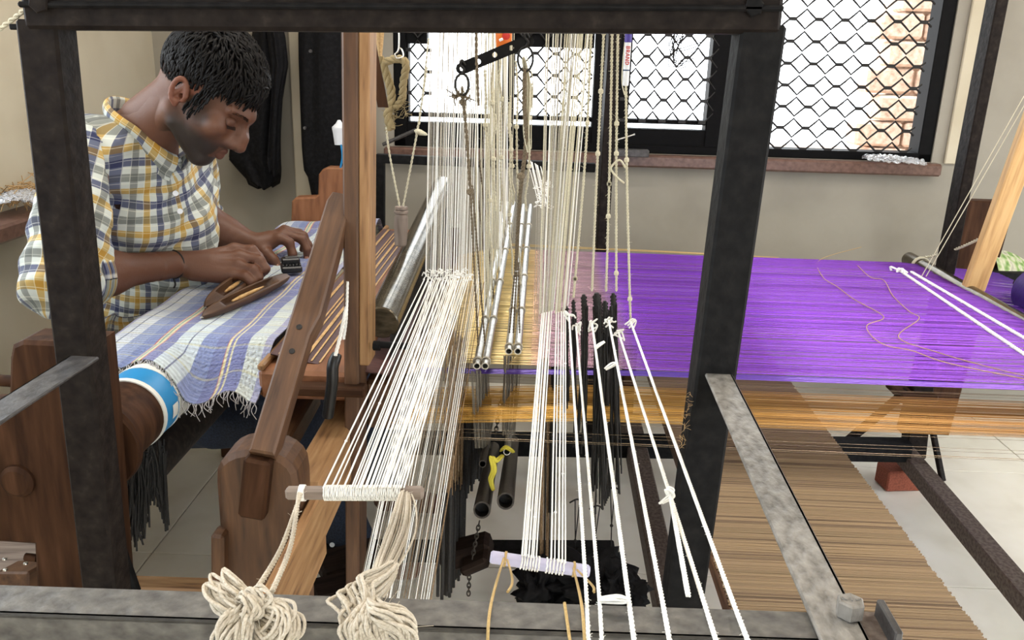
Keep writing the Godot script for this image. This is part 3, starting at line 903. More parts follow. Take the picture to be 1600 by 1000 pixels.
	bar("breast_edge", Vector3(-0.445, 0.645, -1.3), Vector3(-0.445, 0.645, -2.5), 0.012, 0.012, M.wood_light, o, 0.003)
	bar("inner_beam", Vector3(-0.26, 0.56, -1.36), Vector3(-0.26, 0.56, -2.4), 0.05, 0.09, M.wood_brown, o, 0.006)
	# leaning sword of the beater
	var bt := thing("beater", "leaning wooden beater arm with a long polished metal hand bar and dark reed", "beater", Vector3(-0.35, 0.5, -1.2))
	var s0 := Vector3(-0.3527, 0.6256, -1.0200)
	var s1 := Vector3(-0.3089, 0.9226, -1.3300)
	var sm := MB.new()
	var ln := s0.distance_to(s1)
	var px := PackedVector2Array([Vector2(-0.017, 0), Vector2(0.017, 0), Vector2(0.017, ln * 0.42), Vector2(0.024, ln * 0.5), Vector2(0.02, ln * 0.93), Vector2(0.008, ln), Vector2(-0.012, ln), Vector2(-0.017, ln * 0.96)])
	var fr := frame(s0, s1, Vector3.BACK)
	fr.origin = s0 - fr.basis.z * 0.02
	sm.prism(Transform3D(), px, 0.04, 0.003)
	var sw := part("sword", sm, M.wood_brown, bt)
	fr.origin += sw.position
	sw.transform = fr
	for d in [[478,517], [462,557]]:
		var dm := MB.new()
		var c := s0.lerp(s1, 0.44 if d[0] == 478 else 0.35) + fr.basis.z * 0.0203
		dm.lathe(c, fr.basis.z, [Vector2(0.0042, -0.004), Vector2(0.0042, 0.0006), Vector2(0.0, 0.0006)], 14)
		var hole := part("peg_hole_shade", dm, M.thread_black, bt)  # flat black disc standing for the shade in the hole
		hole.name = hole.name
	var h0 := Vector3(-0.2656, 0.6910, -1.4200)
	var h1 := Vector3(-0.2689, 0.7823, -2.4200)
	var hm := MB.new()
	hm.lathe(h0, h1 - h0, [Vector2(0, 0), Vector2(0.028, 0), Vector2(0.03, 0.003), Vector2(0.03, h0.distance_to(h1)), Vector2(0, h0.distance_to(h1))], 32)
	part("hand_bar", hm, M.pipe_bronze, bt)
	var rd := MB.new()
	var dn := Vector3(0.0, -0.12, 0.0)
	for k in 240:
		var p := h0.lerp(h1, k / 239.0) + Vector3(0.018, -0.02, 0)
		rd.box(Transform3D(Basis(), p + dn * 0.5), Vector3(0.006, 0.12, 0.0012))
	var reed := part("reed", rd, M.thread_black, bt)
	reed.set_meta("kind", "stuff")
	bar("race_board", h0 + Vector3(0.02, -0.15, 0.05), h1 + Vector3(0.02, -0.15, -0.05), 0.06, 0.05, M.wood_dark, bt, 0.004)
	# cloth beam with its painted tin label
	var cb := thing("cloth_roller", "brown wooden cloth roller with a blue and white painted band at its near end", "roller", Vector3(-0.6, 0.6, -1.2))
	var c0 := Vector3(-0.618, 0.602, -1.1)
	var rr := 0.056
	var cm := MB.new()
	cm.lathe(c0, Vector3(0, 0, -1), [Vector2(0, 0.0), Vector2(rr - 0.003, 0.0), Vector2(rr, 0.003), Vector2(rr, 0.09), Vector2(rr - 0.002, 0.0905), Vector2(rr - 0.002, 1.4), Vector2(0, 1.4)], 40)
	var rbody := part("roller_body", cm, M.wood_dark, cb)
	var lm := MB.new()
	for e in [[0.088, 0.098, "w"], [0.144, 0.152, "w"]]:
		lm.lathe(c0, Vector3(0, 0, -1), [Vector2(rr, e[0]), Vector2(rr + 0.002, e[0]), Vector2(rr + 0.002, e[1]), Vector2(rr, e[1])], 40)
	lm.lathe(c0, Vector3(0, 0, -1), [Vector2(rr + 0.0005, 0.152), Vector2(rr + 0.0005, 0.2)], 40)
	var lp := part("white_band", lm, M.white_paint, rbody)
	lp.set_meta("label", "white painted band")
	var bm := MB.new()
	bm.lathe(c0, Vector3(0, 0, -1), [Vector2(rr + 0.001, 0.098), Vector2(rr + 0.001, 0.144)], 40)
	var bp := part("blue_band", bm, M.blue_paint, rbody)
	bp.set_meta("label", "bright blue painted band")
	var rg := MB.new()
	rg.lathe(c0, Vector3(0, 0, -1), [Vector2(rr + 0.001, 0.196), Vector2(rr + 0.003, 0.196), Vector2(rr + 0.003, 0.199), Vector2(rr + 0.001, 0.199)], 40)
	part("wire_ring", rg, M.thread_black, rbody)
	for e in [[-0.1, 0.128, 0.010]]:
		var tm := MB.new()
		var n0 := 5
		for k in n0:
			var a0: float = e[0] - 0.2 + 0.4 * k / n0
			var a1: float = e[0] - 0.2 + 0.4 * (k + 1) / n0
			var f := func(a: float, z: float) -> Vector3: return c0 + Vector3(cos(a) * (rr + 0.0022), sin(a) * (rr + 0.0022), -z)
			tm.poly([f.call(a0, e[1] - e[2]), f.call(a1, e[1] - e[2]), f.call(a1, e[1] + e[2]), f.call(a0, e[1] + e[2])], Vector3(cos(a0), sin(a0), 0))
		part("paper_tag", tm, M.white_paint, rbody)
	var dm2 := MB.new()
	dm2.lathe(Vector3(-0.625, 0.59, -1.095), Vector3(0, 0, -1), [Vector2(0, 0), Vector2(0.064, 0), Vector2(0.066, 0.003), Vector2(0.066, 0.012), Vector2(0.064, 0.015), Vector2(0, 0.015)], 48)
	part("flange_disc", dm2, M.wood_dark, cb)
	# lower mottled roller and its tassels
	var lr := thing("lower_roller", "dark mottled roller wound with cloth below the cloth beam", "roller", Vector3(-0.6, 0.4, -1.4))
	var lrm := MB.new()
	lrm.lathe(Vector3(-0.655, 0.472, -1.27), Vector3(0.0, 0, -1), [Vector2(0, 0), Vector2(0.043, 0), Vector2(0.047, 0.004), Vector2(0.048, 1.15), Vector2(0, 1.15)], 36)
	part("roller_body", lrm, M.roll_mottled, lr)
	var rag := MB.new()
	rag.sheet(func(u, v): return Vector3(-0.6398, 0.5749, -1.2200).lerp(Vector3(-0.6523, 0.5338, -1.4000), u) + Vector3(0.01 * sin(u * 7.0), -0.075 * v - 0.01 * sin(u * 11.0 + v), 0.012 * sin(u * 9.0 + 2.0 * v) * v), 16, 8, 0.003)
	tag(part("blue_rag", rag, noisy("rag_blue", [Color8(42, 44, 66), Color8(62, 62, 92), Color8(86, 84, 112)], Vector3(8, 8, 8), 0.9, 0.0, 61)), "dull blue rag hanging under the cloth beam above the dark tassels", "cloth")
	bar("lever_rod", Vector3(-0.5500, 0.4867, -1.0000), Vector3(-0.5366, 0.4210, -1.0000), 0.012, 0.008, M.steel_black, lr, 0.001)
	# shelf edge and floor plank at the bottom left
	var pl := thing("floor_plank", "narrow brown wooden plank on the floor between the two wooden blocks", "plank", Vector3(-0.6735, 0.1500, -1.4179))
	bar("plank_body", Vector3(-0.7479, 0.1953, -1.3200), Vector3(-0.4635, 0.1987, -1.3200), 0.04, 0.03, M.wood_light, pl, 0.003)
	var mp := thing("corner_bench", "grey worn wooden bench board with nail heads at the lower left corner", "bench", Vector3(-0.7664, 0.4000, -1.0851))
	bar("bench_board", Vector3(-0.9060, 0.3297, -1.1600), Vector3(-0.7878, 0.3355, -1.1600), 0.26, 0.03, M.wood_grey, mp, 0.003)
	bar("bench_block", Vector3(-0.7724, 0.3529, -1.0800), Vector3(-0.7764, 0.3342, -1.1400), 0.05, 0.06, M.wood_brown, mp, 0.003)
	var nl := MB.new()
	for e in [Vector3(-0.7529, 0.4312, -1.0500), Vector3(-0.7547, 0.4129, -1.0500), Vector3(-0.7226, 0.4252, -1.0500)]:
		nl.lathe(e, Vector3.UP, [Vector2(0.0035, -0.001), Vector2(0.003, 0.001), Vector2(0, 0.0016)], 10)
	part("nail_head", nl, M.silver, mp)
	var pgm := MB.new()
	pgm.rod(Vector3(-0.7211, 0.4359, -1.0500), Vector3(-0.7043, 0.4346, -1.0500), 0.006, 10)
	part("peg", pgm, M.wood_dark, mp)
	# ribbed mat on a long low plank below the warp
	var bn := thing("ribbed_bench", "long low plank covered with brown ribbed stick matting under the purple warp", "bench", Vector3(0.43, 0, -1.7))
	var n0 := Vector3(0.2815, 0.4500, -0.9822)
	var f0 := Vector3(0.2702, 0.4500, -1.8736)
	var n1 := Vector3(0.5959, 0.4500, -0.9485)
	var f1 := Vector3(0.6008, 0.4500, -1.8871)
	var xa := (n0.x + f0.x) / 2.0
	var xb := (n1.x + f1.x) / 2.0
	bar("plank", Vector3((xa + xb) / 2, 0.435, -0.55), Vector3((xa + xb) / 2, 0.435, -2.62), xb - xa, 0.022, M.wood_brown, bn, 0.002)
	var rb := MB.new()
	var z := -0.56
	while z > -2.6:
		var g := rng.randf_range(0.8, 1.1)
		rb.col = Color8(142, 120, 92).srgb_to_linear() * g if rng.randf() > 0.12 else Color8(108, 88, 68).srgb_to_linear() * g
		var r := rng.randf_range(0.0014, 0.0018)
		rb.tube(PackedVector3Array([Vector3(xa + rng.randf_range(0.002, 0.006), 0.4475, z), Vector3((xa + xb) / 2, 0.4475 + rng.randf_range(-0.0004, 0.0006), z + rng.randf_range(-0.0012, 0.0012)), Vector3(xb - rng.randf_range(0.0, 0.004), 0.4475, z)]), r, 6)
		z -= rng.randf_range(0.003, 0.0037)
	var mat_ := part("stick_matting", rb, M.ribbed, bn)
	mat_.set_meta("kind", "stuff")
	for e in [[xa + 0.03, -0.8], [xb - 0.03, -0.8], [xa + 0.03, -2.5], [xb - 0.03, -2.5]]:
		bar("leg", Vector3(e[0], 0, e[1]), Vector3(e[0], 0.425, e[1]), 0.04, 0.04, M.wood_dark, bn)

# ---------------------------------------------------------------- warps, woven cloth
func threads(b: MB, n: int, z0: float, z1: float, y: float, stops: Array, r: float, wob: float, keep: float, ybow := 0.0) -> void:
	# stops: [x, y offset, colour]; each thread is a thin three-sided strand
	for k in n:
		if rng.randf() > keep:
			continue
		var f := (k + rng.randf_range(-0.3, 0.3)) / n
		var z := lerpf(z0, z1, f)
		var dy := rng.randf_range(-wob, wob)
		var g := rng.randf_range(0.72, 1.12)
		var first := b.v.size()
		for j in stops.size():
			var s: Array = stops[j]
			var c: Color = s[2]
			b.col = Color(c.r * g, c.g * g, c.b * g)
			for e in 4:
				var a := TAU * e / 4 + 0.4
				var d := Vector3(0, cos(a), sin(a))
				b.vert(Vector3(s[0], y + s[1] + dy, z) + d * r, d)
		for j in stops.size() - 1:
			for e in 4:
				var p := first + j * 4 + e
				var q := first + j * 4 + (e + 1) % 4
				b.tri(p, q, q + 4); b.tri(p, q + 4, p + 4)

func lin(r: int, g: int, b: int) -> Color:
	return Color8(r, g, b).srgb_to_linear()

func warps() -> void:
	var pu := lin(152, 72, 226)
	var mv := lin(176, 144, 164)
	var gd := lin(234, 214, 158)
	var b := MB.new()
	threads(b, 820, -1.452, -2.41, 0.61, [[0.0, 0.0, lin(206, 172, 146)], [0.03, 0, mv], [0.155, 0, mv], [0.21, 0, pu], [0.6, 0, pu], [1.04, 0, pu], [1.32, -0.02, lin(110, 60, 190)]], 0.00050, 0.0022, 0.93)
	var zb := MB.new()
	threads(zb, 760, -1.452, -2.41, 0.61, [[-0.25, -0.03, lin(120, 80, 62)], [-0.12, 0, gd], [-0.02, 0, gd], [0.012, 0, lin(206, 172, 146)]], 0.00052, 0.002, 0.93)
	tag(part("gold_brown_warp", zb, M.zari), "shiny gold brown stretch of warp threads between the reed and the violet part", "warp threads", "", "stuff")
	tag(part("purple_warp", b, M.silk), "wide sheet of fine violet warp threads running from the reed to the right", "warp threads", "", "stuff")
	# violet selvedge nearest the viewer
	var s := MB.new()
	threads(s, 26, -1.43, -1.455, 0.607, [[-0.2, -0.01, lin(72, 40, 150)], [0.2, 0, lin(84, 40, 180)], [1.32, 0, pu]], 0.0006, 0.001, 1.0)
	tag(part("warp_selvedge", s, M.threads), "narrow violet edge strip of warp along the near side", "warp threads", "", "stuff")
	# cream edge threads at the far side
	for k in 2:
		var m := MB.new()
		m.tube(PackedVector3Array([Vector3(-0.1, 0.618, -2.425 - k * 0.02), Vector3(0.4, 0.614, -2.42 - k * 0.012), Vector3(0.7, 0.611, -2.415)]), 0.0014, 5)
		tag(part("edge_thread", m, M.cord_tan), ["tan guide thread along the far edge of the warp, lower one", "tan guide thread along the far edge of the warp, upper one"][k], "thread")
	# lower golden layer
	var g := MB.new()
	var go := lin(214, 170, 90)
	threads(g, 170, -1.36, -1.515, 0.55, [[-0.24, -0.02, go], [0.1, 0.0, go], [0.5, 0, lin(192, 148, 92)], [1.25, 0, lin(160, 118, 80)]], 0.00046, 0.004, 0.85)
	tag(part("gold_warp", g, M.zari), "narrow band of golden threads stretched below the violet warp", "warp threads", "", "stuff")
	var ss := MB.new()
	threads(ss, 26, -1.30, -1.66, 0.525, [[-0.24, 0.0, lin(140, 120, 90)], [1.25, 0, lin(130, 100, 70)]], 0.0004, 0.012, 0.9)
	tag(part("stray_threads", ss, M.threads), "sparse stray brown threads beside and below the golden band", "warp threads", "", "stuff")
	# woven cloth between breast beam and reed
	var cl := thing("woven_cloth", "reddish brown woven cloth with thin gold stripes between towel and beater", "cloth", Vector3(-0.35, 0.65, -1.9))
	var cm := MB.new()
	cm.sheet(func(u, v): return Vector3(lerpf(-0.44, -0.24, u), 0.655 - 0.03 * u - 0.004 * sin(PI * u), lerpf(-1.34, -2.42, v)), 8, 24, 0.002)
	part("cloth_web", cm, M.cloth_violet_dark, cl)
	var nst := 0
	for x in [-0.425, -0.405, -0.398, -0.385, -0.372, -0.358, -0.344, -0.33]:
		var st := MB.new()
		var wdt := 0.0016 if nst % 3 else 0.003
		st.sheet(func(u, v): return Vector3(x + (u - 0.5) * wdt * 2.0, 0.6575 - 0.03 * ((x + 0.44) / 0.2) - 0.004 * sin(PI * (x + 0.44) / 0.2), lerpf(-1.345, -2.415, v)), 1, 24, 0.0012)
		var sp := part("gold_stripe", st, M.wood_blond, cl)
		nst += 1
	towel()

func towel() -> void:
	# checked towel laid over the cloth beam, its near end hanging with a fringe
	var im := Image.create(256, 256, false, Image.FORMAT_RGB8)
	var bands := [[0.0, 150, 150, 188], [0.045, 206, 214, 222], [0.10, 96, 104, 130], [0.107, 208, 216, 224], [0.17, 140, 154, 192], [0.25, 116, 132, 182], [0.315, 190, 90, 96], [0.322, 216, 208, 168], [0.335, 132, 164, 150], [0.345, 222, 214, 170], [0.365, 198, 104, 104], [0.372, 118, 122, 170], [0.44, 204, 216, 220], [0.515, 98, 104, 132], [0.522, 206, 218, 222], [0.585, 128, 142, 190], [0.67, 112, 120, 170], [0.735, 188, 96, 100], [0.742, 220, 210, 164], [0.756, 120, 120, 170], [0.77, 222, 214, 168], [0.785, 116, 122, 172], [0.86, 206, 214, 210], [0.955, 160, 160, 190]]
	for x in 256:
		var f := x / 256.0
		var c := Color.WHITE
		for e in bands:
			if f >= e[0]:
				c = Color8(e[1], e[2], e[3])
		for y in 256:
			var w := 0.94 + 0.06 * sin(y * 0.6) + 0.05 * sin(x * 1.9) * sin(y * 1.7)
			var d := c * w
			var cross := fposmod(y / 256.0 * 5.0, 1.0)
			if cross > 0.5 and y % 4 < 3:
				d = d.lerp(Color8(132, 146, 188), 0.22)
			if (y + (x * 7 / 5) % 3) % 5 == 0:
				d = d.lerp(Color8(226, 232, 236), 0.28)
			if cross > 0.92:
				d = d.lerp(Color8(224, 214, 150), 0.35)
			im.set_pixel(x, y, d)
	var mat := flat("towel", Color.WHITE, 0.95)
	mat.albedo_texture = ImageTexture.create_from_image(im)
	mat.rim_enabled = true
	mat.rim = 0.3
	mat.normal_enabled = true
	mat.normal_texture = noise_tex(70, 0.15, [], 256, 2, true)
	mat.normal_scale = 0.7
	var o := thing("checked_towel", "blue and white checked cotton towel spread over the cloth beam", "towel", Vector3(-0.57, 0.66, -1.9))
	var m := MB.new()
	var f := func(u: float, v: float) -> Vector3:
		# u across (left to right), v from the near hem to the far end
		var x := lerpf(-0.735, -0.446, u)
		var z := lerpf(-1.245 - 0.03 * u, -2.47, v)
		var y := 0.664
		var hem := 1.0 - smoothstep(0.0, 0.1, v)
		y -= hem * (0.012 + 0.05 * smoothstep(0.15, 0.75, u)) + hem * 0.008 * sin(u * 21.0)
		z += hem * 0.015 * sin(u * 13.0) 
		var far := smoothstep(0.9, 1.0, v)
		y += 0.02 * sin(PI * clampf((v - 0.86) / 0.14, 0, 1)) * (0.4 + u) - 0.05 * far * far
		y += 0.0022 * sin(u * 15.0 + v * 6.0) + 0.0015 * sin(v * 40.0 + u * 5.0)
		y -= 0.008 * pow(maxf(0.0, 0.08 - u) / 0.08, 2.0)
		if absf(x + 0.618) < 0.059:
			y = maxf(y, 0.604 + sqrt(0.059 * 0.059 - pow(x + 0.618, 2.0)))
		return Vector3(x, y, z)
	m.sheet(f, 48, 96, 0.003, 1.0, 5.0)
	part("towel_cloth", m, mat, o)
	var fr := MB.new()
	for k in 90:
		var u := (k + rng.randf()) / 90.0
		var p: Vector3 = f.call(u, 0.0)
		var l := rng.randf_range(0.007, 0.018) * (0.6 + 0.9 * smoothstep(0.1, 0.6, u))
		fr.tube(smooth_path([p, p + Vector3(rng.randf_range(-0.004, 0.006), -l * 0.4, l * 0.45), p + Vector3(rng.randf_range(-0.008, 0.01), -l, l * rng.randf_range(0.2, 0.6))], 4), 0.0008, 4)
	var fp := part("fringe", fr, M.cord_fringe, o)
	fp.set_meta("kind", "stuff")

# ---------------------------------------------------------------- harness cords
func cordset(o: Node3D, n: int, a0: Vector3, a1: Vector3, b0: Vector3, b1: Vector3, r: float, mats: Array, jit: float, called := "cord", knots := 0, sides := 5) -> void:
	for k in n:
		var f := float(k) / maxf(1, n - 1)
		var j := Vector3(rng.randf_range(-jit, jit), 0, rng.randf_range(-jit, jit))
		var a := a0.lerp(a1, f) + j
		var b := b0.lerp(b1, f) + j * 0.6
		var m := MB.new()
		m.tube(bend(a, b, 0.0, 4, jit * 0.25), r * rng.randf_range(0.8, 1.15), sides)
		for q in knots:
			if rng.randf() < 0.4:
				var p := a.lerp(b, rng.randf_range(0.1, 0.9))
				m.lathe(p - Vector3(0, r * 1.6, 0), Vector3.UP, [Vector2(0, 0), Vector2(r * 1.8, r * 0.8), Vector2(r * 1.8, r * 2.2), Vector2(0, r * 3.2)], 6)
		part(called, m, mats[rng.randi() % mats.size()], o)

func stick(called: String, label: String, a: Vector3, b: Vector3, r: float, mat: Material, sq: bool) -> Node3D:
	var o := thing(called, label, "stick", (a + b) / 2.0)
	if sq:
		bar("stick_body", a, b, r * 1.8, r * 2.0, mat, o, r * 0.4)
	else:
		var m := MB.new()
		m.lathe(a, b - a, [Vector2(r * 0.6, 0.002), Vector2(r * 0.75, 0), Vector2(r, 0.002), Vector2(r, a.distance_to(b) - 0.002), Vector2(r * 0.75, a.distance_to(b)), Vector2(0, a.distance_to(b))], 24)
		part("stick_body", m, mat, o)
	return o

func windings(o: Node3D, a: Vector3, b: Vector3, f0: float, f1: float, n: int, r: float, cr: float, mat: Material) -> void:
	var ax := (b - a).normalized()
	var s := ax.cross(Vector3.UP).normalized()
	var u := s.cross(ax)
	for k in n:
		var c := a.lerp(b, lerpf(f0, f1, (k + 0.5) / n))
		var ps := PackedVector3Array()
		for j in 15:
			var t := TAU * j / 14.0
			ps.append(c + (s * cos(t) + u * sin(t)) * (r + cr * 0.7) + ax * rng.randf_range(-cr, cr) * 0.4)
		var m := MB.new()
		m.tube(ps, cr, 5, false)
		part("cord_winding", m, mat, o)

func harness() -> void:
	var W := [M.cord_white]
	var C := [M.cord_cream, M.cord_white]
	# bundle of white cords falling from the top and fanned out to the wooden stick
	var sa := Vector3(-0.2423, 0.7209, -0.7600)
	var se := Vector3(-0.1029, 0.7273, -0.7600)
	var fan := thing("cord_fan", "fan of bright white cords slanting from the knot line down to the wooden stick", "cords", Vector3(-0.1680, 0.7070, -1.1000))
	cordset(fan, 4, Vector3(-0.1857, 0.7793, -1.4000), Vector3(-0.1738, 0.7794, -1.4100), Vector3(-0.2023, 0.7312, -0.7550), Vector3(-0.1824, 0.7321, -0.7550), 0.00095, W, 0.0015, "cord", 1)
	cordset(fan, 22, Vector3(-0.1706, 0.7770, -1.4200), Vector3(-0.1163, 0.7709, -1.4600), Vector3(-0.1740, 0.7325, -0.7550), Vector3(-0.1227, 0.7348, -0.7550), 0.00095, W, 0.0012, "cord", 1)
	var ks := MB.new()
	for k in 70:
		var p := Vector3(-0.1879, 0.7815, -1.4000).lerp(Vector3(-0.1129, 0.7722, -1.4600), rng.randf()) + Vector3(0, rng.randf_range(-0.008, 0.012), rng.randf_range(-0.01, 0.01))
		ks.tube(smooth_path([p, p + Vector3(rng.randf_range(-0.006, 0.006), rng.randf_range(-0.004, 0.006), rng.randf_range(-0.004, 0.006)), p + Vector3(rng.randf_range(-0.008, 0.008), rng.randf_range(-0.006, 0.006), 0.004)], 3), 0.001, 4)
	var kp := part("knot_row", ks, M.cord_white, fan)
	kp.set_meta("kind", "stuff")
	var up := thing("upright_cords", "curtain of fine white cords hanging straight above the knot line", "cords", Vector3(-0.1440, 0.7799, -1.4300))
	cordset(up, 36, Vector3(-0.1762, 1.2070, -1.4000), Vector3(-0.1048, 1.2114, -1.4600), Vector3(-0.1857, 0.7838, -1.4000), Vector3(-0.1129, 0.7710, -1.4600), 0.0006, [M.cord_white, M.cord_white, M.cord_grey], 0.002)
	cordset(up, 20, Vector3(-0.1809, 1.2157, -1.6000), Vector3(-0.1076, 1.2219, -1.7000), Vector3(-0.1973, 0.7321, -1.6000), Vector3(-0.1141, 0.6984, -1.7000), 0.0006, [M.cord_grey, M.cord_white], 0.003)
	# creamy heddle cords, spread in depth
	var hd := thing("cream_heddles", "dense cream heddle cords hanging between the curtain and the lever", "cords", Vector3(-0.1, 0.7, -1.8))
	for k in 44:
		var z := lerpf(-1.5, -2.35, k / 43.0)
		var x := lerpf(-0.105, -0.082, k / 43.0) + rng.randf_range(-0.012, 0.012)
		var m := MB.new()
		var r := rng.randf_range(0.0008, 0.0013)
		m.tube(bend(Vector3(x, 1.25, z), Vector3(x + 0.01, 0.665, z), 0.0, 5, 0.0015), r, 5)
		if k % 3 == 0:
			fuzz(m, PackedVector3Array([Vector3(x, 1.2, z), Vector3(x, 0.8, z)]), 14, 0.008)
		part("cord", m, M.cord_cream if k % 4 else M.cord_white, hd)
	# lower slanting sheet of grey white cords to below the front beam
	var lo := thing("lower_cord_sheet", "thin translucent sheet of grey white cords slanting below the golden band", "cords", Vector3(-0.1389, 0.6229, -0.9000))
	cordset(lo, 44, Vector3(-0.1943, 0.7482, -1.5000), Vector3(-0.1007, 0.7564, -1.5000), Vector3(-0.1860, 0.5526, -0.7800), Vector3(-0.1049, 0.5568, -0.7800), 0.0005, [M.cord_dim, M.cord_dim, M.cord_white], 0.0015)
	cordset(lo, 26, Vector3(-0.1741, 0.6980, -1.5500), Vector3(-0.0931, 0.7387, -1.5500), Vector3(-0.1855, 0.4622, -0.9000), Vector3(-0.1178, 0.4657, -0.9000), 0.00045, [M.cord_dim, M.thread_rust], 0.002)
	# stick with ropes
	var st := stick("wooden_stick", "square wooden stick bound with white cord at the foot of the fan", sa, se, 0.0062, M.wood_grey, true)
	windings(st, sa, se, 0.1, 0.14, 6, 0.0068, 0.0011, M.cord_white)
	windings(st, sa, se, 0.28, 0.84, 44, 0.0068, 0.00085, M.cord_white)
	tie_rope("tie_rope", "thin white rope from the stick to the bow knot on the front beam, left one", [Vector3(-0.2244, 0.7258, -0.7500), Vector3(-0.2042, 0.7484, -0.6200), Vector3(-0.1891, 0.7825, -0.5100)], [Vector3(-0.2263, 0.7257, -0.7500), Vector3(-0.1959, 0.7519, -0.6200), Vector3(-0.1733, 0.7903, -0.5000)], 0.0022, 40)
	tie_rope("frayed_rope", "thick frayed white rope from the stick to the front beam, right one", [Vector3(-0.1207, 0.7306, -0.7500), Vector3(-0.1134, 0.7438, -0.6600), Vector3(-0.1056, 0.7835, -0.5300)], [Vector3(-0.1194, 0.7292, -0.7500), Vector3(-0.1130, 0.7403, -0.6500), Vector3(-0.1065, 0.7823, -0.5200)], 0.0052, 260)
	knots()
	# lingoes: rust threads ending in black rods
	var lg := thing("lingo_bundle", "bundle of rusty threads ending in black weight rods behind the slanting sheet", "weights", Vector3(-0.12, 0.3, -1.5))
	for k in 40:
		var f := k / 39.0
		var t := Vector3(-0.1297, 0.5941, -1.2500).lerp(Vector3(-0.1320, 0.4540, -1.6000), f) + Vector3(rng.randf_range(-0.012, 0.012), 0.05, 0)
		var m := MB.new()
		var split := t + Vector3(-0.004, -0.2 + rng.randf_range(-0.02, 0.02), 0)
		m.tube(PackedVector3Array([t + Vector3(0, 0.1, 0), split]), 0.0009, 4)
		part("thread", m, M.thread_rust, lg)
		var rdm := MB.new()
		rdm.rod(split, split + Vector3(-0.002, -0.2, 0), 0.0032, 6)
		part("weight_rod", rdm, M.thread_black, lg)
	var fz := MB.new()
	for k in 10:
		fuzz(fz, PackedVector3Array([Vector3(-0.1563, 0.3126, -1.4000), Vector3(-0.1348, 0.1997, -1.6000)]), 6, 0.014, 0.0006)
	var fzp := part("loose_fibre", fz, M.thread_rust, lg)
	fzp.set_meta("kind", "stuff")
	var lg2 := thing("lingo_bundle", "bundle of short black weight rods just left of the dark pipes", "weights", Vector3(-0.1, 0.3, -1.6))
	for k in 36:
		var t := Vector3(-0.1252, 0.5160, -1.5000).lerp(Vector3(-0.1087, 0.2725, -2.1000), k / 35.0) + Vector3(rng.randf_range(-0.01, 0.01), 0, 0)
		var m := MB.new()
		m.rod(t, t + Vector3(-0.002, -0.19 - rng.randf_range(0, 0.03), 0), 0.0034, 6)
		part("weight_rod", m, M.thread_black, lg2)
	shafts()
	right_cords()

func tie_rope(called: String, label: String, p: Array, q: Array, r: float, hairs: int) -> void:
	var o := thing(called, label, "rope", p[0])
	for e in [p, q]:
		var m := MB.new()
		var ps := smooth_path(e, 6)
		if hairs > 100:
			yarn(m, e, 0.0009, 40, 0.0075)
		else:
			rope(m, ps, r, 3, 0.022, 6)
		fuzz(m, ps, hairs / 2, 0.012 if hairs > 100 else 0.007, 0.0002)
		part("rope_strand", m, M.cotton_soft, o)

func yarn(m: MB, ps: Array, r: float, n: int, spread: float) -> void:
	# a hank: many loose strands along one path
	var base := smooth_path(ps, 7)
	for k in n:
		var off := Vector3(rng.randfn(), rng.randfn(), rng.randfn()) * spread * 0.5
		var q := PackedVector3Array()
		for j in base.size():
			q.append(base[j] + off * (0.5 + 0.7 * sin(PI * j / (base.size() - 1.0))) + Vector3(rng.randfn(), rng.randfn(), rng.randfn()) * spread * 0.012)
		m.tube(q, r, 5)

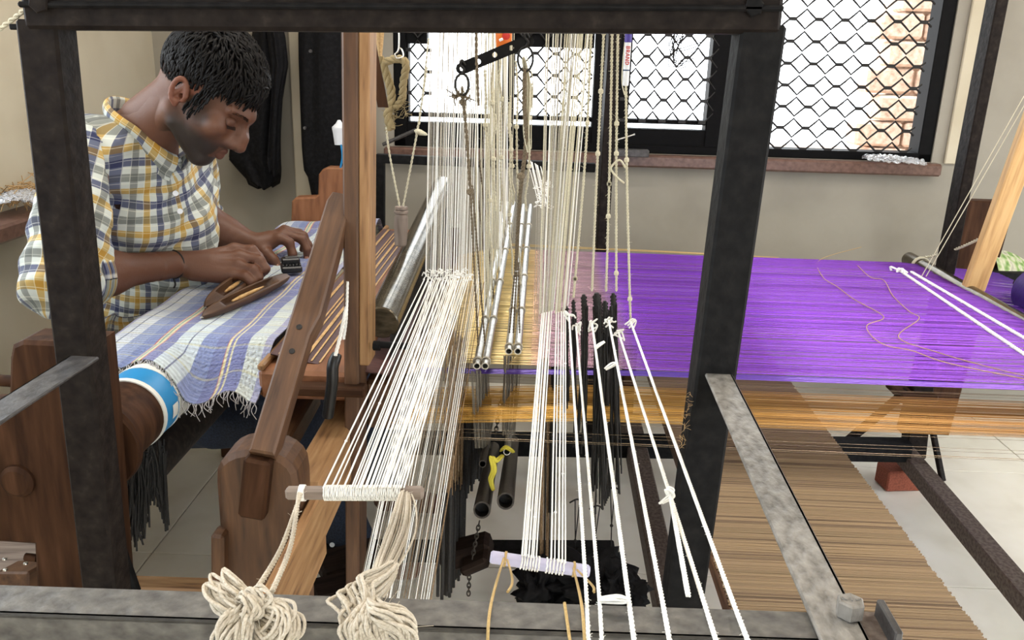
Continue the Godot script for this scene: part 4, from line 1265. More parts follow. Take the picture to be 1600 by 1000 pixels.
func knots() -> void:
	# left bow knot
	var o := thing("bow_knot", "white cotton rope bow tied over the front beam, left knot", "knot", Vector3(-0.1708, 0.8100, -0.4553))
	var z := -0.452
	var c := Vector3(-0.1683, 0.8185, -0.4470)
	var a := MB.new()
	yarn(a, [c, Vector3(-0.1735, 0.8310, -0.4400), Vector3(-0.1867, 0.8294, -0.4500), Vector3(-0.1808, 0.8289, -0.4380), Vector3(-0.1681, 0.8263, -0.4300), c + Vector3(0, 0, 0.01)], 0.0012, 72, 0.007)
	part("bow_loop", a, M.cotton_soft, o)
	var b := MB.new()
	yarn(b, [c, Vector3(-0.1516, 0.8294, -0.4300), Vector3(-0.1405, 0.8291, -0.4250), Vector3(-0.1398, 0.8218, -0.4200), Vector3(-0.1476, 0.8133, -0.4200), Vector3(-0.1554, 0.8171, -0.4250), c + Vector3(0, 0, 0.01)], 0.0012, 72, 0.0065)
	part("bow_loop", b, M.cotton_soft, o)
	var d := MB.new()
	yarn(d, [c, Vector3(-0.1693, 0.8285, -0.4250), Vector3(-0.1750, 0.8199, -0.4200), Vector3(-0.1754, 0.8041, -0.4200)], 0.0012, 43, 0.006)
	yarn(d, [c, Vector3(-0.1623, 0.8273, -0.4200), Vector3(-0.1648, 0.8137, -0.4200), Vector3(-0.1641, 0.8001, -0.4200)], 0.0012, 33, 0.005)
	part("tail", d, M.cotton_soft, o)
	var e := MB.new()
	yarn(e, [Vector3(-0.1706, 0.8266, -0.4400), Vector3(-0.1612, 0.8384, -0.4280), Vector3(-0.1559, 0.8344, -0.4240), Vector3(-0.1605, 0.8288, -0.4240), Vector3(-0.1672, 0.8277, -0.4300)], 0.0012, 43, 0.005)
	fuzz(e, PackedVector3Array([Vector3(-0.1781, 0.8370, -0.4300), Vector3(-0.1391, 0.8285, -0.4200)]), 40, 0.012, 0.0002)
	part("knot_core", e, M.cotton_soft, o)
	# right knot
	var o2 := thing("frayed_knot", "frayed white cotton rope knot over the front beam, right knot", "knot", Vector3(-0.0923, 0.8100, -0.4608))
	var c2 := Vector3(-0.0942, 0.8246, -0.4470)
	var h := MB.new()
	yarn(h, [Vector3(-0.0952, 0.7921, -0.5300), Vector3(-0.0997, 0.8007, -0.5000), Vector3(-0.1001, 0.8207, -0.4600), Vector3(-0.1020, 0.8244, -0.4500), Vector3(-0.0971, 0.8264, -0.4380), c2 + Vector3(0.0, -0.005, 0.02)], 0.0012, 72, 0.009)
	part("knot_core", h, M.cotton_soft, o2)
	var g := MB.new()
	yarn(g, [c2, Vector3(-0.0959, 0.8292, -0.4250), Vector3(-0.0973, 0.8240, -0.4200), Vector3(-0.0939, 0.8085, -0.4200)], 0.0012, 48, 0.007)
	part("tail", g, M.cotton_soft, o2)
	var j := MB.new()
	yarn(j, [c2, Vector3(-0.0842, 0.8366, -0.4200), Vector3(-0.0737, 0.8328, -0.4200), Vector3(-0.0678, 0.8256, -0.4200), Vector3(-0.0687, 0.8143, -0.4200)], 0.0012, 48, 0.007)
	yarn(j, [c2, Vector3(-0.0880, 0.8334, -0.4200), Vector3(-0.0867, 0.8246, -0.4200), Vector3(-0.0816, 0.8136, -0.4200)], 0.0012, 43, 0.006)
	fuzz(j, PackedVector3Array([Vector3(-0.0996, 0.8339, -0.4400), Vector3(-0.0678, 0.8256, -0.4200)]), 70, 0.016, 0.0002)
	part("bow_loop", j, M.cotton_soft, o2)

func ring_at(m: MB, c: Vector3, rx: float, ry: float, r: float, tilt := 0.0) -> void:
	var ps := PackedVector3Array()
	for k in 25:
		var a := TAU * k / 24.0
		ps.append(c + Basis(Vector3.BACK, tilt) * Vector3(cos(a) * rx, sin(a) * ry, 0))
	m.tube(ps, r, 6, false)

func shafts() -> void:
	# perforated lever plate with hooks and rings
	var lv := thing("lever_plate", "tilted dark metal plate with holes hanging below the top beam", "lever", Vector3(-0.0668, 1.1482, -1.2400))
	var a := Vector3(-0.1112, 1.1282, -1.2400)
	var b := Vector3(-0.0201, 1.1672, -1.2400)
	var ln := a.distance_to(b)
	var pg := PackedVector2Array()
	for k in 9:
		var t := PI / 2 + PI * k / 8.0
		pg.append(Vector2(cos(t) * 0.0082, sin(t) * 0.0082))
	for k in 9:
		var t := -PI / 2 + PI * k / 8.0
		pg.append(Vector2(ln + cos(t) * 0.0082, sin(t) * 0.0082))
	var dx := (b - a).normalized()
	var x := Transform3D(Basis(dx, Vector3.BACK.cross(dx), Vector3.BACK), a)
	var cs := CSGCombiner3D.new()
	cs.name = "plate"
	cs.position = -lv.position
	lv.add_child(cs)
	var pl := CSGPolygon3D.new()
	pl.polygon = pg
	pl.depth = 0.004
	pl.transform = Transform3D(x.basis, x.origin + x.basis.z * 0.004)
	pl.material = M.steel_black
	cs.add_child(pl, true)
	for k in 5:
		var h := CSGCylinder3D.new()
		h.radius = 0.0036
		h.height = 0.03
		h.sides = 16
		h.operation = CSGShape3D.OPERATION_SUBTRACTION
		h.transform = Transform3D(x.basis * Basis(Vector3.RIGHT, PI / 2), x * Vector3(ln * k / 4.0, 0, 0.002))
		h.material = M.steel_black
		cs.add_child(h, true)
	for e in [[Vector3(-0.1107, 1.1067, -1.2360), 0.0095, 0.0145], [Vector3(-0.0229, 1.1434, -1.2360), 0.0105, 0.0165]]:
		var m := MB.new()
		ring_at(m, e[0], e[1], e[2], 0.0019)
		var tp: Vector3 = e[0] + Vector3(0, e[2], 0)
		m.tube(smooth_path([tp, tp + Vector3(0.003, 0.006, 0.002), tp + Vector3(-0.002, 0.012, 0.004), tp + Vector3(0.0, 0.018, 0.006), tp + Vector3(0.004, 0.012, 0.0)], 5), 0.0019, 6)
		part("hook_ring", m, M.wire_black, lv)
	# four silver heald pipes, running away from the viewer
	var ends := [[Vector3(-0.0929, 0.6360, -1.3700), Vector3(-0.0828, 0.7525, -2.3500)], [Vector3(-0.0786, 0.6366, -1.3700), Vector3(-0.0633, 0.7531, -2.3500)], [Vector3(-0.0400, 0.6472, -1.4200), Vector3(-0.0364, 0.7469, -2.3500)], [Vector3(-0.0242, 0.6478, -1.4200), Vector3(-0.0169, 0.7475, -2.3500)]]
	var lab := ["silver heald pipe over the warp, first from the left", "silver heald pipe over the warp, second from the left", "silver heald pipe over the warp, third from the left", "silver heald pipe over the warp, fourth from the left"]
	for k in 4:
		var p: Vector3 = ends[k][0]
		var q: Vector3 = ends[k][1]
		var o := thing("heald_pipe", lab[k], "pipe", p, "silver heald pipes")
		var m := MB.new()
		var l := p.distance_to(q)
		m.lathe(p, q - p, [Vector2(0.0048, 0.03), Vector2(0.0048, 0), Vector2(0.0066, 0), Vector2(0.0066, l), Vector2(0, l)], 20)
		var pbody := part("pipe_body", m, M.silver, o)
		var bk := MB.new()
		bk.lathe(p, q - p, [Vector2(0.0049, 0.012), Vector2(0, 0.012)], 16)
		part("bore_shade", bk, M.thread_black, pbody)  # black disc painting the dark inside of the pipe
		for s in [0.02, 0.2, 0.4, 0.6, 0.8]:
			var wnd := MB.new()
			for t in 2:
				ring_at(wnd, p.lerp(q, s) + Vector3(0, 0, t * 0.003), 0.0075, 0.0078, 0.0011, 0.2 * t)
			part("cord_lashing", wnd, M.cord_grey, o)
	# suspension cords from the rings to the pipes
	var r1 := thing("sling_cord", "knotted brown cord hanging from the left ring to the heald pipes", "cord", Vector3(-0.1109, 1.0908, -1.2400))
	var m1 := MB.new()
	rope(m1, smooth_path([Vector3(-0.1106, 1.0937, -1.2360), Vector3(-0.1058, 1.0459, -1.2500), Vector3(-0.0998, 0.9526, -1.2700)], 4), 0.0026, 2, 0.018)
	m1.lathe(Vector3(-0.1099, 1.0821, -1.2400), Vector3.UP, [Vector2(0, -0.006), Vector2(0.005, -0.002), Vector2(0.005, 0.003), Vector2(0, 0.006)], 8)
	m1.lathe(Vector3(-0.1007, 0.9507, -1.2700), Vector3.UP, [Vector2(0, -0.006), Vector2(0.005, -0.002), Vector2(0.005, 0.003), Vector2(0, 0.006)], 8)
	rope(m1, PackedVector3Array([Vector3(-0.0998, 0.9526, -1.2700), Vector3(-0.0926, 0.6663, -1.3900)]), 0.0017, 2, 0.014)
	rope(m1, PackedVector3Array([Vector3(-0.0986, 0.9574, -1.2900), Vector3(-0.0810, 0.6633, -1.4000)]), 0.0017, 2, 0.014)
	part("rope_strand", m1, M.rope_brown, r1)
	m1 = MB.new()
	rope(m1, PackedVector3Array([Vector3(-0.1206, 0.9706, -1.6000), Vector3(-0.0921, 0.6579, -1.7000)]), 0.0017, 2, 0.014)
	part("rope_strand", m1, M.rope_brown, r1)
	m1 = MB.new()
	rope(m1, PackedVector3Array([Vector3(-0.1111, 0.9709, -1.6000), Vector3(-0.0814, 0.6583, -1.7000)]), 0.0017, 2, 0.014)
	part("rope_strand", m1, M.rope_brown, r1)
	var f1 := MB.new()
	fuzz(f1, PackedVector3Array([Vector3(-0.1259, 1.0923, -1.2360), Vector3(-0.0988, 1.0896, -1.2360)]), 50, 0.016, 0.0009)
	part("frayed_end", f1, M.rope_brown, r1)
	var r2 := thing("sling_cord", "knotted dark cord hanging from the right ring to the heald pipes", "cord", Vector3(-0.0233, 1.1280, -1.2400))
	var m2 := MB.new()
	rope(m2, smooth_path([Vector3(-0.0233, 1.1298, -1.2360), Vector3(-0.0229, 1.0796, -1.2500), Vector3(-0.0188, 1.0294, -1.2600), Vector3(-0.0264, 0.9386, -1.3000), Vector3(-0.0309, 0.8077, -1.3800)], 4), 0.0034, 3, 0.02)
	for e in [[800, 0], [808, 1], [813, 2]]:
		pass
	rope(m2, PackedVector3Array([Vector3(-0.0312, 0.8187, -1.3800), Vector3(-0.0404, 0.6752, -1.4400)]), 0.0016, 2, 0.014)
	rope(m2, PackedVector3Array([Vector3(-0.0291, 0.8187, -1.3800), Vector3(-0.0335, 0.6755, -1.4400)]), 0.0016, 2, 0.014)
	rope(m2, PackedVector3Array([Vector3(-0.0270, 0.8188, -1.3800), Vector3(-0.0221, 0.6759, -1.4400)]), 0.0016, 2, 0.014)
	m2.lathe(Vector3(-0.0248, 0.9760, -1.2700), Vector3.UP, [Vector2(0, -0.007), Vector2(0.006, -0.002), Vector2(0.006, 0.003), Vector2(0, 0.007)], 8)
	part("rope_strand", m2, M.rope_brown, r2)
	var f2 := MB.new()
	yarn(f2, [Vector3(-0.0257, 1.1451, -1.2400), Vector3(-0.0194, 1.1105, -1.2500), Vector3(-0.0193, 1.0477, -1.2600), Vector3(-0.0146, 1.0158, -1.2600)], 0.0008, 16, 0.006)
	part("frayed_end", f2, M.cord_cream, r2)
	# more hanging cords behind the lever
	var hc := thing("knotted_cords", "loose knotted cream cords hanging behind the metal plate", "cords", Vector3(-0.0695, 1.0758, -1.6000))
	for e in [[Vector3(-0.0965, 1.1215, -1.5000), Vector3(-0.0829, 0.7515, -1.6000)], [Vector3(-0.0815, 1.1323, -1.5000), Vector3(-0.0743, 0.8730, -1.5500)], [Vector3(-0.0543, 1.0762, -1.6000), Vector3(-0.0470, 0.8603, -1.7000)], [Vector3(-0.0564, 1.0648, -1.6000), Vector3(-0.0456, 0.7145, -1.7000)], [Vector3(-0.0745, 1.1425, -1.6000), Vector3(-0.0724, 0.8465, -1.7000)], [Vector3(-0.0467, 1.1377, -1.6000), Vector3(-0.0294, 0.6601, -1.7500)], [Vector3(-0.0167, 1.1028, -1.5000), Vector3(-0.0196, 0.8659, -1.6000)]]:
		var m := MB.new()
		var ps := bend(e[0], e[1], 0.0, 8, 0.004)
		rope(m, ps, 0.0022, 2, 0.016)
		fuzz(m, ps, 50, 0.01, 0.0003)
		for k in 2:
			var p: Vector3 = ps[2 + k * 3]
			m.lathe(p, Vector3.UP, [Vector2(0, -0.006), Vector2(0.0045, -0.002), Vector2(0.0045, 0.003), Vector2(0, 0.006)], 7)
		part("cord", m, M.cord_cream, hc)
	var vr := MB.new()
	rope(vr, PackedVector3Array([Vector3(-0.0893, 1.1843, -1.2000), Vector3(-0.0889, 1.1517, -1.2000), Vector3(-0.0843, 1.0807, -1.2000)]), 0.0022, 2, 0.016)
	tag(part("brown_cord", vr, M.rope_brown), "short brown cord hanging in front of the metal plate", "cord")
	# heddle sheets below the pipes, small silver pipes and dark pipes
	var hs := thing("lower_heddles", "grey translucent heddle strands dropping from the heald pipes to the lower pipes", "cords", Vector3(-0.08, 0.5, -1.6))
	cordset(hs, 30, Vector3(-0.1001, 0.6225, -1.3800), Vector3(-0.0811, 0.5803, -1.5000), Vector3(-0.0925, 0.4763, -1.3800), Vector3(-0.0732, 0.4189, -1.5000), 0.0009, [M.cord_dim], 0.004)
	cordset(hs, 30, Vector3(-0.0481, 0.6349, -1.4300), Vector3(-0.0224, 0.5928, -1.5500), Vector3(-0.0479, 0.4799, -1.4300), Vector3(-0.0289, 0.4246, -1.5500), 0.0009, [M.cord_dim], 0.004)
	var lowp := [[Vector3(-0.0782, 0.4656, -1.3400), Vector3(-0.0884, 0.3264, -1.9000), 0.0065, M.pipe_dark, "small dull pipe just above the left thick dark pipe"], [Vector3(-0.0374, 0.4711, -1.3800), Vector3(-0.0394, 0.4123, -1.6000), 0.0062, M.silver, "small bright silver pipe just above the right thick dark pipe"], [Vector3(-0.0743, 0.4098, -1.2800), Vector3(-0.0826, 0.2486, -1.8500), 0.0148, M.pipe_dark, "thick dark iron pipe hanging low, left one of the pair"], [Vector3(-0.0346, 0.4287, -1.2800), Vector3(-0.0371, 0.2674, -1.8500), 0.0148, M.pipe_dark, "thick dark iron pipe hanging low, right one of the pair"]]
	for e in lowp:
		var o := thing("lower_pipe", e[4], "pipe", e[0], "pipes under the warp")
		var p: Vector3 = e[0]
		var q: Vector3 = e[1]
		var l := p.distance_to(q)
		var m := MB.new()
		m.lathe(p, q - p, [Vector2(e[2] * 0.8, 0.08), Vector2(e[2] * 0.8, 0), Vector2(e[2], 0), Vector2(e[2], l), Vector2(0, l)], 24)
		var pbody := part("pipe_body", m, e[3], o)
		var bk := MB.new()
		bk.lathe(p, q - p, [Vector2(e[2] * 0.81, 0.03), Vector2(0, 0.03)], 20)
		part("bore_shade", bk, M.thread_black, pbody)  # black disc again for the shade inside the pipe mouth
	var yc := thing("yellow_rag", "twisted yellow cloth strip tied around the lower pipes", "cloth", Vector3(-0.0590, 0.4583, -1.3200))
	var ym := MB.new()
	yarn(ym, [Vector3(-0.0435, 0.4732, -1.3600), Vector3(-0.0533, 0.4779, -1.3300), Vector3(-0.0601, 0.4837, -1.3300), Vector3(-0.0558, 0.4646, -1.3200), Vector3(-0.0610, 0.4459, -1.3200), Vector3(-0.0573, 0.4276, -1.3200)], 0.0022, 9, 0.0035)
	yarn(ym, [Vector3(-0.0474, 0.4781, -1.3700), Vector3(-0.0371, 0.4896, -1.3600), Vector3(-0.0247, 0.4766, -1.3700)], 0.0018, 6, 0.003)
	part("cloth_strip", ym, M.yellow_cloth, yc)
	chain("chain", "small dark steel chain between the two heald pipes", Vector3(-0.0617, 0.4407, -1.7000), Vector3(-0.0723, 0.3527, -1.7000), 9)
	chain("chain", "dark steel chain hanging from the left thick pipe to the wooden pedal", Vector3(-0.0795, 0.3755, -1.3000), Vector3(-0.0908, 0.3024, -1.3000), 9)
	chain("chain", "dark steel chain end hanging below the wooden pedal block", Vector3(-0.0988, 0.2589, -1.3500), Vector3(-0.1004, 0.1905, -1.3500), 8)

func chain(called: String, label: String, a: Vector3, b: Vector3, n: int) -> void:
	var o := thing(called, label, "chain", a)
	var l := a.distance_to(b) / n
	for k in n:
		var c := a.lerp(b, (k + 0.5) / n)
		var d := (b - a).normalized()
		var s := (Vector3.RIGHT if k % 2 else Vector3.BACK)
		s = (s - d * s.dot(d)).normalized()
		var ps := PackedVector3Array()
		for j in 15:
			var t := TAU * j / 14.0
			ps.append(c + d * cos(t) * l * 0.72 + s * sin(t) * l * 0.36)
		var m := MB.new()
		m.tube(ps, l * 0.15, 5, false)
		part("chain_link", m, M.pipe_dark, o)

func right_cords() -> void:
	var wb := thing("white_cord_bundle", "bundle of bright white cords right of the lever, tied to the silver stick", "cords", Vector3(0.0174, 0.7663, -1.3000))
	cordset(wb, 22, Vector3(0.0061, 1.2072, -1.3000), Vector3(0.0517, 1.2102, -1.3400), Vector3(0.0115, 0.7615, -1.2800), Vector3(0.0329, 0.7485, -1.3400), 0.00085, [M.cord_white, M.cord_cream, M.cord_grey], 0.004, "cord", 1)
	cordset(wb, 7, Vector3(0.0136, 0.7616, -1.2800), Vector3(0.0299, 0.7604, -1.3000), Vector3(-0.0027, 0.6503, -0.7750), Vector3(0.0128, 0.6480, -0.7750), 0.00095, [M.cord_white], 0.001, "cord", 2)
	cordset(wb, 12, Vector3(0.0536, 1.2102, -1.3400), Vector3(0.0747, 1.2125, -1.3800), Vector3(0.0362, 0.7564, -1.3000), Vector3(0.0568, 0.7434, -1.3600), 0.001, C2(), 0.003, "cord", 1)
	cordset(wb, 5, Vector3(0.0381, 0.7586, -1.3000), Vector3(0.0523, 0.7612, -1.3000), Vector3(0.0289, 0.6457, -0.7750), Vector3(0.0437, 0.6434, -0.7750), 0.00095, [M.cord_white], 0.001, "cord", 2)
	cordset(wb, 8, Vector3(-0.0196, 0.9443, -1.7500), Vector3(0.0068, 0.9360, -1.7000), Vector3(0.0043, 0.8645, -1.7000), Vector3(0.0232, 0.8844, -1.6000), 0.001, [M.cord_white], 0.002)
	cordset(wb, 8, Vector3(-0.0008, 0.8618, -1.7000), Vector3(0.0233, 0.8820, -1.6000), Vector3(0.0054, 0.5343, -1.7000), Vector3(0.0332, 0.5716, -1.6000), 0.0006, [M.cord_grey], 0.002)
	var ks := MB.new()
	for k in 50:
		var p := Vector3(0.0132, 0.8937, -1.6000) + Vector3(rng.randf_range(-0.014, 0.012), rng.randf_range(-0.02, 0.03), rng.randf_range(-0.03, 0.03))
		ks.tube(smooth_path([p, p + Vector3(rng.randf_range(-0.008, 0.008), rng.randf_range(-0.004, 0.006), 0.003), p + Vector3(rng.randf_range(-0.008, 0.008), rng.randf_range(-0.006, 0.006), 0.004)], 3), 0.001, 4)
	part("knot_row", ks, M.cord_white, wb).set_meta("kind", "stuff")
	var sa := Vector3(-0.0356, 0.6439, -0.7800)
	var se := Vector3(0.0694, 0.6312, -0.7800)
	var st := stick("silver_stick", "short silver wrapped stick hung under the right cord bundle", sa, se, 0.0068, M.lilac, false)
	windings(st, sa, se, 0.3, 0.5, 7, 0.0068, 0.001, M.cord_white)
	windings(st, sa, se, 0.55, 0.75, 6, 0.0068, 0.001, M.cord_white)
	windings(st, sa, se, 0.14, 0.16, 2, 0.0068, 0.0009, M.cord_tan)
	windings(st, sa, se, 0.83, 0.85, 2, 0.0068, 0.0009, M.cord_tan)
	for e in [["tan string from the silver stick down over the front beam, left one", Vector3(-0.0213, 0.6463, -0.7750), Vector3(-0.0204, 0.8047, -0.4800), Vector3(-0.0205, 0.8035, -0.4400)], ["tan string from the silver stick down over the front beam, right one", Vector3(0.0520, 0.6376, -0.7750), Vector3(0.0385, 0.8077, -0.4800), Vector3(0.0391, 0.8066, -0.4400)]]:
		var m := MB.new()
		m.tube(smooth_path([e[1], e[2], e[3]], 6), 0.0011, 5)
		m.tube(smooth_path([e[1] + Vector3(0.004, 0, 0.003), (e[1] as Vector3).lerp(e[2], 0.6) + Vector3(0.012, 0, 0), e[2] + Vector3(0.01, -0.006, -0.02)], 6), 0.0011, 5)
		tag(part("tan_string", m, M.cord_tan), e[0], "string")
	var ts := MB.new()
	ts.tube(PackedVector3Array([Vector3(0.0272, 0.8119, -0.4720), Vector3(0.0302, 0.8062, -0.4400)]), 0.0011, 5)
	tag(part("tan_string", ts, M.cord_tan), "short tan string lying over the front beam beside the slanting cords", "string")
	# four fuzzy cords
	var fz := [[Vector3(0.0877, 1.2093, -1.3000), Vector3(0.0890, 1.0100, -1.3000), Vector3(0.0921, 0.7954, -1.3000)], [Vector3(0.0987, 1.2096, -1.3000), Vector3(0.1072, 1.0105, -1.3000), Vector3(0.1143, 0.7962, -1.3000)], [Vector3(0.1069, 1.2098, -1.3000), Vector3(0.1168, 1.0108, -1.3000), Vector3(0.1303, 0.7968, -1.3000)], [Vector3(0.1179, 1.2101, -1.3000), Vector3(0.1327, 1.0018, -1.3000), Vector3(0.1557, 0.7502, -1.3000)], [Vector3(0.0694, 1.2089, -1.3000), Vector3(0.0707, 1.0094, -1.3000), Vector3(0.0634, 0.7839, -1.3000)]]
	var fl := ["fuzzy cream cord down to the black pads, second from the left", "fuzzy cream cord down to the black pads, third from the left", "fuzzy cream cord down to the black pads, fourth from the left", "fuzzy cream cord down to the black pads, rightmost", "fuzzy cream cord down to the black pads, leftmost"]
	for k in 5:
		var m := MB.new()
		var ps := smooth_path(fz[k], 5)
		rope(m, ps, 0.0021, 2, 0.01, 5)
		fuzz(m, ps, 160, 0.006, 0.00022)
		for j in 3:
			var p: Vector3 = ps[rng.randi_range(1, ps.size() - 2)]
			m.lathe(p, Vector3.UP, [Vector2(0, -0.006), Vector2(0.0038, -0.002), Vector2(0.0038, 0.002), Vector2(0, 0.006)], 7)
		if k == 3:
			m.tube(smooth_path([Vector3(0.1316, 0.9903, -1.3000), Vector3(0.1212, 1.0026, -1.2900), Vector3(0.1096, 0.9908, -1.2900), Vector3(0.1170, 0.9787, -1.2900), Vector3(0.1312, 0.9671, -1.3000)], 5), 0.0016, 5)
		tag(part("fuzzy_cord", m, M.cord_cream), fl[k], "cord", "fuzzy cords above the black pads")
	# slanting white cords tied over the front beam
	var sl := [[Vector3(0.0567, 0.7622, -1.2800), Vector3(0.0421, 0.8093, -0.4780), Vector3(0.0411, 0.8084, -0.4350)], [Vector3(0.0687, 0.7436, -1.2800), Vector3(0.0503, 0.8112, -0.4780), Vector3(0.0492, 0.8088, -0.4350)], [Vector3(0.0935, 0.7499, -1.2800), Vector3(0.0695, 0.8107, -0.4780), Vector3(0.0689, 0.8099, -0.4350)], [Vector3(0.1193, 0.7550, -1.2800), Vector3(0.0917, 0.8099, -0.4780), Vector3(0.0904, 0.8110, -0.4350)], [Vector3(0.1355, 0.7366, -1.2800), Vector3(0.1197, 0.8084, -0.4780), Vector3(0.1187, 0.8125, -0.4350)], [Vector3(0.1534, 0.7542, -1.2800), Vector3(0.1382, 0.8104, -0.4780), Vector3(0.1378, 0.8136, -0.4350)]]
	var sn := ["leftmost", "second from the left", "third from the left", "fourth from the left", "fifth from the left", "rightmost"]
	for k in 6:
		var m := MB.new()
		var ps := PackedVector3Array([sl[k][0], (sl[k][0] as Vector3).lerp(sl[k][1], 0.5), sl[k][1], sl[k][2]])
		rope(m, ps, 0.0015 if k < 2 else 0.0018, 3, 0.012, 5)
		fuzz(m, ps, 70, 0.0035, 0.00018)
		var kn: Vector3 = sl[k][0]
		for j in 5:
			m.tube(smooth_path([kn, kn + Vector3(rng.randf_range(-0.009, 0.009), rng.randf_range(-0.004, 0.008), 0.005), kn + Vector3(rng.randf_range(-0.011, 0.011), rng.randf_range(-0.014, 0.003), 0.004)], 4), 0.0014, 5)
		if k == 2 or k == 3:
			var p := (sl[k][0] as Vector3).lerp(sl[k][1], 0.2 if k == 2 else 0.3)
			yarn(m, [p, p + Vector3(0.004, 0.006, 0.003), p + Vector3(0.012, 0.012, 0.003)] if k == 2 else [p, p + Vector3(-0.006, -0.001, 0.003), p + Vector3(-0.015, -0.008, 0.003)], 0.001, 5, 0.0025)
		if k == 4:
			var p := (sl[k][0] as Vector3).lerp(sl[k][1], 0.78)
			yarn(m, [p + Vector3(-0.008, -0.006, 0.002), p, p + Vector3(-0.004, 0.008, 0.003)], 0.001, 6, 0.003)
			rope(m, PackedVector3Array([p, (sl[k][1] as Vector3) + Vector3(-0.01, 0.002, -0.01)]), 0.002, 3, 0.012, 5)
		if k == 1 or k == 2:
			yarn(m, [sl[1][1], (sl[1][1] as Vector3) + Vector3(0.01, 0.004, 0.004), (sl[2][1] as Vector3) + Vector3(-0.002, 0.003, 0.003)], 0.001, 6, 0.002)
		tag(part("slanting_rope", m, M.cord_white), "white twisted cord slanting down to the front beam, " + sn[k], "cord", "white cords tied over the front beam")
	# black pads: wrapped heads with a skirt of black threads
	var pd := [[Vector3(0.0556, 0.7581, -1.3400), Vector3(0.0619, 0.5743, -1.3400), "leftmost of the black heddle tassels, beside the white bundle", 0.006], [Vector3(0.0684, 0.7523, -1.4000), Vector3(0.0854, 0.4743, -1.4000), "second black heddle tassel from the left", 0.008], [Vector3(0.0817, 0.7786, -1.3400), Vector3(0.0916, 0.5037, -1.3400), "third black heddle tassel from the left", 0.012], [Vector3(0.1024, 0.7816, -1.3400), Vector3(0.1266, 0.3934, -1.3400), "fourth black heddle tassel from the left, the thickest", 0.017], [Vector3(0.1236, 0.7463, -1.4200), Vector3(0.1468, 0.3756, -1.4200), "fifth black heddle tassel from the left", 0.013], [Vector3(0.1294, 0.7825, -1.3400), Vector3(0.1560, 0.4263, -1.3400), "rightmost black heddle tassel", 0.012]]
	for e in pd:
		var a: Vector3 = e[0]
		var b: Vector3 = e[1]
		var w: float = e[3]
		var o := thing("heddle_tassel", e[2], "tassel", a, "black heddle tassels")
		var hm := MB.new()
		var tip := a + Vector3(w * 0.6, -0.075, 0.0)
		hm.tube(PackedVector3Array([a, a.lerp(tip, 0.1), a.lerp(tip, 0.5), tip]), [w * 0.22, w * 0.32, w * 0.36, w * 0.3], 10)
		for k in 12:
			ring_at(hm, a.lerp(tip, 0.08 + k * 0.078), w * 0.38, w * 0.2, 0.0011, 0.3)
		part("wrapped_head", hm, M.thread_black, o)
		for k in int(w * 1600):
			var m := MB.new()
			var s := a.lerp(tip, rng.randf_range(0.2, 1.0)) + Vector3(rng.randf_range(-w, w) * 0.5, 0, rng.randf_range(-w, w))
			var en := b + Vector3(rng.randf_range(-w, w) * 0.8, rng.randf_range(-0.015, 0.05), rng.randf_range(-w, w))
			m.tube(bend(s, en, 0.0, 5, 0.0015), 0.0013, 4)
			part("strand", m, M.thread_black, o)
	# rusty strands and thin tie threads below
	var rs := thing("rusty_strands", "column of rust brown strands behind the right white cords", "cords", Vector3(0.0398, 0.3420, -1.4000))
	cordset(rs, 16, Vector3(0.0194, 0.6617, -1.3500), Vector3(0.0408, 0.5719, -1.6000), Vector3(0.0301, 0.1903, -1.3500), Vector3(0.0558, 0.0703, -1.6000), 0.0012, [M.thread_rust, M.thread_rust, M.thread_black], 0.004, "strand")
	cordset(rs, 8, Vector3(0.0407, 0.6082, -1.5000), Vector3(0.0536, 0.5724, -1.6000), Vector3(0.0464, 0.2844, -1.5000), Vector3(0.0630, 0.2274, -1.6000), 0.002, [M.thread_black], 0.004, "strand")
	for e in [["thin dark tie thread hanging below the tassels, leftmost", Vector3(0.0940, 0.3711, -1.4000), Vector3(0.0953, 0.1220, -1.4000)], ["thin dark tie thread hanging below the tassels, middle one", Vector3(0.1311, 0.3595, -1.4000), Vector3(0.1322, 0.1670, -1.4000)], ["thin knotted tie thread hanging below the rightmost tassel", Vector3(0.1568, 0.4002, -1.4000), Vector3(0.1663, 0.1687, -1.4000)]]:
		var m := MB.new()
		var mid := (e[1] as Vector3).lerp(e[2], 0.35)
		m.tube(PackedVector3Array([e[1] + Vector3(-0.004, 0, 0), mid, e[2]]), 0.0011, 5)
		m.tube(PackedVector3Array([e[1] + Vector3(0.005, 0, 0), mid]), 0.0011, 5)
		m.lathe(mid, Vector3.UP, [Vector2(0, -0.005), Vector2(0.0032, -0.001), Vector2(0.0032, 0.001), Vector2(0, 0.005)], 7)
		m.tube(smooth_path([e[1] + Vector3(-0.014, -0.008, 0), e[1], e[1] + Vector3(0.012, -0.006, 0)], 4), 0.0016, 5)
		tag(part("tie_thread", m, M.thread_black), e[0], "thread")

func C2() -> Array:
	return [M.cord_cream, M.cord_white, M.cord_cream]

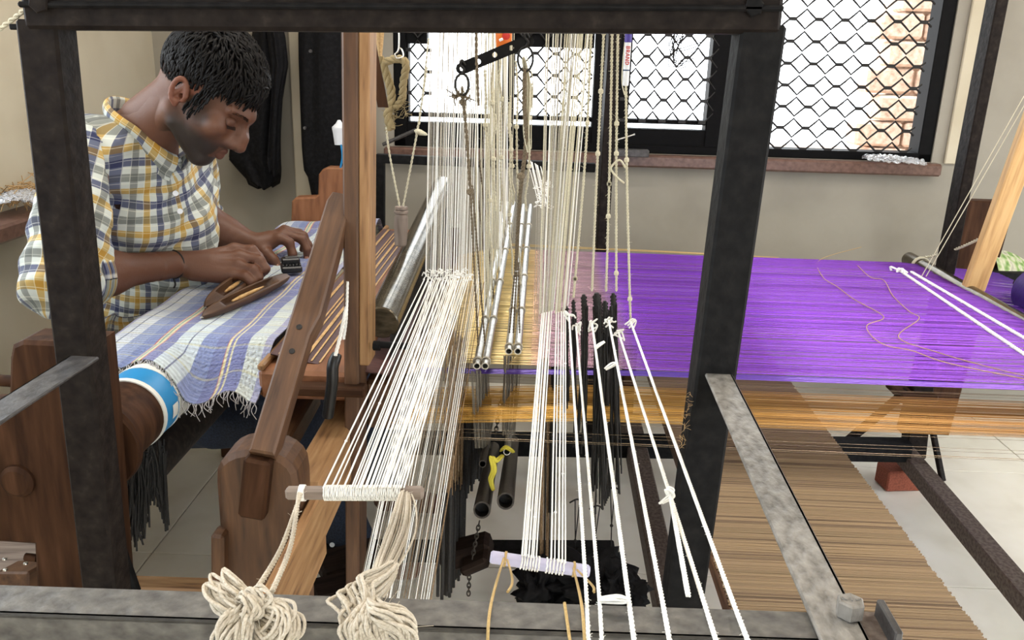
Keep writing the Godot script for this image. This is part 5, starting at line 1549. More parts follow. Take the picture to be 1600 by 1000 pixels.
# ---------------------------------------------------------------- things around the loom
func loft(b: MB, rows: Array, depth: float, folds: float, sides := 36) -> void:
	# rows: [left point, right point]; a closed hanging body with folds
	var first := b.v.size()
	var grid := []
	for k in rows.size():
		var l: Vector3 = rows[k][0]
		var r: Vector3 = rows[k][1]
		var c := (l + r) / 2.0
		var ring := PackedVector3Array()
		for s in sides:
			var a := TAU * s / sides
			var fo := 1.0 + folds * sin(a * 5.0 + k * 0.35) + folds * 0.6 * sin(a * 9.0 - k * 0.5 + 1.0)
			ring.append(c + (r - l) * 0.5 * cos(a) * lerpf(1.0, fo, 0.25) + Vector3(0, folds * 0.05 * sin(a * 4.0), sin(a) * depth * 0.5 * fo))
		grid.append(ring)
	for k in rows.size():
		for s in sides + 1:
			var i0 := s % sides
			var p: Vector3 = grid[k][i0]
			var du: Vector3 = grid[k][(i0 + 1) % sides] - grid[k][(i0 + sides - 1) % sides]
			var dv: Vector3 = grid[mini(k + 1, rows.size() - 1)][i0] - grid[maxi(k - 1, 0)][i0]
			b.vert(p, dv.cross(du).normalized() * -1.0, Vector2(float(s) / sides, float(k) / rows.size()))
	for k in rows.size() - 1:
		for s in sides:
			var a := first + k * (sides + 1) + s
			var d := a + sides + 1
			b.tri(a, a + 1, d + 1); b.tri(a, d + 1, d)
	for e in [0, rows.size() - 1]:
		var ps := []
		for s in sides: ps.append(grid[e][s])
		b.poly(ps, Vector3.UP if e == 0 else Vector3.DOWN)

func shuttle(called: String, label: String, a: Vector3, b: Vector3, wmax: float, hmax: float, roll: float) -> void:
	# boat shuttle: pointed hull with an open trough, metal tips and a wound pirn
	var o := thing(called, label, "shuttle", (a + b) / 2.0 - Vector3(0, hmax / 2, 0))
	var x := frame(a, b)
	var l := a.distance_to(b)
	var m := MB.new()
	var n := 40
	var prof := 16
	for k in n + 1:
		var f := float(k) / n
		var t := absf(2.0 * f - 1.0)
		var w := wmax * 0.5 * sqrt(maxf(0.0, 1.0 - pow(t, 2.4))) + 0.0008
		var h := hmax * (0.35 + 0.65 * sqrt(maxf(0.0, 1.0 - pow(t, 2.0))))
		var deep := h * 0.75 * smoothstep(0.62, 0.5, t)
		var lift := 0.004 * t * t
		var pts := [Vector2(-0.6, 0), Vector2(0.6, 0), Vector2(0.92, 0.2), Vector2(1, 0.5), Vector2(0.95, 0.85), Vector2(0.82, 1), Vector2(0.62, 1), Vector2(0.58, 1), Vector2(0.55, -1), Vector2(-0.55, -1), Vector2(-0.58, 1), Vector2(-0.62, 1), Vector2(-0.82, 1), Vector2(-0.95, 0.85), Vector2(-1, 0.5), Vector2(-0.92, 0.2)]
		for q in prof:
			var p: Vector2 = pts[q]
			var hy := h * p.y if p.y >= 0 else h - deep
			m.vert(Vector3(p.x * w, (f - 0.5) * l, hy - hmax * 0.5 + lift), Vector3.ZERO, Vector2(p.x, f))
	for k in n:
		for q in prof:
			var a0 := k * prof + q
			var a1 := k * prof + (q + 1) % prof
			m.tri(a0, a1, a1 + prof); m.tri(a0, a1 + prof, a0 + prof)
	# facing: average the faces round each point
	var nn := PackedVector3Array()
	nn.resize(m.v.size())
	for k in range(0, m.i.size(), 3):
		var c := (m.v[m.i[k + 2]] - m.v[m.i[k]]).cross(m.v[m.i[k + 1]] - m.v[m.i[k]])
		for j in 3: nn[m.i[k + j]] += c
	for k in nn.size(): m.n[k] = nn[k].normalized() if nn[k].length() > 0 else Vector3.UP
	var h := part("hull", m, M.wood_brown, o)
	x.basis = x.basis * Basis(Vector3.UP, roll)
	var x0 := x
	x.origin += h.position
	h.transform = x
	for s in [-1.0, 1.0]:
		var tm := MB.new()
		tm.lathe(x0 * Vector3(0, s * (l * 0.5 - 0.004), hmax * -0.32 + 0.004), x0.basis.y * s, [Vector2(0.0028, -0.004), Vector2(0.0024, 0.002), Vector2(0.0006, 0.009), Vector2(0, 0.0095)], 12)
		part("metal_tip", tm, M.silver, o)
	var pm := MB.new()
	pm.lathe(x0 * Vector3(0, -l * 0.2, hmax * 0.18), x0.basis.y, [Vector2(0, 0), Vector2(0.002, 0.001), Vector2(0.0042, l * 0.1), Vector2(0.0036, l * 0.26), Vector2(0.0014, l * 0.36), Vector2(0, l * 0.37)], 14)
	part("pirn", pm, M.wood_blond, o)

func misc() -> void:
	# jackets on the wall
	var j1 := thing("black_jacket", "black jacket with a ragged hem hanging on the wall close behind the man's head", "jacket", Vector3(-0.9200, 0.9549, -2.8400))
	var b1 := MB.new()
	var r1 := []
	for e in [[20, 400, 432], [50, 396, 441], [80, 388, 446], [110, 380, 447], [140, 372, 441], [180, 366, 437], [210, 361, 436], [245, 357, 436], [262, 372, 437], [275, 384, 437], [284, 388, 436], [291, 404, 424]]:
		r1.append([raypt(e[1], e[0], -2.83), raypt(e[2], e[0], -2.83)])
	loft(b1, r1, 0.085, 0.16)
	part("jacket_body", b1, M.cloth_black, j1)
	var s1 := MB.new()
	var r1s := []
	for e in [[20, 415, 437], [60, 420, 446], [100, 424, 450], [150, 425, 441], [200, 422, 438], [250, 418, 437], [270, 422, 436]]:
		r1s.append([raypt(e[1], e[0], -2.78), raypt(e[2], e[0], -2.78)])
	loft(s1, r1s, 0.05, 0.2)
	part("sleeve", s1, M.cloth_black, j1)
	var tb := MB.new()
	tb.box(Transform3D(Basis(), Vector3(-1.0309, 0.8161, -2.7900)), Vector3(0.006, 0.026, 0.004), 0.001)
	part("red_tab", tb, M.red, j1).set_meta("label", "small red tab")
	var j2 := thing("black_jacket", "black jacket with small buttons hanging beside the wooden upright post", "jacket", Vector3(-0.6986, 0.9637, -2.8000))
	var b2 := MB.new()
	var r2 := []
	for e in [[20, 470, 545], [50, 468, 548], [90, 468, 548], [140, 469, 548], [190, 470, 548], [230, 471, 547], [262, 474, 546], [272, 480, 545], [290, 484, 540], [300, 486, 536], [306, 492, 528]]:
		r2.append([raypt(e[1], e[0], -2.79), raypt(e[2], e[0], -2.79)])
	loft(b2, r2, 0.09, 0.14)
	var jb2 := part("jacket_body", b2, M.cloth_black, j2)
	for e in [Vector3(-0.7154, 1.1402, -2.7350), Vector3(-0.7441, 0.9070, -2.7350)]:
		var bm := MB.new()
		bm.lathe(e, Vector3.BACK, [Vector2(0.0055, -0.004), Vector2(0.005, 0.002), Vector2(0, 0.0025)], 14)
		part("button", bm, M.steel_grey, jb2)
	# white lantern-like plastic holder
	var wl := thing("white_plastic_holder", "small white plastic holder with a pointed cap beside the post", "holder", Vector3(-0.5796, 0.9218, -2.5000))
	var wm := MB.new()
	wm.lathe(Vector3(-0.5790, 0.8834, -2.5000), Vector3.UP, [Vector2(0, 0), Vector2(0.015, 0.0), Vector2(0.019, 0.035), Vector2(0.021, 0.045), Vector2(0.021, 0.05), Vector2(0.01, 0.06), Vector2(0.004, 0.07), Vector2(0, 0.07)], 20)
	part("holder_body", wm, M.white_plastic, wl)
	var bc := MB.new()
	bc.tube(smooth_path([Vector3(-0.5706, 0.8857, -2.4800), Vector3(-0.5680, 0.8510, -2.4800), Vector3(-0.5747, 0.8195, -2.4800)], 5), 0.003, 6)
	part("cord", bc, M.blue_paint, wl)
	# wooden bobbin weight on a V of cord
	var bw := thing("bobbin_weight", "grey wooden bottle shaped weight hung on a V of cord", "weight", Vector3(-0.2820, 0.7573, -1.7500))
	var bp := Vector3(-0.2834, 0.7573, -1.7500)
	var bt := Vector3(-0.2810, 0.8415, -1.7500)
	var h := bp.distance_to(bt)
	var bm2 := MB.new()
	bm2.lathe(bp, bt - bp, [Vector2(0, 0), Vector2(0.0105, 0.0), Vector2(0.0125, 0.003), Vector2(0.0148, h * 0.5), Vector2(0.0142, h * 0.72), Vector2(0.0118, h * 0.8), Vector2(0.0145, h * 0.83), Vector2(0.0145, h * 0.88), Vector2(0.0112, h * 0.905), Vector2(0.0135, h * 0.93), Vector2(0.0128, h * 0.985), Vector2(0.008, h), Vector2(0, h)], 28)
	part("bobbin_body", bm2, M.wood_grey, bw)
	var vc := MB.new()
	rope(vc, smooth_path([Vector3(-0.3095, 1.0435, -1.7500), Vector3(-0.3069, 0.9677, -1.7500), bt + Vector3(-0.003, -0.004, 0)], 5), 0.0024, 2, 0.018)
	rope(vc, smooth_path([Vector3(-0.2268, 1.1197, -1.7500), Vector3(-0.2467, 0.9950, -1.7500), bt + Vector3(0.003, -0.004, 0)], 5), 0.0024, 2, 0.018)
	rope(vc, PackedVector3Array([Vector3(-0.2229, 1.1739, -1.7500), Vector3(-0.2427, 1.0078, -1.7500)]), 0.002, 2, 0.018)
	vc.lathe(Vector3(-0.2441, 0.9938, -1.7500), Vector3(1, -0.3, 0), [Vector2(0, -0.01), Vector2(0.006, -0.004), Vector2(0.006, 0.004), Vector2(0.003, 0.016), Vector2(0, 0.02)], 8)
	part("cord", vc, M.cord_cream, bw)
	# strap, gunny rope and cloth by the top of the post
	var sp := thing("leather_strap", "dark leather strap hanging beside the top of the wooden post", "strap", Vector3(-0.2785, 1.1165, -1.5000))
	var sm := MB.new()
	var sa := Vector3(-0.2942, 1.1932, -1.5000)
	var sb := Vector3(-0.2709, 1.0553, -1.5000)
	sm.sheet(func(u, v): return sa.lerp(sb, v) + Vector3((u - 0.5) * 0.018, 0, 0.004 * sin(v * 5.0)), 3, 14, 0.004)
	part("strap_body", sm, M.wood_dark, sp)
	var pk := MB.new()
	pk.sheet(func(u, v): return Vector3(-0.2869, 1.1944, -1.5300).lerp(Vector3(-0.2704, 1.1949, -1.5300), u).lerp(Vector3(-0.2814, 1.1392, -1.5300).lerp(Vector3(-0.2770, 1.1394, -1.5300), u), v) + Vector3(0, 0, 0.006 * sin(u * 3.0)), 4, 8, 0.003)
	tag(part("straw_pouch", pk, M.straw), "pale straw coloured pouch tip beside the leather strap", "pouch")
	var gr := thing("gunny_rope", "thick frayed sackcloth rope looped over a wire hook near the post", "rope", Vector3(-0.2620, 1.1264, -1.6000))
	var gm := MB.new()
	rope(gm, smooth_path([Vector3(-0.2943, 1.1388, -1.6000), Vector3(-0.2798, 1.1036, -1.6000), Vector3(-0.2721, 1.0700, -1.6000), Vector3(-0.2798, 1.0355, -1.6000), Vector3(-0.2730, 1.0103, -1.6000)], 6), 0.0085, 3, 0.04, 7)
	part("rope_strand", gm, M.gunny, gr)
	gm = MB.new()
	rope(gm, smooth_path([Vector3(-0.2852, 1.1279, -1.6000), Vector3(-0.2625, 1.1352, -1.5900), Vector3(-0.2426, 1.1293, -1.5800), Vector3(-0.2491, 1.0935, -1.5900), Vector3(-0.2534, 1.0649, -1.6000), Vector3(-0.2677, 1.0496, -1.6000)], 6), 0.0075, 3, 0.04, 7)
	fuzz(gm, smooth_path([Vector3(-0.2725, 1.0472, -1.6000), Vector3(-0.2730, 1.0103, -1.6000)], 5), 70, 0.025, 0.0006)
	fuzz(gm, smooth_path([Vector3(-0.2533, 1.0705, -1.6000), Vector3(-0.2466, 1.0388, -1.6000)], 5), 40, 0.025, 0.0006)
	part("rope_strand", gm, M.gunny, gr)
	var hk := MB.new()
	hk.tube(smooth_path([Vector3(-0.2559, 1.2026, -1.5900), Vector3(-0.2565, 1.1540, -1.5900), Vector3(-0.2636, 1.1429, -1.5900), Vector3(-0.2566, 1.1366, -1.5750), Vector3(-0.2471, 1.1401, -1.5800), Vector3(-0.2508, 1.1509, -1.5900), Vector3(-0.2576, 1.1551, -1.5900)], 6), 0.0016, 6)
	part("wire_hook", hk, M.silver, gr)
	# pen
	var pn := thing("marker_pen", "white marker pen with a violet cap hanging among the fuzzy cords", "pen", Vector3(0.1202, 1.1447, -1.2500))
	var p0 := Vector3(0.1189, 1.1109, -1.2500)
	var p1 := Vector3(0.1188, 1.1786, -1.2500)
	var pl := p0.distance_to(p1)
	var pm := MB.new()
	pm.lathe(p0, p1 - p0, [Vector2(0, 0), Vector2(0.0042, 0), Vector2(0.0046, 0.002), Vector2(0.0046, pl * 0.87), Vector2(0.004, pl * 0.88)], 20)
	var pbody := part("pen_body", pm, M.white_plastic, pn)
	var pc := MB.new()
	pc.lathe(p0, p1 - p0, [Vector2(0.0049, pl * 0.86), Vector2(0.0052, pl * 0.88), Vector2(0.0048, pl * 1.3), Vector2(0, pl * 1.33)], 20)
	part("pen_cap", pc, M.pen_cap, pn)
	var pbm := MB.new()
	pbm.lathe(p0, p1 - p0, [Vector2(0.00475, pl * 0.3), Vector2(0.00475, pl * 0.325)], 20)
	part("blue_ring", pbm, M.blue_dark, pbody)
	var tx := TextMesh.new()
	tx.text = "BRAND"
	tx.font_size = 16
	tx.pixel_size = 0.0005
	tx.depth = 0.0003
	var sf := SystemFont.new()
	sf.font_names = PackedStringArray(["Droid Sans"])
	sf.font_weight = 700
	tx.font = sf
	var tn := MeshInstance3D.new()
	tn.name = "lettering"
	tn.mesh = tx
	tn.material_override = M.red
	var ty := (p0 - p1).normalized()
	tn.transform = Transform3D(Basis(ty, Vector3.BACK.cross(ty).normalized(), Vector3.BACK) * Basis().scaled(Vector3.ONE * 0.95), p0.lerp(p1, 0.6) + Vector3(0, 0, 0.0047) - pn.position)
	pn.add_child(tn, true)
	var pcl := MB.new()
	pcl.tube(smooth_path([Vector3(0.1147, 1.1743, -1.2500), Vector3(0.1134, 1.1402, -1.2500), Vector3(0.1142, 1.1143, -1.2500), Vector3(0.1188, 1.0987, -1.2500)], 5), 0.0009, 5)
	part("cord", pcl, M.cord_cream, pn)
	# tangled black thread in the window behind
	var tt := MB.new()
	for k in 12:
		var q := Vector3(0.3805, 1.1549, -2.6000) + Vector3(rng.randf_range(-0.012, 0.012), rng.randf_range(-0.03, 0.04), 0)
		tt.tube(smooth_path([Vector3(0.3918, 1.2395, -2.6000) + Vector3(rng.randf_range(-0.05, 0.05), 0.02, 0), Vector3(0.3841, 1.2009, -2.6000) + Vector3(rng.randf_range(-0.02, 0.02), 0, 0), q, q + Vector3(rng.randf_range(-0.02, 0.09), rng.randf_range(0.0, 0.05), 0.01)], 5), 0.0012, 4)
	tag(part("thread_tangle", tt, M.thread_black), "tangle of black thread hanging in front of the middle window pane", "thread")
	# orange packet
	var op := thing("orange_packet", "small glossy orange packet hanging behind the metal plate", "packet", Vector3(-0.0753, 1.1827, -1.7000))
	var om := MB.new()
	om.sheet(func(u, v): return Vector3(-0.0907, 1.2223, -1.7000).lerp(Vector3(-0.0581, 1.2232, -1.7000), u).lerp(Vector3(-0.0869, 1.1581, -1.7000).lerp(Vector3(-0.0591, 1.1682, -1.7000), u), v) + Vector3(0, 0, 0.008 * sin(PI * u) * sin(PI * v)), 8, 8, 0.002)
	part("packet_film", om, M.orange_print, op)
	var od := MB.new()
	od.lathe(Vector3(-0.0688, 1.1816, -1.6900), Vector3.BACK, [Vector2(0.0075, 0), Vector2(0.0075, 0.003), Vector2(0, 0.004)], 18)
	part("round_print", od, M.red, op)
	var ow := MB.new()
	ow.box(Transform3D(Basis(Vector3.BACK, 0.4), Vector3(-0.0782, 1.1744, -1.6880)), Vector3(0.008, 0.005, 0.003), 0.001)
	part("pale_print", ow, M.white_plastic, op)
	# plastic bag on the back sill
	var pb := thing("plastic_bag", "crumpled clear plastic bag on the right end of the window sill", "bag", Vector3(1.1669, 0.8285, -2.8400))
	pb_sheet(pb, Vector3(1.0690, 0.8396, -2.8600), Vector3(1.2533, 0.8312, -2.8400), 0.035, 0.05, M.clear_film)
	# straw heap and bag on the left sill
	var sh := thing("straw_heap", "heap of pale straw fibre on the left window sill", "fibre", Vector3(XL + 0.02, 0.77, -2.02))
	var shm := MB.new()
	for k in 260:
		var p := Vector3(XL + rng.randf_range(-0.06, 0.06), 0.775 + absf(rng.randfn()) * 0.018, -2.03 + rng.randfn() * 0.05)
		var d := Vector3(rng.randfn(), rng.randfn() * 0.4, rng.randfn()).normalized() * 0.05
		shm.tube(smooth_path([p - d * 0.5, p + Vector3(0, 0.008, 0), p + d * 0.5 + Vector3(0, rng.randf_range(-0.01, 0.02), 0)], 3), 0.0011, 4)
	part("straw", shm, M.straw, sh).set_meta("kind", "stuff")
	var pb2 := thing("plastic_bag", "crumpled clear plastic bag on the left window sill below the straw", "bag", Vector3(XL + 0.06, 0.76, -1.98))
	pb_sheet(pb2, Vector3(XL + 0.03, 0.765, -2.03), Vector3(XL + 0.085, 0.765, -1.9), 0.05, 0.08, M.clear_film)
	# rope at the top left corner
	var tl := MB.new()
	rope(tl, smooth_path([Vector3(-0.5924, 1.1558, -0.9500), Vector3(-0.5631, 1.1705, -0.9400), Vector3(-0.5404, 1.1821, -0.9300)], 4), 0.0028, 2, 0.02)
	tag(part("white_rope", tl, M.cord_cream), "short white rope end at the upper left corner by the steel post", "rope")
	# shuttles and pressing block on the towel
	shuttle("boat_shuttle", "long wooden boat shuttle on the towel, front one, fully visible", Vector3(-0.6045, 0.6760, -1.4700), Vector3(-0.5228, 0.6840, -1.7475), 0.03, 0.021, 0.5)
	shuttle("boat_shuttle", "wooden boat shuttle on the towel, rear one, under the man's fist", Vector3(-0.6206, 0.6770, -1.5310), Vector3(-0.6037, 0.6810, -1.8107), 0.04, 0.024, 0.4)
	var cl := thing("black_clamp", "small black ribbed plastic block held under the far hand", "block", Vector3(-0.5448, 0.6750, -1.8434))
	var cx := Basis(Vector3.UP, 0.35)
	var cc := Vector3(-0.5414, 0.6820, -1.8274)
	var cm := MB.new()
	cm.box(Transform3D(cx, cc), Vector3(0.045, 0.014, 0.05), 0.003)
	cm.box(Transform3D(cx, cc + cx * Vector3(0, 0.012, -0.012)), Vector3(0.04, 0.016, 0.024), 0.003)
	part("block_body", cm, M.black_plastic, cl)
	for k in 6:
		var rm := MB.new()
		rm.box(Transform3D(cx, cc + cx * Vector3(-0.018 + k * 0.0072, 0.008, 0.012)), Vector3(0.004, 0.006, 0.018), 0.001)
		part("rib", rm, M.black_plastic, cl)
	var hm := MB.new()
	hm.box(Transform3D(cx, cc + cx * Vector3(0.002, 0.021, -0.012)), Vector3(0.028, 0.003, 0.012), 0.001)
	part("plate", hm, M.steel_grey, cl)
	# pedals and floor gear
	var pd := thing("pedal", "dark wooden pedal block on the floor, upper one by the jeans leg", "pedal", Vector3(-0.3573, 0.1477, -1.5000))
	bar("pedal_board", Vector3(-0.4084, 0.1663, -1.4500), Vector3(-0.2989, 0.1677, -1.5200), 0.075, 0.03, M.wood_black, pd, 0.006)
	var pd2 := thing("pedal", "dark wooden pedal block on the floor, lower one at the front beam", "pedal", Vector3(-0.3412, 0.1645, -1.4000))
	bar("pedal_board", Vector3(-0.3952, 0.1685, -1.3600), Vector3(-0.2705, 0.1687, -1.4200), 0.07, 0.032, M.wood_black, pd2, 0.006)
	var pd3 := thing("pedal", "dark wooden lever block hung on the chain beside the black rods", "pedal", Vector3(-0.0894, 0.2474, -1.4000))
	bar("pedal_board", Vector3(-0.1561, 0.2344, -1.4000), Vector3(-0.0620, 0.2666, -1.4000), 0.06, 0.04, M.wood_black, pd3, 0.008)
	bar("pedal_end", Vector3(-0.1137, 0.2434, -1.3600), Vector3(-0.0645, 0.2702, -1.3600), 0.05, 0.022, M.wood_black, pd3, 0.006)
	var bl := thing("angle_bolt", "silver bolt with hole beside it on the dark floor rail", "bolt", Vector3(-0.3935, 0.1218, -1.5800))
	bolt("bolt_head", Vector3(-0.3974, 0.1152, -1.5900), Vector3(0.1, 0.3, 1), 0.011, 0.012, M.silver, bl)
	var hl := MB.new()
	hl.lathe(Vector3(-0.4155, 0.1267, -1.5980), Vector3.BACK, [Vector2(0.0055, 0.0), Vector2(0.0055, 0.0015), Vector2(0, 0.0015)], 14)
	part("washer", hl, M.white_plastic, bl)
	var bz := thing("black_cloth_bundle", "crumpled black cloth bundle on the floor under the silver stick", "cloth", Vector3(0.1161, 0.2567, -1.3000))
	var bzm := MB.new()
	crumple(bzm, Vector3(0.1236, 0.2432, -1.3200), Vector3(0.075, 0.05, 0.06), 11)
	crumple(bzm, Vector3(0.1683, 0.2602, -1.2800), Vector3(0.04, 0.03, 0.05), 13)
	crumple(bzm, Vector3(0.0866, 0.2138, -1.3800), Vector3(0.05, 0.045, 0.05), 15)
	part("cloth_body", bzm, M.cloth_black, bz)
	bar("prop", Vector3(0.1048, 0.1939, -1.3600), Vector3(0.1048, 0.1939, -1.3600) * Vector3(1, 0, 1), 0.05, 0.05, M.wood_black, bz)
	var bz2 := thing("black_cloth_bundle", "pointed black cloth bundle left of the rusty strands", "cloth", Vector3(0.0146, 0.2450, -1.3000))
	var bzn := MB.new()
	crumple(bzn, Vector3(0.0243, 0.2248, -1.3200), Vector3(0.035, 0.045, 0.05), 17)
	part("cloth_body", bzn, M.cloth_black, bz2)
	bar("prop", Vector3(0.0254, 0.1903, -1.3400), Vector3(0.0254, 0.1903, -1.3400) * Vector3(1, 0, 1), 0.03, 0.03, M.wood_black, bz2)
	# black handle with white string beside the post
	var hn := thing("black_lever", "black bent handle with white string tied beside the wooden post", "handle", Vector3(-0.3024, 0.6724, -1.2000))
	var hmm := MB.new()
	hmm.tube(smooth_path([Vector3(-0.2923, 0.7110, -1.2000), Vector3(-0.2973, 0.6950, -1.1900), Vector3(-0.2993, 0.6660, -1.1900), Vector3(-0.3107, 0.6085, -1.2000)], 5), [0.007, 0.008, 0.0085, 0.009, 0.009, 0.009, 0.009, 0.009, 0.009, 0.009, 0.009, 0.009, 0.009, 0.009, 0.009, 0.009], 10)
	part("handle_body", hmm, M.black_plastic, hn)
	var hs := MB.new()
	rope(hs, smooth_path([Vector3(-0.2928, 0.7115, -1.1900), Vector3(-0.2877, 0.7414, -1.2100), Vector3(-0.2856, 0.7729, -1.2400)], 5), 0.003, 3, 0.02)
	rope(hs, smooth_path([Vector3(-0.2846, 0.8108, -1.2500), Vector3(-0.2862, 0.7523, -1.2400), Vector3(-0.2912, 0.7210, -1.2400)], 5), 0.0022, 3, 0.02)
	part("string", hs, M.cord_white, hn)
	# black tassels at the left under the roller
	var tn2 := [["black yarn tassel under the cloth beam, against the left steel post", Vector3(-0.6301, 0.5404, -1.2000), Vector3(-0.6491, 0.3665, -1.2000), 0.018], ["black yarn tassel under the cloth beam, second from the steel post", Vector3(-0.6194, 0.5141, -1.2200), Vector3(-0.6363, 0.3932, -1.2200), 0.012], ["black yarn tassel under the cloth beam, third from the steel post", Vector3(-0.6158, 0.5043, -1.2400), Vector3(-0.6128, 0.4162, -1.2400), 0.008], ["thin black yarn strand under the cloth beam, rightmost", Vector3(-0.5999, 0.5058, -1.2500), Vector3(-0.6060, 0.3743, -1.2500), 0.005]]
	for e in tn2:
		var a: Vector3 = e[1]
		var b: Vector3 = e[2]
		var w: float = e[3]
		var o := thing("yarn_tassel", e[0], "tassel", a, "black tassels under the roller")
		for k in int(w * 3200) + 4:
			var m := MB.new()
			var s := a + Vector3(rng.randf_range(-w, w), rng.randf_range(0.0, 0.03), rng.randf_range(-w, w))
			var q := b + Vector3(rng.randf_range(-w, w) * 1.2, rng.randf_range(-0.01, 0.04), rng.randf_range(-w, w))
			m.tube(smooth_path([s, s.lerp(q, 0.5) + Vector3(rng.randf_range(-w, w) * 0.6, 0, 0), q], 3), 0.0018, 4)
			part("strand", m, M.thread_black, o)
	var wr := thing("wisp", "wisp of tan fibre caught on the right steel post", "fibre", Vector3(0.1809, 0.7612, -0.9000))
	var wm2 := MB.new()
	fuzz(wm2, smooth_path([Vector3(0.1815, 0.7890, -0.9050), Vector3(0.1790, 0.7509, -0.9050), Vector3(0.1774, 0.7185, -0.9050)], 5), 50, 0.012, 0.0002)
	part("fibre", wm2, M.straw, wr).set_meta("kind", "stuff")

func raypt(px: float, py: float, z: float) -> Vector3:
	# a point on the plane z given by where it is seen in the 1600 x 1000 frame
	var d := (Basis(Vector3(0.999068, 0.026934, -0.033715), Vector3(-0.035765, 0.953990, -0.297697), Vector3(0.024146, 0.298625, 0.954065)) * Vector3(px - 800.0, 500.0 - py, -1330.0))
	return Vector3(0, 1.15, 0) + d * (z / d.z)

func pb_sheet(o: Node3D, a: Vector3, b: Vector3, h: float, w: float, mat: Material) -> void:
	var n := FastNoiseLite.new()
	n.seed = 5
	n.frequency = 0.25
	var m := MB.new()
	var sd := (b - a).normalized().cross(Vector3.UP)
	m.sheet(func(u, v):
		var q: Vector3 = a.lerp(b, u) + sd * (v - 0.5) * w * 1.6
		return q + Vector3(0, h * (0.25 + 0.5 * sin(PI * v) * (0.6 + 0.4 * sin(PI * u)) + 0.5 * absf(n.get_noise_2d(u * 40.0, v * 30.0))), 0) + sd * 0.02 * n.get_noise_2d(u * 30.0 + 90.0, v * 30.0), 26, 18, 0.0006)
	part("film", m, mat, o)

func crumple(b: MB, c: Vector3, r: Vector3, nseed: int) -> void:
	var n := FastNoiseLite.new()
	n.seed = nseed
	n.frequency = 0.9
	var first := b.v.size()
	var nu := 40
	var nv := 24
	var g := PackedVector3Array()
	for i2 in nv + 1:
		for j in nu + 1:
			var a := TAU * (j % nu) / nu
			var e := PI * i2 / nv
			var d := Vector3(sin(e) * cos(a), cos(e), sin(e) * sin(a))
			var k := 1.0 + 0.9 * n.get_noise_3dv(d * 2.0) + 0.25 * absf(n.get_noise_3dv(d * 6.0))
			g.append(c + d * r * k)
	for i2 in nv + 1:
		for j in nu + 1:
			var w := nu + 1
			var du := g[i2 * w + (j + 1) % nu] - g[i2 * w + (j + nu - 1) % nu]
			var dv := g[mini(i2 + 1, nv) * w + j] - g[maxi(i2 - 1, 0) * w + j]
			var nn := du.cross(dv)
			nn = nn.normalized() if nn.length() > 1e-9 else (g[i2 * w + j] - c).normalized()
			if nn.dot(g[i2 * w + j] - c) < 0: nn = -nn
			b.vert(g[i2 * w + j], nn)
	for i2 in nv:
		for j in nu:
			var p := first + i2 * (nu + 1) + j
			b.tri(p, p + 1, p + nu + 2); b.tri(p, p + nu + 2, p + nu + 1)

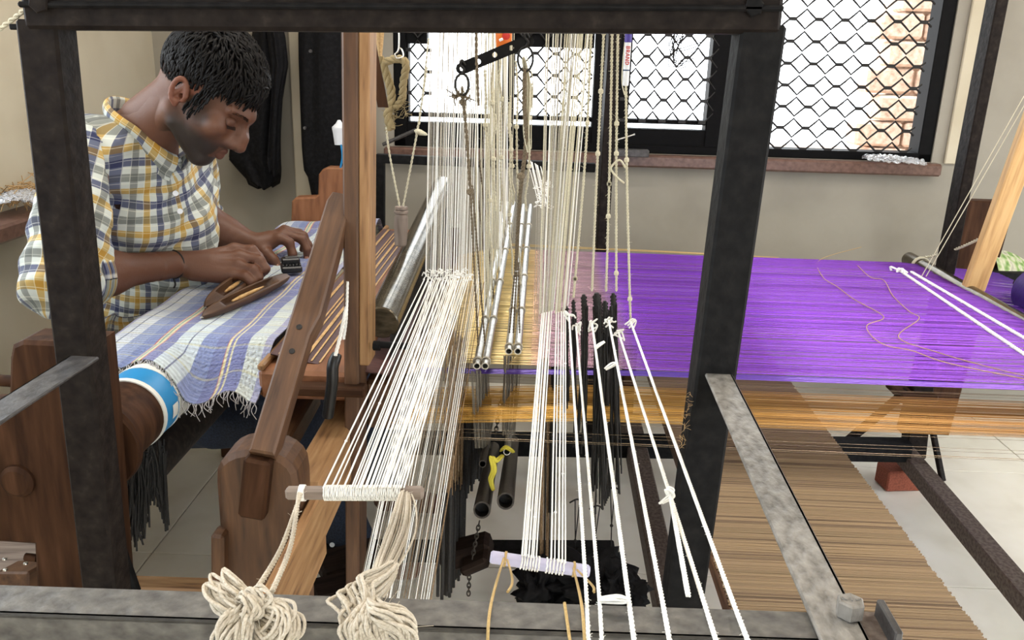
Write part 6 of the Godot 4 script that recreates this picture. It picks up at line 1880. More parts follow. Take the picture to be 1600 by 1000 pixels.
# ---------------------------------------------------------------- the weaver
class Field:
	# a grid of distances to rounded bones and ellipsoids, joined with an exponential smooth minimum
	var lo: Vector3
	var h: float
	var k: float
	var nx: int
	var ny: int
	var nz: int
	var s := PackedFloat32Array()

	func _init(a: Vector3, b: Vector3, cell: float, soft: float) -> void:
		lo = a; h = cell; k = soft
		nx = int((b.x - a.x) / cell) + 1
		ny = int((b.y - a.y) / cell) + 1
		nz = int((b.z - a.z) / cell) + 1
		s.resize(nx * ny * nz)

	func span(a: Vector3, b: Vector3) -> Array:
		var p := ((a - lo) / h).floor()
		var q := ((b - lo) / h).ceil()
		return [clampi(int(p.x), 0, nx - 1), clampi(int(p.y), 0, ny - 1), clampi(int(p.z), 0, nz - 1), clampi(int(q.x), 0, nx - 1), clampi(int(q.y), 0, ny - 1), clampi(int(q.z), 0, nz - 1)]

	func cap(a: Vector3, b: Vector3, ra: float, rb: float) -> void:
		var r := maxf(ra, rb) + k * 5.0
		var e := Vector3(r, r, r)
		var w := span(a.min(b) - e, a.max(b) + e)
		var d := b - a
		var dd := maxf(d.length_squared(), 1e-9)
		var ik := -1.0 / k
		for z in range(w[2], w[5] + 1):
			for y in range(w[1], w[4] + 1):
				var at := (z * ny + y) * nx
				var p := lo + Vector3(w[0] * h, y * h, z * h) - a
				for x in range(w[0], w[3] + 1):
					var t := clampf(p.dot(d) / dd, 0.0, 1.0)
					var q := (p - d * t).length() - ra - (rb - ra) * t
					if q < r:
						s[at + x] += exp(maxf(q, -6.0 * k) * ik)
					p.x += h

	func ell(c: Vector3, bs: Basis, r: Vector3) -> void:
		var m := maxf(r.x, maxf(r.y, r.z)) + k * 5.0
		var e := Vector3(m, m, m)
		var w := span(c - e, c + e)
		var inv := bs.inverse()
		var step := inv * Vector3(h, 0, 0)
		var ik := -1.0 / k
		var ir := Vector3.ONE / r
		var lim := 5.0 * k
		for z in range(w[2], w[5] + 1):
			for y in range(w[1], w[4] + 1):
				var at := (z * ny + y) * nx
				var p := inv * (lo + Vector3(w[0] * h, y * h, z * h) - c)
				for x in range(w[0], w[3] + 1):
					var u := p * ir
					var k0 := u.length()
					var q := k0 * (k0 - 1.0) / maxf((u * ir).length(), 1e-5)
					if q < lim:
						s[at + x] += exp(maxf(q, -6.0 * k) * ik)
					p += step

	func finish() -> void:
		for j in s.size():
			s[j] = -k * log(s[j]) if s[j] > 1e-9 else 8.0 * k

	# after finish(): take a capsule away, smoothly
	func carve(a: Vector3, b: Vector3, ra: float, soft: float) -> void:
		var r := ra + soft * 2.0
		var e := Vector3(r, r, r)
		var w := span(a.min(b) - e, a.max(b) + e)
		var d := b - a
		var dd := maxf(d.length_squared(), 1e-9)
		for z in range(w[2], w[5] + 1):
			for y in range(w[1], w[4] + 1):
				for x in range(w[0], w[3] + 1):
					var at := (z * ny + y) * nx + x
					var p := lo + Vector3(x * h, y * h, z * h) - a
					var t := clampf(p.dot(d) / dd, 0.0, 1.0)
					var q := ra - (p - d * t).length()
					var f := clampf(0.5 - 0.5 * (s[at] - q) / soft, 0.0, 1.0)
					s[at] = lerpf(s[at], q, f) + soft * f * (1.0 - f)

	func clip(pt: Vector3, nn: Vector3) -> void:   # keep the side nn points to
		for z in nz:
			for y in ny:
				for x in nx:
					var at := (z * ny + y) * nx + x
					s[at] = maxf(s[at], -(lo + Vector3(x * h, y * h, z * h) - pt).dot(nn))

	func warp(f: Callable) -> void:   # add a small displacement near the surface
		for z in nz:
			for y in ny:
				for x in nx:
					var at := (z * ny + y) * nx + x
					if absf(s[at]) < 0.03:
						s[at] += f.call(lo + Vector3(x * h, y * h, z * h))

	# surface nets: positions, normals, quads
	func nets() -> Array:
		var pos := PackedVector3Array()
		var nor := PackedVector3Array()
		var quads := PackedInt32Array()
		var cell := PackedInt32Array()
		cell.resize(nx * ny * nz)
		cell.fill(-1)
		var sx := 1
		var sy := nx
		var sz := nx * ny
		var off := [0, sx, sy, sx + sy, sz, sz + sx, sz + sy, sz + sx + sy]
		for z in nz - 1:
			for y in ny - 1:
				var row := (z * ny + y) * nx
				for x in nx - 1:
					var c := row + x
					var v0 := s[c]
					if v0 > h * 2.5 or v0 < -h * 2.5:
						continue
					var v1 := s[c + sx]
					var v2 := s[c + sy]
					var v3 := s[c + sx + sy]
					var v4 := s[c + sz]
					var v5 := s[c + sz + sx]
					var v6 := s[c + sz + sy]
					var v7 := s[c + sz + sx + sy]
					var neg := int(v0 < 0) + int(v1 < 0) + int(v2 < 0) + int(v3 < 0) + int(v4 < 0) + int(v5 < 0) + int(v6 < 0) + int(v7 < 0)
					if neg == 0 or neg == 8:
						continue
					var vs := [v0, v1, v2, v3, v4, v5, v6, v7]
					var sum := Vector3.ZERO
					var cnt := 0
					for e in [[0, 1], [2, 3], [4, 5], [6, 7], [0, 2], [1, 3], [4, 6], [5, 7], [0, 4], [1, 5], [2, 6], [3, 7]]:
						var a: float = vs[e[0]]
						var b: float = vs[e[1]]
						if (a < 0) != (b < 0):
							var t := a / (a - b)
							var i0: int = e[0]
							var i1: int = e[1]
							sum += Vector3(i0 & 1, (i0 >> 1) & 1, i0 >> 2).lerp(Vector3(i1 & 1, (i1 >> 1) & 1, i1 >> 2), t)
							cnt += 1
					cell[c] = pos.size()
					pos.append(lo + (Vector3(x, y, z) + sum / cnt) * h)
					nor.append(Vector3(v1 + v3 + v5 + v7 - v0 - v2 - v4 - v6, v2 + v3 + v6 + v7 - v0 - v1 - v4 - v5, v4 + v5 + v6 + v7 - v0 - v1 - v2 - v3).normalized())
		for z in range(1, nz - 1):
			for y in range(1, ny - 1):
				for x in range(1, nx - 1):
					var c := (z * ny + y) * nx + x
					if cell[c] < 0:
						continue
					var a := s[c] < 0
					if a != (s[c + sx] < 0):
						quad(quads, cell[c], cell[c - sy], cell[c - sy - sz], cell[c - sz], a)
					if a != (s[c + sy] < 0):
						quad(quads, cell[c], cell[c - sz], cell[c - sz - sx], cell[c - sx], a)
					if a != (s[c + sz] < 0):
						quad(quads, cell[c], cell[c - sx], cell[c - sx - sy], cell[c - sy], a)
		return [pos, nor, quads]

	func quad(q: PackedInt32Array, a: int, b: int, c: int, d: int, f: bool) -> void:
		if a < 0 or b < 0 or c < 0 or d < 0:
			return
		if f:
			q.append_array([a, b, c, d])
		else:
			q.append_array([a, d, c, b])

# adds a net to a collector; paint(p, n) gives colour; uvmap(p, n) gives texture place, cut where it jumps
func add_net(b: MB, net: Array, paint: Callable, uvmap = null) -> void:
	var pos: PackedVector3Array = net[0]
	var nor: PackedVector3Array = net[1]
	var q: PackedInt32Array = net[2]
	if uvmap == null:
		var first := b.v.size()
		for j in pos.size():
			b.col = paint.call(pos[j], nor[j])
			b.vert(pos[j], nor[j])
		for j in range(0, q.size(), 4):
			b.tri(first + q[j], first + q[j + 1], first + q[j + 2])
			b.tri(first + q[j], first + q[j + 2], first + q[j + 3])
		return
	b.col = Color.WHITE
	var uv := PackedVector2Array()
	for j in pos.size():
		uv.append(uvmap.call(pos[j], nor[j]))
	for j in range(0, q.size(), 4):
		for t in [[0, 1, 2], [0, 2, 3]]:
			var ids := []
			for e in t:
				var n: int = q[j + e]
				var w := uv[n]
				var w0 := uv[q[j + t[0]]]
				w.x += roundf(w0.x - w.x) if absf(w.x - w0.x) > 0.5 else 0.0
				ids.append(b.vert(pos[n], nor[n], w))
			b.tri(ids[0], ids[1], ids[2])

func finger(f: Field, ps: Array, r0: float, r1: float) -> void:
	for k in ps.size() - 1:
		var a := lerpf(r0, r1, float(k) / (ps.size() - 1))
		var c := lerpf(r0, r1, float(k + 1) / (ps.size() - 1))
		f.cap(ps[k], ps[k + 1], a, c)

func nail(b: MB, tip: Vector3, along: Vector3, up: Vector3, w: float) -> void:
	var y := along.normalized()
	var z := (up - y * up.dot(y)).normalized()
	var x := y.cross(z)
	var g := []
	for i2 in 5:
		var row := []
		for j in 5:
			var u := (j - 2) / 2.0
			var v := (i2 - 2) / 2.0
			row.append(tip + x * u * w * (1.0 - 0.25 * v * v) + y * v * w * 1.15 + z * (w * 0.25 - w * 0.45 * u * u))
		g.append(row)
	for i2 in 4:
		for j in 4:
			b.poly([g[i2][j], g[i2][j + 1], g[i2 + 1][j + 1], g[i2 + 1][j]], z)

const HEADSCALE := 0.95

func person() -> void:
	var skin := flat("skin", Color.WHITE, 0.52)
	skin.vertex_color_use_as_albedo = true
	skin.subsurf_scatter_enabled = true
	skin.subsurf_scatter_strength = 0.06
	skin.normal_enabled = true
	skin.uv1_triplanar = true
	skin.uv1_scale = Vector3(14, 14, 14)
	skin.normal_texture = noise_tex(80, 0.06, [], 256, 3, true)
	skin.normal_scale = 0.18
	var tone := lin(100, 65, 47)
	# joints
	var ear := Vector3(-0.6392, 1.0653, -1.5450)
	var pitch := deg_to_rad(40.0)
	var fw := Vector3(cos(pitch), -sin(pitch), 0.06).normalized()
	var upv := Vector3(sin(pitch), cos(pitch), 0.0)
	upv = (upv - fw * upv.dot(fw)).normalized()
	var lf := upv.cross(fw)
	var hb := Basis(lf, upv, fw)      # head axes: x his left, y crown, z face
	var hs := HEADSCALE
	var hc := ear - hb * Vector3(-0.076, -0.006, -0.012) * hs
	var H := func(x: float, y: float, z: float) -> Vector3: return hc + hb * Vector3(x, y, z) * hs
	var neck := Vector3(-0.7737, 0.9978, -1.6600)
	var sh_r := Vector3(-0.8307, 0.9544, -1.5700)
	var sh_l := neck + Vector3(0.0, -0.045, -0.17)
	var el_r := Vector3(-0.8391, 0.7482, -1.4300)
	var wr_r := Vector3(-0.7366, 0.7170, -1.6900)
	var el_l := Vector3(-0.7936, 0.7432, -1.9600)
	var wr_l := Vector3(-0.6559, 0.7007, -1.9500)
	var pelvis := Vector3(-0.93, 0.40, -1.78)
	var chest := Vector3(-0.835, 0.80, -1.77)
	var hip_r := pelvis + Vector3(0.02, -0.02, 0.09)
	var hip_l := pelvis + Vector3(0.02, -0.02, -0.09)
	var kn_r := Vector3(-0.50, 0.42, -1.62)
	var kn_l := Vector3(-0.46, 0.40, -1.9)
	var an_r := Vector3(-0.385, 0.09, -1.66)
	var an_l := Vector3(-0.36, 0.09, -1.95)
	var b := MB.new()
	# body
	var f := Field.new(Vector3(-1.12, 0.0, -2.16), Vector3(-0.2, 1.12, -1.34), 0.012, 0.012)
	f.cap(pelvis + Vector3(0, 0, 0.06), pelvis - Vector3(0, 0, 0.06), 0.095, 0.095)
	f.cap(pelvis, chest, 0.095, 0.1)
	f.cap(chest + Vector3(0.0, 0.05, 0.08), chest + Vector3(0.0, 0.05, -0.08), 0.09, 0.09)
	f.cap(chest + Vector3(0, 0.05, 0), neck + Vector3(0, -0.04, 0), 0.1, 0.06)
	f.cap(neck + Vector3(-0.01, -0.05, 0), sh_r, 0.04, 0.044)
	f.cap(neck + Vector3(-0.01, -0.05, 0), sh_l, 0.04, 0.044)
	f.cap(neck + Vector3(-0.012, -0.03, 0), H.call(0, -0.05, -0.035), 0.056, 0.05)
	f.cap(sh_r, el_r, 0.046, 0.041)
	f.cap(el_r, wr_r, 0.042, 0.026)
	f.cap(sh_l, el_l, 0.05, 0.041)
	f.cap(el_l, wr_l, 0.042, 0.026)
	f.cap(el_r.lerp(wr_r, 0.1), el_r.lerp(wr_r, 0.35), 0.042, 0.04)
	f.cap(el_l.lerp(wr_l, 0.1), el_l.lerp(wr_l, 0.4), 0.042, 0.038)
	for e in [[hip_r, kn_r, an_r], [hip_l, kn_l, an_l]]:
		f.cap(e[0], e[1], 0.075, 0.056)
		f.cap(e[1], e[2], 0.052, 0.036)
		f.cap(e[2] + Vector3(0, -0.045, 0), e[2] + Vector3(0.13, -0.055, 0), 0.034, 0.026)
	f.finish()
	add_net(b, f.nets(), func(p: Vector3, n: Vector3) -> Color:
		return tone.lerp(lin(120, 82, 64), clampf(1.0 - p.distance_to(neck) * 12.0, 0.0, 0.5)))
	# head
	var g := Field.new(hc - Vector3(0.165, 0.16, 0.12), hc + Vector3(0.16, 0.15, 0.12), 0.0035, 0.006)
	g.ell(H.call(0, 0.03, -0.012), hb, Vector3(0.074, 0.085, 0.093) * hs)
	g.ell(H.call(0, -0.03, 0.03), hb, Vector3(0.060, 0.075, 0.058) * hs)
	g.cap(H.call(-0.050, -0.062, 0.0), H.call(-0.016, -0.102, 0.060), 0.016 * hs, 0.014 * hs)
	g.cap(H.call(0.050, -0.062, 0.0), H.call(0.016, -0.102, 0.060), 0.016 * hs, 0.014 * hs)
	g.ell(H.call(0, -0.098, 0.066), hb, Vector3(0.022, 0.016, 0.016) * hs)
	g.ell(H.call(0, -0.062, 0.066), hb, Vector3(0.034, 0.03, 0.022) * hs)
	for sd in [-1.0, 1.0]:
		g.ell(H.call(sd * 0.045, -0.018, 0.062), hb, Vector3(0.022, 0.02, 0.02) * hs)
		g.cap(H.call(sd * 0.012, 0.024, 0.088), H.call(sd * 0.046, 0.026, 0.070), 0.0085 * hs, 0.007 * hs)
		g.ell(H.call(sd * 0.0125, -0.037, 0.094), hb, Vector3(0.009, 0.008, 0.011) * hs)
	g.cap(H.call(0, 0.016, 0.088), H.call(0, -0.014, 0.103), 0.0085 * hs, 0.0095 * hs)
	g.cap(H.call(0, -0.014, 0.103), H.call(0, -0.033, 0.112), 0.0095 * hs, 0.0105 * hs)
	g.cap(H.call(0, 0.05, 0.06), H.call(0, 0.03, 0.075), 0.03 * hs, 0.02 * hs)
	# neck
	g.cap(H.call(0, -0.04, -0.04), neck + Vector3(-0.012, -0.02, 0), 0.05 * hs, 0.056)
	g.cap(H.call(-0.05, -0.05, -0.02), neck + Vector3(0.03, -0.03, 0.02), 0.016, 0.014)
	g.finish()
	var ears := []
	for sd in [-1.0, 1.0]:
		var ce: Vector3 = H.call(sd * 0.078, -0.004, -0.016)
		var er := Field.new(ce - Vector3.ONE * 0.036, ce + Vector3.ONE * 0.036, 0.0016, 0.0018)
		var ps := []
		for k in 13:
			var a := lerpf(-1.5, 3.5, k / 12.0)
			ps.append(H.call(sd * (0.0775 + 0.007 * smoothstep(-0.5, 1.0, cos(a))), -0.003 + sin(a) * 0.0235 + 0.002 * cos(a), -0.017 - cos(a) * 0.0135 - 0.004 * sin(a)))
		for k in 12:
			er.cap(ps[k], ps[k + 1], 0.0034 * hs, 0.0034 * hs)
		er.ell(H.call(sd * 0.074, -0.004, -0.016), hb, Vector3(0.0035, 0.019, 0.0115) * hs)
		er.cap(H.call(sd * 0.078, -0.022, -0.012), H.call(sd * 0.0775, -0.028, -0.010), 0.006 * hs, 0.0045 * hs)
		er.cap(H.call(sd * 0.0775, 0.012, -0.014), H.call(sd * 0.0785, -0.012, -0.022), 0.0028 * hs, 0.003 * hs)
		er.cap(H.call(sd * 0.077, -0.003, -0.003), H.call(sd * 0.077, -0.010, -0.003), 0.0045 * hs, 0.004 * hs)
		er.ell(H.call(sd * 0.068, -0.004, -0.012), hb, Vector3(0.008, 0.02, 0.012) * hs)
		er.finish()
		er.carve(H.call(sd * 0.083, -0.008, -0.010), H.call(sd * 0.074, -0.008, -0.008), 0.0048 * hs, 0.002)
		ears.append(er.nets())
	for sd in [-1.0, 1.0]:
		g.carve(H.call(sd * 0.024, 0.006, 0.098), H.call(sd * 0.042, 0.005, 0.09), 0.0105 * hs, 0.008)
		g.carve(H.call(sd * 0.0085, -0.044, 0.107), H.call(sd * 0.0085, -0.036, 0.104), 0.0032 * hs, 0.002)
	g.carve(H.call(0, 0.005, 0.112), H.call(0, 0.012, 0.108), 0.007 * hs, 0.008)
	g.carve(H.call(0, -0.085, 0.098), H.call(0, -0.085, 0.098), 0.008 * hs, 0.008)
	var n2 := g.nets()
	# lids and lips on a second small grid pass, joined to the same mesh
	var l := Field.new(H.call(0, -0.03, 0.07) - Vector3(0.085, 0.085, 0.06), H.call(0, -0.03, 0.07) + Vector3(0.085, 0.085, 0.06), 0.0028, 0.0022)
	for sd in [-1.0, 1.0]:
		l.ell(H.call(sd * 0.0325, 0.005, 0.0745), hb, Vector3(0.0150, 0.0095, 0.0115) * hs)
		l.cap(H.call(sd * 0.02, -0.0015, 0.0845), H.call(sd * 0.045, -0.001, 0.0775), 0.0022, 0.002)
		l.cap(H.call(0, -0.0595, 0.0915), H.call(sd * 0.023, -0.0655, 0.0785), 0.0062 * hs, 0.003 * hs)
		l.cap(H.call(0, -0.0735, 0.0895), H.call(sd * 0.021, -0.069, 0.0785), 0.0072 * hs, 0.003 * hs)
	l.finish()
	var skin_paint := func(p: Vector3, n: Vector3) -> Color:
		var q := hb.inverse() * (p - hc) / hs
		var c := tone
		# stubble on jaw, chin and lip, part of his skin
		var jaw := smoothstep(-0.025, -0.06, q.y) * smoothstep(-0.03, 0.0, q.z) * smoothstep(-0.16, -0.12, q.y)
		var side := smoothstep(0.052, 0.066, absf(q.x)) * smoothstep(0.03, -0.02, q.y) * smoothstep(-0.01, 0.012, q.z) * smoothstep(0.06, 0.04, q.z)
		var lip := smoothstep(-0.045, -0.05, q.y) * smoothstep(-0.064, -0.058, q.y) * smoothstep(0.07, 0.08, q.z) * smoothstep(0.03, 0.02, absf(q.x))
		var beard := clampf(maxf(jaw, maxf(side * 0.9, lip * 0.8)), 0.0, 1.0)
		if q.y > -0.082 and q.y < -0.052 and absf(q.x) < 0.025 and q.z > 0.078:
			beard *= 0.35
		c = c.lerp(lin(34, 25, 22), beard * 0.95)
		if q.z < 0.01 and absf(q.x) > 0.07 and q.y > -0.05 and q.y < 0.04:
			c = c.lerp(lin(150, 88, 68), 0.5)
		return c
	add_net(b, n2, skin_paint)
	for e in ears:
		add_net(b, e, func(_p: Vector3, _n: Vector3) -> Color: return lin(116, 72, 54))
	add_net(b, l.nets(), func(p: Vector3, n: Vector3) -> Color:
		var q := hb.inverse() * (p - hc) / hs
		return lin(92, 56, 46) if q.y < -0.05 else tone.lerp(lin(92, 58, 46), 0.5))
	# right hand, loosely closed on the shuttle
	var rh := Field.new(wr_r - Vector3(0.05, 0.08, 0.12), wr_r + Vector3(0.22, 0.09, 0.1), 0.003, 0.0035)
	var kx := [Vector3(-0.6363, 0.7449, -1.7450), Vector3(-0.6193, 0.7334, -1.7250), Vector3(-0.6161, 0.7190, -1.7050), Vector3(-0.6233, 0.7038, -1.6880)]
	var pip := [Vector3(-0.5985, 0.7379, -1.7450), Vector3(-0.5757, 0.7219, -1.7220), Vector3(-0.5830, 0.7077, -1.7000), Vector3(-0.5958, 0.6963, -1.6840)]
	var dip := [Vector3(-0.5847, 0.7238, -1.7420), Vector3(-0.5633, 0.7053, -1.7180), Vector3(-0.5724, 0.6911, -1.6970), Vector3(-0.5826, 0.6850, -1.6820)]
	var tipp := [Vector3(-0.5904, 0.7101, -1.7400), Vector3(-0.5729, 0.6920, -1.7200), Vector3(-0.5820, 0.6817, -1.7000), Vector3(-0.5865, 0.6764, -1.6880)]
	for k in 4:
		rh.cap(wr_r.lerp(kx[k], 0.25) + Vector3(0, -0.004, 0), kx[k] + Vector3(0, -0.006, 0), 0.0175, 0.0115)
		finger(rh, [kx[k] + Vector3(0, -0.004, 0), pip[k], dip[k], tipp[k]], 0.0108 - 0.0006 * k, 0.0076 - 0.0003 * k)
	rh.cap(el_r.lerp(wr_r, 0.8), wr_r, 0.03, 0.0265)
	rh.cap(wr_r, wr_r.lerp(kx[1], 0.5) + Vector3(0, -0.008, 0), 0.026, 0.022)
	rh.cap(wr_r.lerp(kx[3], 0.3) + Vector3(0, -0.012, 0.004), kx[3] + Vector3(-0.01, -0.014, 0), 0.018, 0.012)
	finger(rh, [wr_r.lerp(kx[0], 0.3) + Vector3(0, -0.014, -0.02), wr_r.lerp(kx[0], 0.75) + Vector3(0, -0.032, -0.024), Vector3(-0.6024, 0.6923, -1.7650), Vector3(-0.5788, 0.6888, -1.7600)], 0.015, 0.0088)
	rh.finish()
	add_net(b, rh.nets(), func(p: Vector3, n: Vector3) -> Color:
		var c := tone
		for k in 4:
			c = c.lerp(lin(96, 58, 44), 0.5 * smoothstep(0.012, 0.004, p.distance_to(pip[k] + Vector3(0, 0.01, 0))))
		return c)
	# left hand, fingers over the black block
	var lh := Field.new(wr_l - Vector3(0.06, 0.09, 0.14), wr_l + Vector3(0.17, 0.07, 0.11), 0.003, 0.0035)
	var lk := [Vector3(-0.6044, 0.7214, -1.9550), Vector3(-0.6009, 0.7256, -1.9800), Vector3(-0.6034, 0.7267, -2.0050), Vector3(-0.6139, 0.7261, -2.0300)]
	var lp := [Vector3(-0.5807, 0.7099, -1.9550), Vector3(-0.5583, 0.7120, -1.9850), Vector3(-0.5631, 0.7150, -2.0150), Vector3(-0.5793, 0.7157, -2.0400)]
	var ld := [Vector3(-0.5735, 0.6845, -1.9520), Vector3(-0.5457, 0.6885, -1.9800), Vector3(-0.5508, 0.6923, -2.0120), Vector3(-0.5677, 0.6937, -2.0400)]
	var lt := [Vector3(-0.5769, 0.6662, -1.9500), Vector3(-0.5479, 0.6622, -1.9780), Vector3(-0.5581, 0.6714, -2.0120), Vector3(-0.5750, 0.6741, -2.0400)]
	for k in 4:
		lh.cap(wr_l.lerp(lk[k], 0.25), lk[k] + Vector3(0, -0.004, 0), 0.0175, 0.0115)
		finger(lh, [lk[k], lp[k], ld[k], lt[k]], 0.0108 - 0.0005 * k, 0.0078 - 0.0003 * k)
	lh.cap(el_l.lerp(wr_l, 0.75), wr_l, 0.03, 0.0265)
	lh.cap(wr_l, wr_l.lerp(lk[1], 0.5), 0.026, 0.021)
	finger(lh, [Vector3(-0.6498, 0.6989, -1.9450), Vector3(-0.6291, 0.6876, -1.9300), Vector3(-0.6117, 0.6740, -1.9250), Vector3(-0.6019, 0.6605, -1.9250)], 0.0155, 0.0088)
	lh.finish()
	add_net(b, lh.nets(), func(_p: Vector3, _n: Vector3) -> Color: return tone)
	# nails
	b.col = lin(176, 128, 108)
	nail(b, (lt[0] as Vector3).lerp(ld[0], 0.18) + Vector3(0.0, 0.001, 0.0072), (lt[0] as Vector3) - ld[0], Vector3(0.15, 0.3, 1), 0.0052)
	nail(b, (lt[1] as Vector3).lerp(ld[1], 0.18) + Vector3(0.002, 0.001, 0.0072), (lt[1] as Vector3) - ld[1], Vector3(0.3, 0.3, 1), 0.0052)
	nail(b, Vector3(-0.6022, 0.6671, -1.9170), Vector3(0.4, -0.8, 0), Vector3(0.2, 0.4, 1), 0.0055)
	var me := part("person", b, skin)
	tag(me, "man in a checked shirt bending over the loom with both hands on the towel", "person")
	var at := Vector3.ZERO
	# ---- brows and lashes
	var bm := MB.new()
	for sd in [-1.0, 1.0]:
		for k in 60:
			var u := rng.randf()
			var p: Vector3 = H.call(sd * lerpf(0.012, 0.052, u), 0.021 + 0.006 * sin(u * 2.6) + rng.randf_range(-0.003, 0.003), lerpf(0.0985, 0.072, u * u))
			bm.tube(PackedVector3Array([p, p + hb * Vector3(sd * 0.006, 0.0025, 0.0006)]), 0.0006, 3, false)
		for k in 14:
			var u := k / 13.0
			var p: Vector3 = H.call(sd * lerpf(0.02, 0.045, u), -0.002, lerpf(0.0865, 0.0795, u))
			bm.tube(PackedVector3Array([p, p + hb * Vector3(sd * 0.001, -0.005, 0.004)]), 0.0005, 3, false)
	var hair_mat := noisy("hair", [Color8(8, 7, 7), Color8(14, 12, 12), Color8(24, 21, 21)], Vector3(20, 20, 20), 0.55, 0.0, 81)
	hair_mat.metallic_specular = 0.3
	part("eyebrow", bm, hair_mat, me)
	# ---- hair: a close shell with combed wavy locks
	var hm := MB.new()
	var hf := Field.new(hc - Vector3(0.17, 0.17, 0.13), hc + Vector3(0.17, 0.17, 0.13), 0.005, 0.008)
	hf.ell(H.call(0, 0.048, -0.018), hb, Vector3(0.0785, 0.083, 0.09) * hs)
	hf.ell(H.call(0, 0.088, 0.0), hb, Vector3(0.056, 0.03, 0.05) * hs)
	hf.finish()
	hf.clip(H.call(0, 0.028, 0.0), hb * Vector3(0, 0.86, -0.5).normalized())
	add_net(hm, hf.nets(), func(_p: Vector3, _n: Vector3) -> Color: return Color.WHITE)
	var made := 0
	while made < 2600:
		var d := Vector3(rng.randfn(), rng.randfn(), rng.randfn()).normalized()
		var root := Vector3(0, 0.046, -0.016) + d * Vector3(0.0785, 0.085, 0.095)
		var line := 0.026 + 0.52 * root.z + (0.012 if root.z > 0.03 else 0.0) - 0.05 * smoothstep(-0.02, -0.07, root.z)
		if root.y < line:
			continue
		made += 1
		var flow := Vector3(0.25 * signf(d.x) * absf(d.x), -0.15, 0.85)
		if absf(d.x) > 0.6:
			flow = Vector3(0.05 * d.x, -0.75, 0.25)
		if d.z < -0.3:
			flow = Vector3(0.15 * d.x, -1.0, 0.0)
		flow += Vector3(rng.randfn(), rng.randfn(), rng.randfn()) * 0.22
		flow = (flow - d * flow.dot(d)).normalized()
		var top := clampf(d.y * 1.2 + d.z * 0.5, 0.0, 1.0)
		var len := lerpf(0.014, 0.042, top) * (1.25 if d.z > 0.3 and d.y > 0.0 else 1.0) * rng.randf_range(0.7, 1.15)
		var lift := lerpf(0.002, 0.014, top)
		var wv := rng.randf_range(0.0, TAU)
		var ps := PackedVector3Array()
		for j in 6:
			var t := j / 5.0
			var pp := root + flow * len * t + d * (lift * sin(PI * minf(t * 0.75 + 0.1, 1.0)) - 0.35 * len * len / 0.08 * t * t) + Vector3(cos(wv), sin(wv), sin(wv * 2.0)) * 0.0045 * top * sin(t * 5.0)
			ps.append(H.call(pp.x, pp.y, pp.z))
		hm.tube(ps, [0.0022, 0.0028, 0.0028, 0.0024, 0.0016, 0.0005], 4, false)
	# side burn in front of the ear and nape
	for k in 110:
		var sd := -1.0 if k % 2 else 1.0
		var t := rng.randf()
		var root := Vector3(sd * rng.randf_range(0.0715, 0.0765), lerpf(0.05, -0.02, t), lerpf(0.03, 0.014, t) + rng.randf_range(-0.012, 0.012))
		var p: Vector3 = H.call(root.x, root.y, root.z)
		hm.tube(PackedVector3Array([p, p + hb * Vector3(sd * 0.002, -0.009, -0.001), p + hb * Vector3(0, -0.018, 0.0)]), 0.0016, 3, false)
	part("hair", hm, hair_mat, me)
	clothes(me, neck, sh_r, sh_l, el_r, wr_r, el_l, wr_l, pelvis, chest, hip_r, hip_l, kn_r, kn_l, an_r, an_l)

func plaid() -> StandardMaterial3D:
	var im := Image.create(256, 256, false, Image.FORMAT_RGB8)
	var band := func(f: float) -> int:
		f = fposmod(f * 2.0, 1.0)
		if f < 0.17: return 1      # navy
		if f < 0.34: return 0
		if f < 0.50: return 2      # ochre
		if f < 0.67: return 0
		if f < 0.84: return 3      # grey olive
		return 0
	var base := Color8(196, 202, 196)
	var cols := [base, Color8(42, 48, 84), Color8(184, 140, 52), Color8(104, 108, 104)]
	for y in 256:
		for x in 256:
			var a: int = band.call(x / 256.0)
			var c: int = band.call(y / 256.0 + 0.06)
			var ca: Color = cols[a]
			var cc: Color = cols[c]
			var m := ca.lerp(cc, 0.5)
			if a == 0 and c == 0: m = base
			elif a == 0: m = base.lerp(cc, 0.72)
			elif c == 0: m = base.lerp(ca, 0.66)
			var fx := fposmod(x / 256.0 * 12.0, 1.0)
			var fy := fposmod(y / 256.0 * 12.0, 1.0)
			if fx < 0.07 or fy < 0.07:
				m = m.lerp(Color8(232, 230, 214), 0.55)
			im.set_pixel(x, y, m)
	var mt := flat("plaid", Color.WHITE, 0.9)
	mt.albedo_texture = ImageTexture.create_from_image(im)
	mt.rim_enabled = true
	mt.rim = 0.25
	mt.cull_mode = BaseMaterial3D.CULL_DISABLED
	return mt

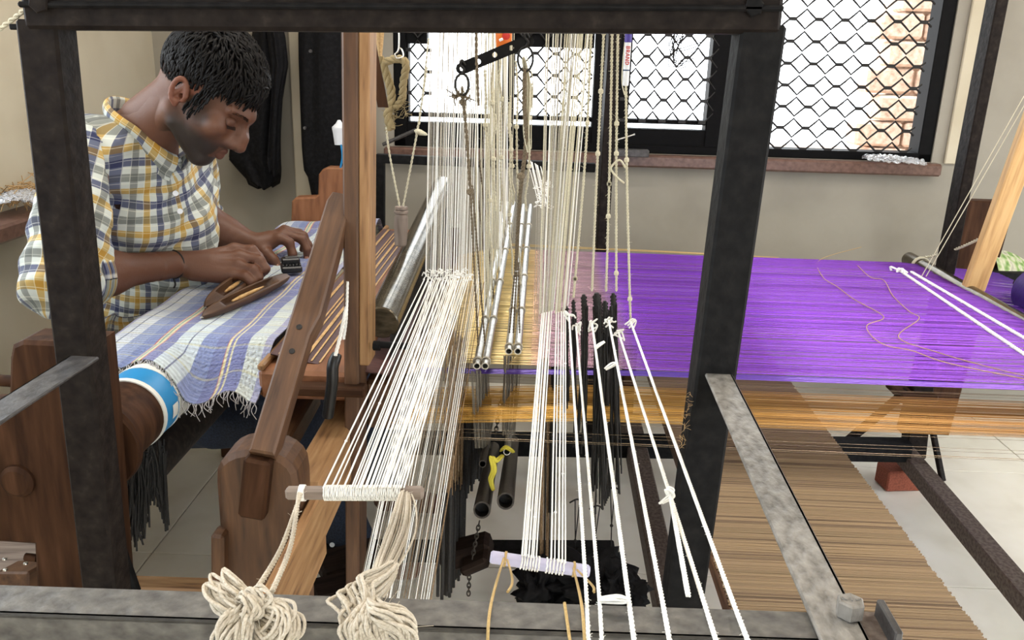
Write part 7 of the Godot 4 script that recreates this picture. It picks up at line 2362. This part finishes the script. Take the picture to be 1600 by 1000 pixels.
func clothes(me: Node3D, neck: Vector3, sh_r: Vector3, sh_l: Vector3, el_r: Vector3, wr_r: Vector3, el_l: Vector3, wr_l: Vector3, pelvis: Vector3, chest: Vector3, hip_r: Vector3, hip_l: Vector3, kn_r: Vector3, kn_l: Vector3, an_r: Vector3, an_l: Vector3) -> void:
	var mt := plaid()
	var wn := FastNoiseLite.new()
	wn.seed = 9
	wn.frequency = 7.0
	wn.fractal_octaves = 2
	var rep := 0.17      # metres for one repeat of the check
	# torso
	var axis := (neck - pelvis).normalized()
	var t := Field.new(Vector3(-1.14, 0.42, -2.04), Vector3(-0.56, 1.06, -1.44), 0.008, 0.014)
	t.cap(pelvis + Vector3(0.02, 0.08, 0.07), pelvis + Vector3(0.02, 0.08, -0.07), 0.118, 0.118)
	t.cap(pelvis + Vector3(0.06, 0.04, 0.07), pelvis + Vector3(0.12, 0.05, 0.06), 0.09, 0.075)
	t.cap(pelvis + Vector3(0, 0.1, 0), chest, 0.118, 0.122)
	t.cap(chest + Vector3(0.005, 0.04, 0.085), chest + Vector3(0.005, 0.04, -0.085), 0.115, 0.115)
	t.cap(chest + Vector3(0.05, -0.12, 0.0), chest + Vector3(0.06, -0.02, 0.0), 0.085, 0.085)
	t.cap(chest + Vector3(0, 0.06, 0), neck + Vector3(-0.01, -0.05, 0), 0.118, 0.072)
	t.cap(neck + Vector3(-0.02, -0.055, 0.03), sh_r + Vector3(0.0, -0.005, -0.01), 0.062, 0.07)
	t.cap(neck + Vector3(-0.02, -0.055, -0.03), sh_l + Vector3(0, -0.005, 0.01), 0.062, 0.07)
	t.finish()
	t.carve(neck + Vector3(-0.01, 0.01, 0), neck + Vector3(0.07, 0.1, 0), 0.062, 0.01)
	t.carve(neck + Vector3(0.06, 0.0, 0.0), neck + Vector3(0.09, -0.09, 0.0), 0.036, 0.008)
	t.warp(func(p: Vector3) -> float:
		var q := p - chest
		return 0.011 * wn.get_noise_3d(p.x * 0.8, p.y * 2.4 + q.z * 1.2, p.z * 0.8) + 0.005 * sin((q.y * 0.8 + q.x * 1.1 + q.z * 0.9) * 55.0) * smoothstep(0.25, -0.2, q.y))
	var tb := MB.new()
	add_net(tb, t.nets(), func(_p, _n): return Color.WHITE, func(p: Vector3, _n: Vector3) -> Vector2:
		var c := pelvis + axis * (p - pelvis).dot(axis)
		var d := p - c
		return Vector2(atan2(d.z, d.x) / TAU * 4.0 + 0.1, (p - pelvis).dot(axis) / rep))
	var shirt := part("shirt", tb, mt, me)
	# sleeves with rolled cuffs
	for e in [[sh_r, el_r, wr_r, 0.30], [sh_l, el_l, wr_l, 0.22]]:
		var s: Vector3 = e[0]
		var el: Vector3 = e[1]
		var w: Vector3 = e[2]
		var cuff := el.lerp(w, e[3])
		var lo := s.min(el).min(cuff) - Vector3.ONE * 0.11
		var hi := s.max(el).max(cuff) + Vector3.ONE * 0.11
		var a := Field.new(lo, hi, 0.007, 0.012)
		var out := (el - (s + w) * 0.5).normalized()
		a.cap(s + Vector3(0.0, -0.004, 0), s.lerp(el, 0.55), 0.071, 0.062)
		a.cap(s.lerp(el, 0.5), el + out * 0.006, 0.06, 0.054)
		a.cap(el + out * 0.006 + Vector3(0, -0.012, 0), cuff, 0.054, 0.051)
		a.finish()
		var dirn := (w - el).normalized()
		a.warp(func(p: Vector3) -> float:
			var bend_ := (p - el).length()
			return 0.008 * wn.get_noise_3d(p.x, p.y * 2.0, p.z) + 0.006 * sin((p - s).dot((el - s).normalized()) * 95.0 + p.x * 40.0) * smoothstep(0.17, 0.03, bend_))
		a.clip(cuff, -dirn)
		var sb := MB.new()
		var ax := (el - s).normalized()
		var sx := ax.cross(Vector3(1, 0.2, 0.1)).normalized()
		var sy := ax.cross(sx)
		add_net(sb, a.nets(), func(_p, _n): return Color.WHITE, func(p: Vector3, _n: Vector3) -> Vector2:
			var d1 := (p - s).dot(ax)
			var u1 := atan2((p - s).dot(sy), (p - s).dot(sx)) / TAU * 2.0
			if d1 > s.distance_to(el) - 0.02 and (p - el).dot(dirn) > 0.0:
				d1 = s.distance_to(el) + (p - el).dot(dirn)
				u1 = atan2((p - el).dot(dirn.cross(sx).normalized()), (p - el).dot(sx)) / TAU * 2.0
			return Vector2(u1 + 0.3, d1 / rep))
		var sp := part("sleeve", sb, mt, me)
		var cm := MB.new()
		var ps := PackedVector3Array()
		var c1 := dirn.cross(Vector3.UP).normalized()
		var c2 := c1.cross(dirn)
		for j in 25:
			var q := TAU * j / 24.0
			ps.append(cuff - dirn * 0.012 + (c1 * cos(q) + c2 * sin(q)) * 0.05)
		cm.tube(ps, 0.0075, 8, false)
		var ps2 := PackedVector3Array()
		for j in 25:
			var q := TAU * j / 24.0
			ps2.append(cuff - dirn * 0.026 + (c1 * cos(q) + c2 * sin(q)) * 0.052)
		cm.tube(ps2, 0.008, 8, false)
		part("rolled_cuff", cm, mt, sp)
	# collar
	var col := MB.new()
	var cn := neck + Vector3(0.005, -0.012, 0)
	var tilt := Basis(Vector3.BACK, -0.55)
	var f := func(u: float, v: float) -> Vector3:
		var a := lerpf(-2.75, 2.75, u)
		var front := smoothstep(1.6, 2.75, absf(a))
		var r := 0.066 + 0.006 * v + 0.012 * sin(PI * minf(v * 1.2, 1.0))
		var y := 0.03 - 0.052 * maxf(0.0, v - 0.25) - 0.02 * front * v - 0.02 * front
		if v < 0.25: y = 0.03 * v / 0.25 - 0.02 * front
		var k := -cos(a)
		return cn + tilt * Vector3(k * (r + 0.012 * front + 0.016 * v * front), y, sin(a) * r * (1.0 - 0.1 * front))
	col.sheet(f, 48, 10, 0.0035, 3.0, 0.4)
	part("collar", col, mt, shirt)
	# buttons and placket
	for e in [Vector3(-0.7069, 0.8715, -1.6400), Vector3(-0.7012, 0.8364, -1.6400)]:
		var bn := MB.new()
		bn.lathe(e, Vector3(0.55, 0.1, 0.8), [Vector2(0.0055, 0.0), Vector2(0.0055, 0.0025), Vector2(0.003, 0.002), Vector2(0.0, 0.0018)], 16)
		part("shirt_button", bn, M.white_plastic, shirt)
	# shirt tail lying on his lap towards the beam
	var tail := MB.new()
	tail.sheet(func(u, v):
		var p := (Vector3(-0.8022, 0.6455, -1.5000).lerp(Vector3(-0.7847, 0.5988, -1.8600), u)).lerp(Vector3(-0.7886, 0.5738, -1.4200).lerp(Vector3(-0.8169, 0.5438, -1.7500), u), v)
		return p + Vector3(0.012 * sin(u * 14.0 + v * 3.0) - 0.02, 0.012 * sin(u * 11.0 + 2.0 * v), 0.01 * sin(v * 9.0 + u * 5.0)), 30, 14, 0.003, 2.2, 0.9)
	part("shirt_tail", tail, mt, shirt)
	# jeans
	var j := Field.new(Vector3(-1.1, 0.02, -2.12), Vector3(-0.28, 0.56, -1.5), 0.009, 0.012)
	j.cap(pelvis + Vector3(0, -0.01, 0.06), pelvis + Vector3(0, -0.01, -0.06), 0.118, 0.118)
	for e in [[hip_r, kn_r, an_r], [hip_l, kn_l, an_l]]:
		j.cap(e[0], e[1], 0.088, 0.066)
		j.cap(e[1], (e[1] as Vector3).lerp(e[2], 0.96), 0.064, 0.052)
	j.finish()
	j.warp(func(p: Vector3) -> float: return 0.007 * wn.get_noise_3d(p.x * 1.4, p.y * 1.4, p.z * 1.4))
	var jb := MB.new()
	add_net(jb, j.nets(), func(_p, _n): return Color.WHITE)
	part("jeans", jb, M.denim, me)
	# thread bracelet
	var br := MB.new()
	var bd := (wr_r - el_r).normalized()
	var b1 := bd.cross(Vector3.UP).normalized()
	var b2 := b1.cross(bd)
	var ps3 := PackedVector3Array()
	for q in 25:
		var an := TAU * q / 24.0
		ps3.append(wr_r - bd * 0.012 + (b1 * cos(an) + b2 * sin(an)) * 0.0285)
	br.tube(ps3, 0.0022, 6, false)
	br.tube(smooth_path([ps3[18], ps3[18] + Vector3(0.004, -0.012, 0.004), ps3[18] + Vector3(0.001, -0.02, 0.006)], 4), 0.002, 5)
	part("bracelet", br, M.thread_black, me)
	# the bench he sits on
	var st := thing("seat_bench", "low wooden bench the man sits on, mostly hidden behind the loom side", "bench", Vector3(-0.95, 0, -1.7))
	bar("seat_board", Vector3(-0.96, 0.265, -1.2), Vector3(-0.96, 0.265, -2.3), 0.26, 0.035, M.wood_brown, st)
	for e in [[-1.05, -1.25], [-0.87, -1.25], [-1.05, -2.25], [-0.87, -2.25]]:
		bar("leg", Vector3(e[0], 0, e[1]), Vector3(e[0], 0.248, e[1]), 0.05, 0.05, M.wood_dark, st)
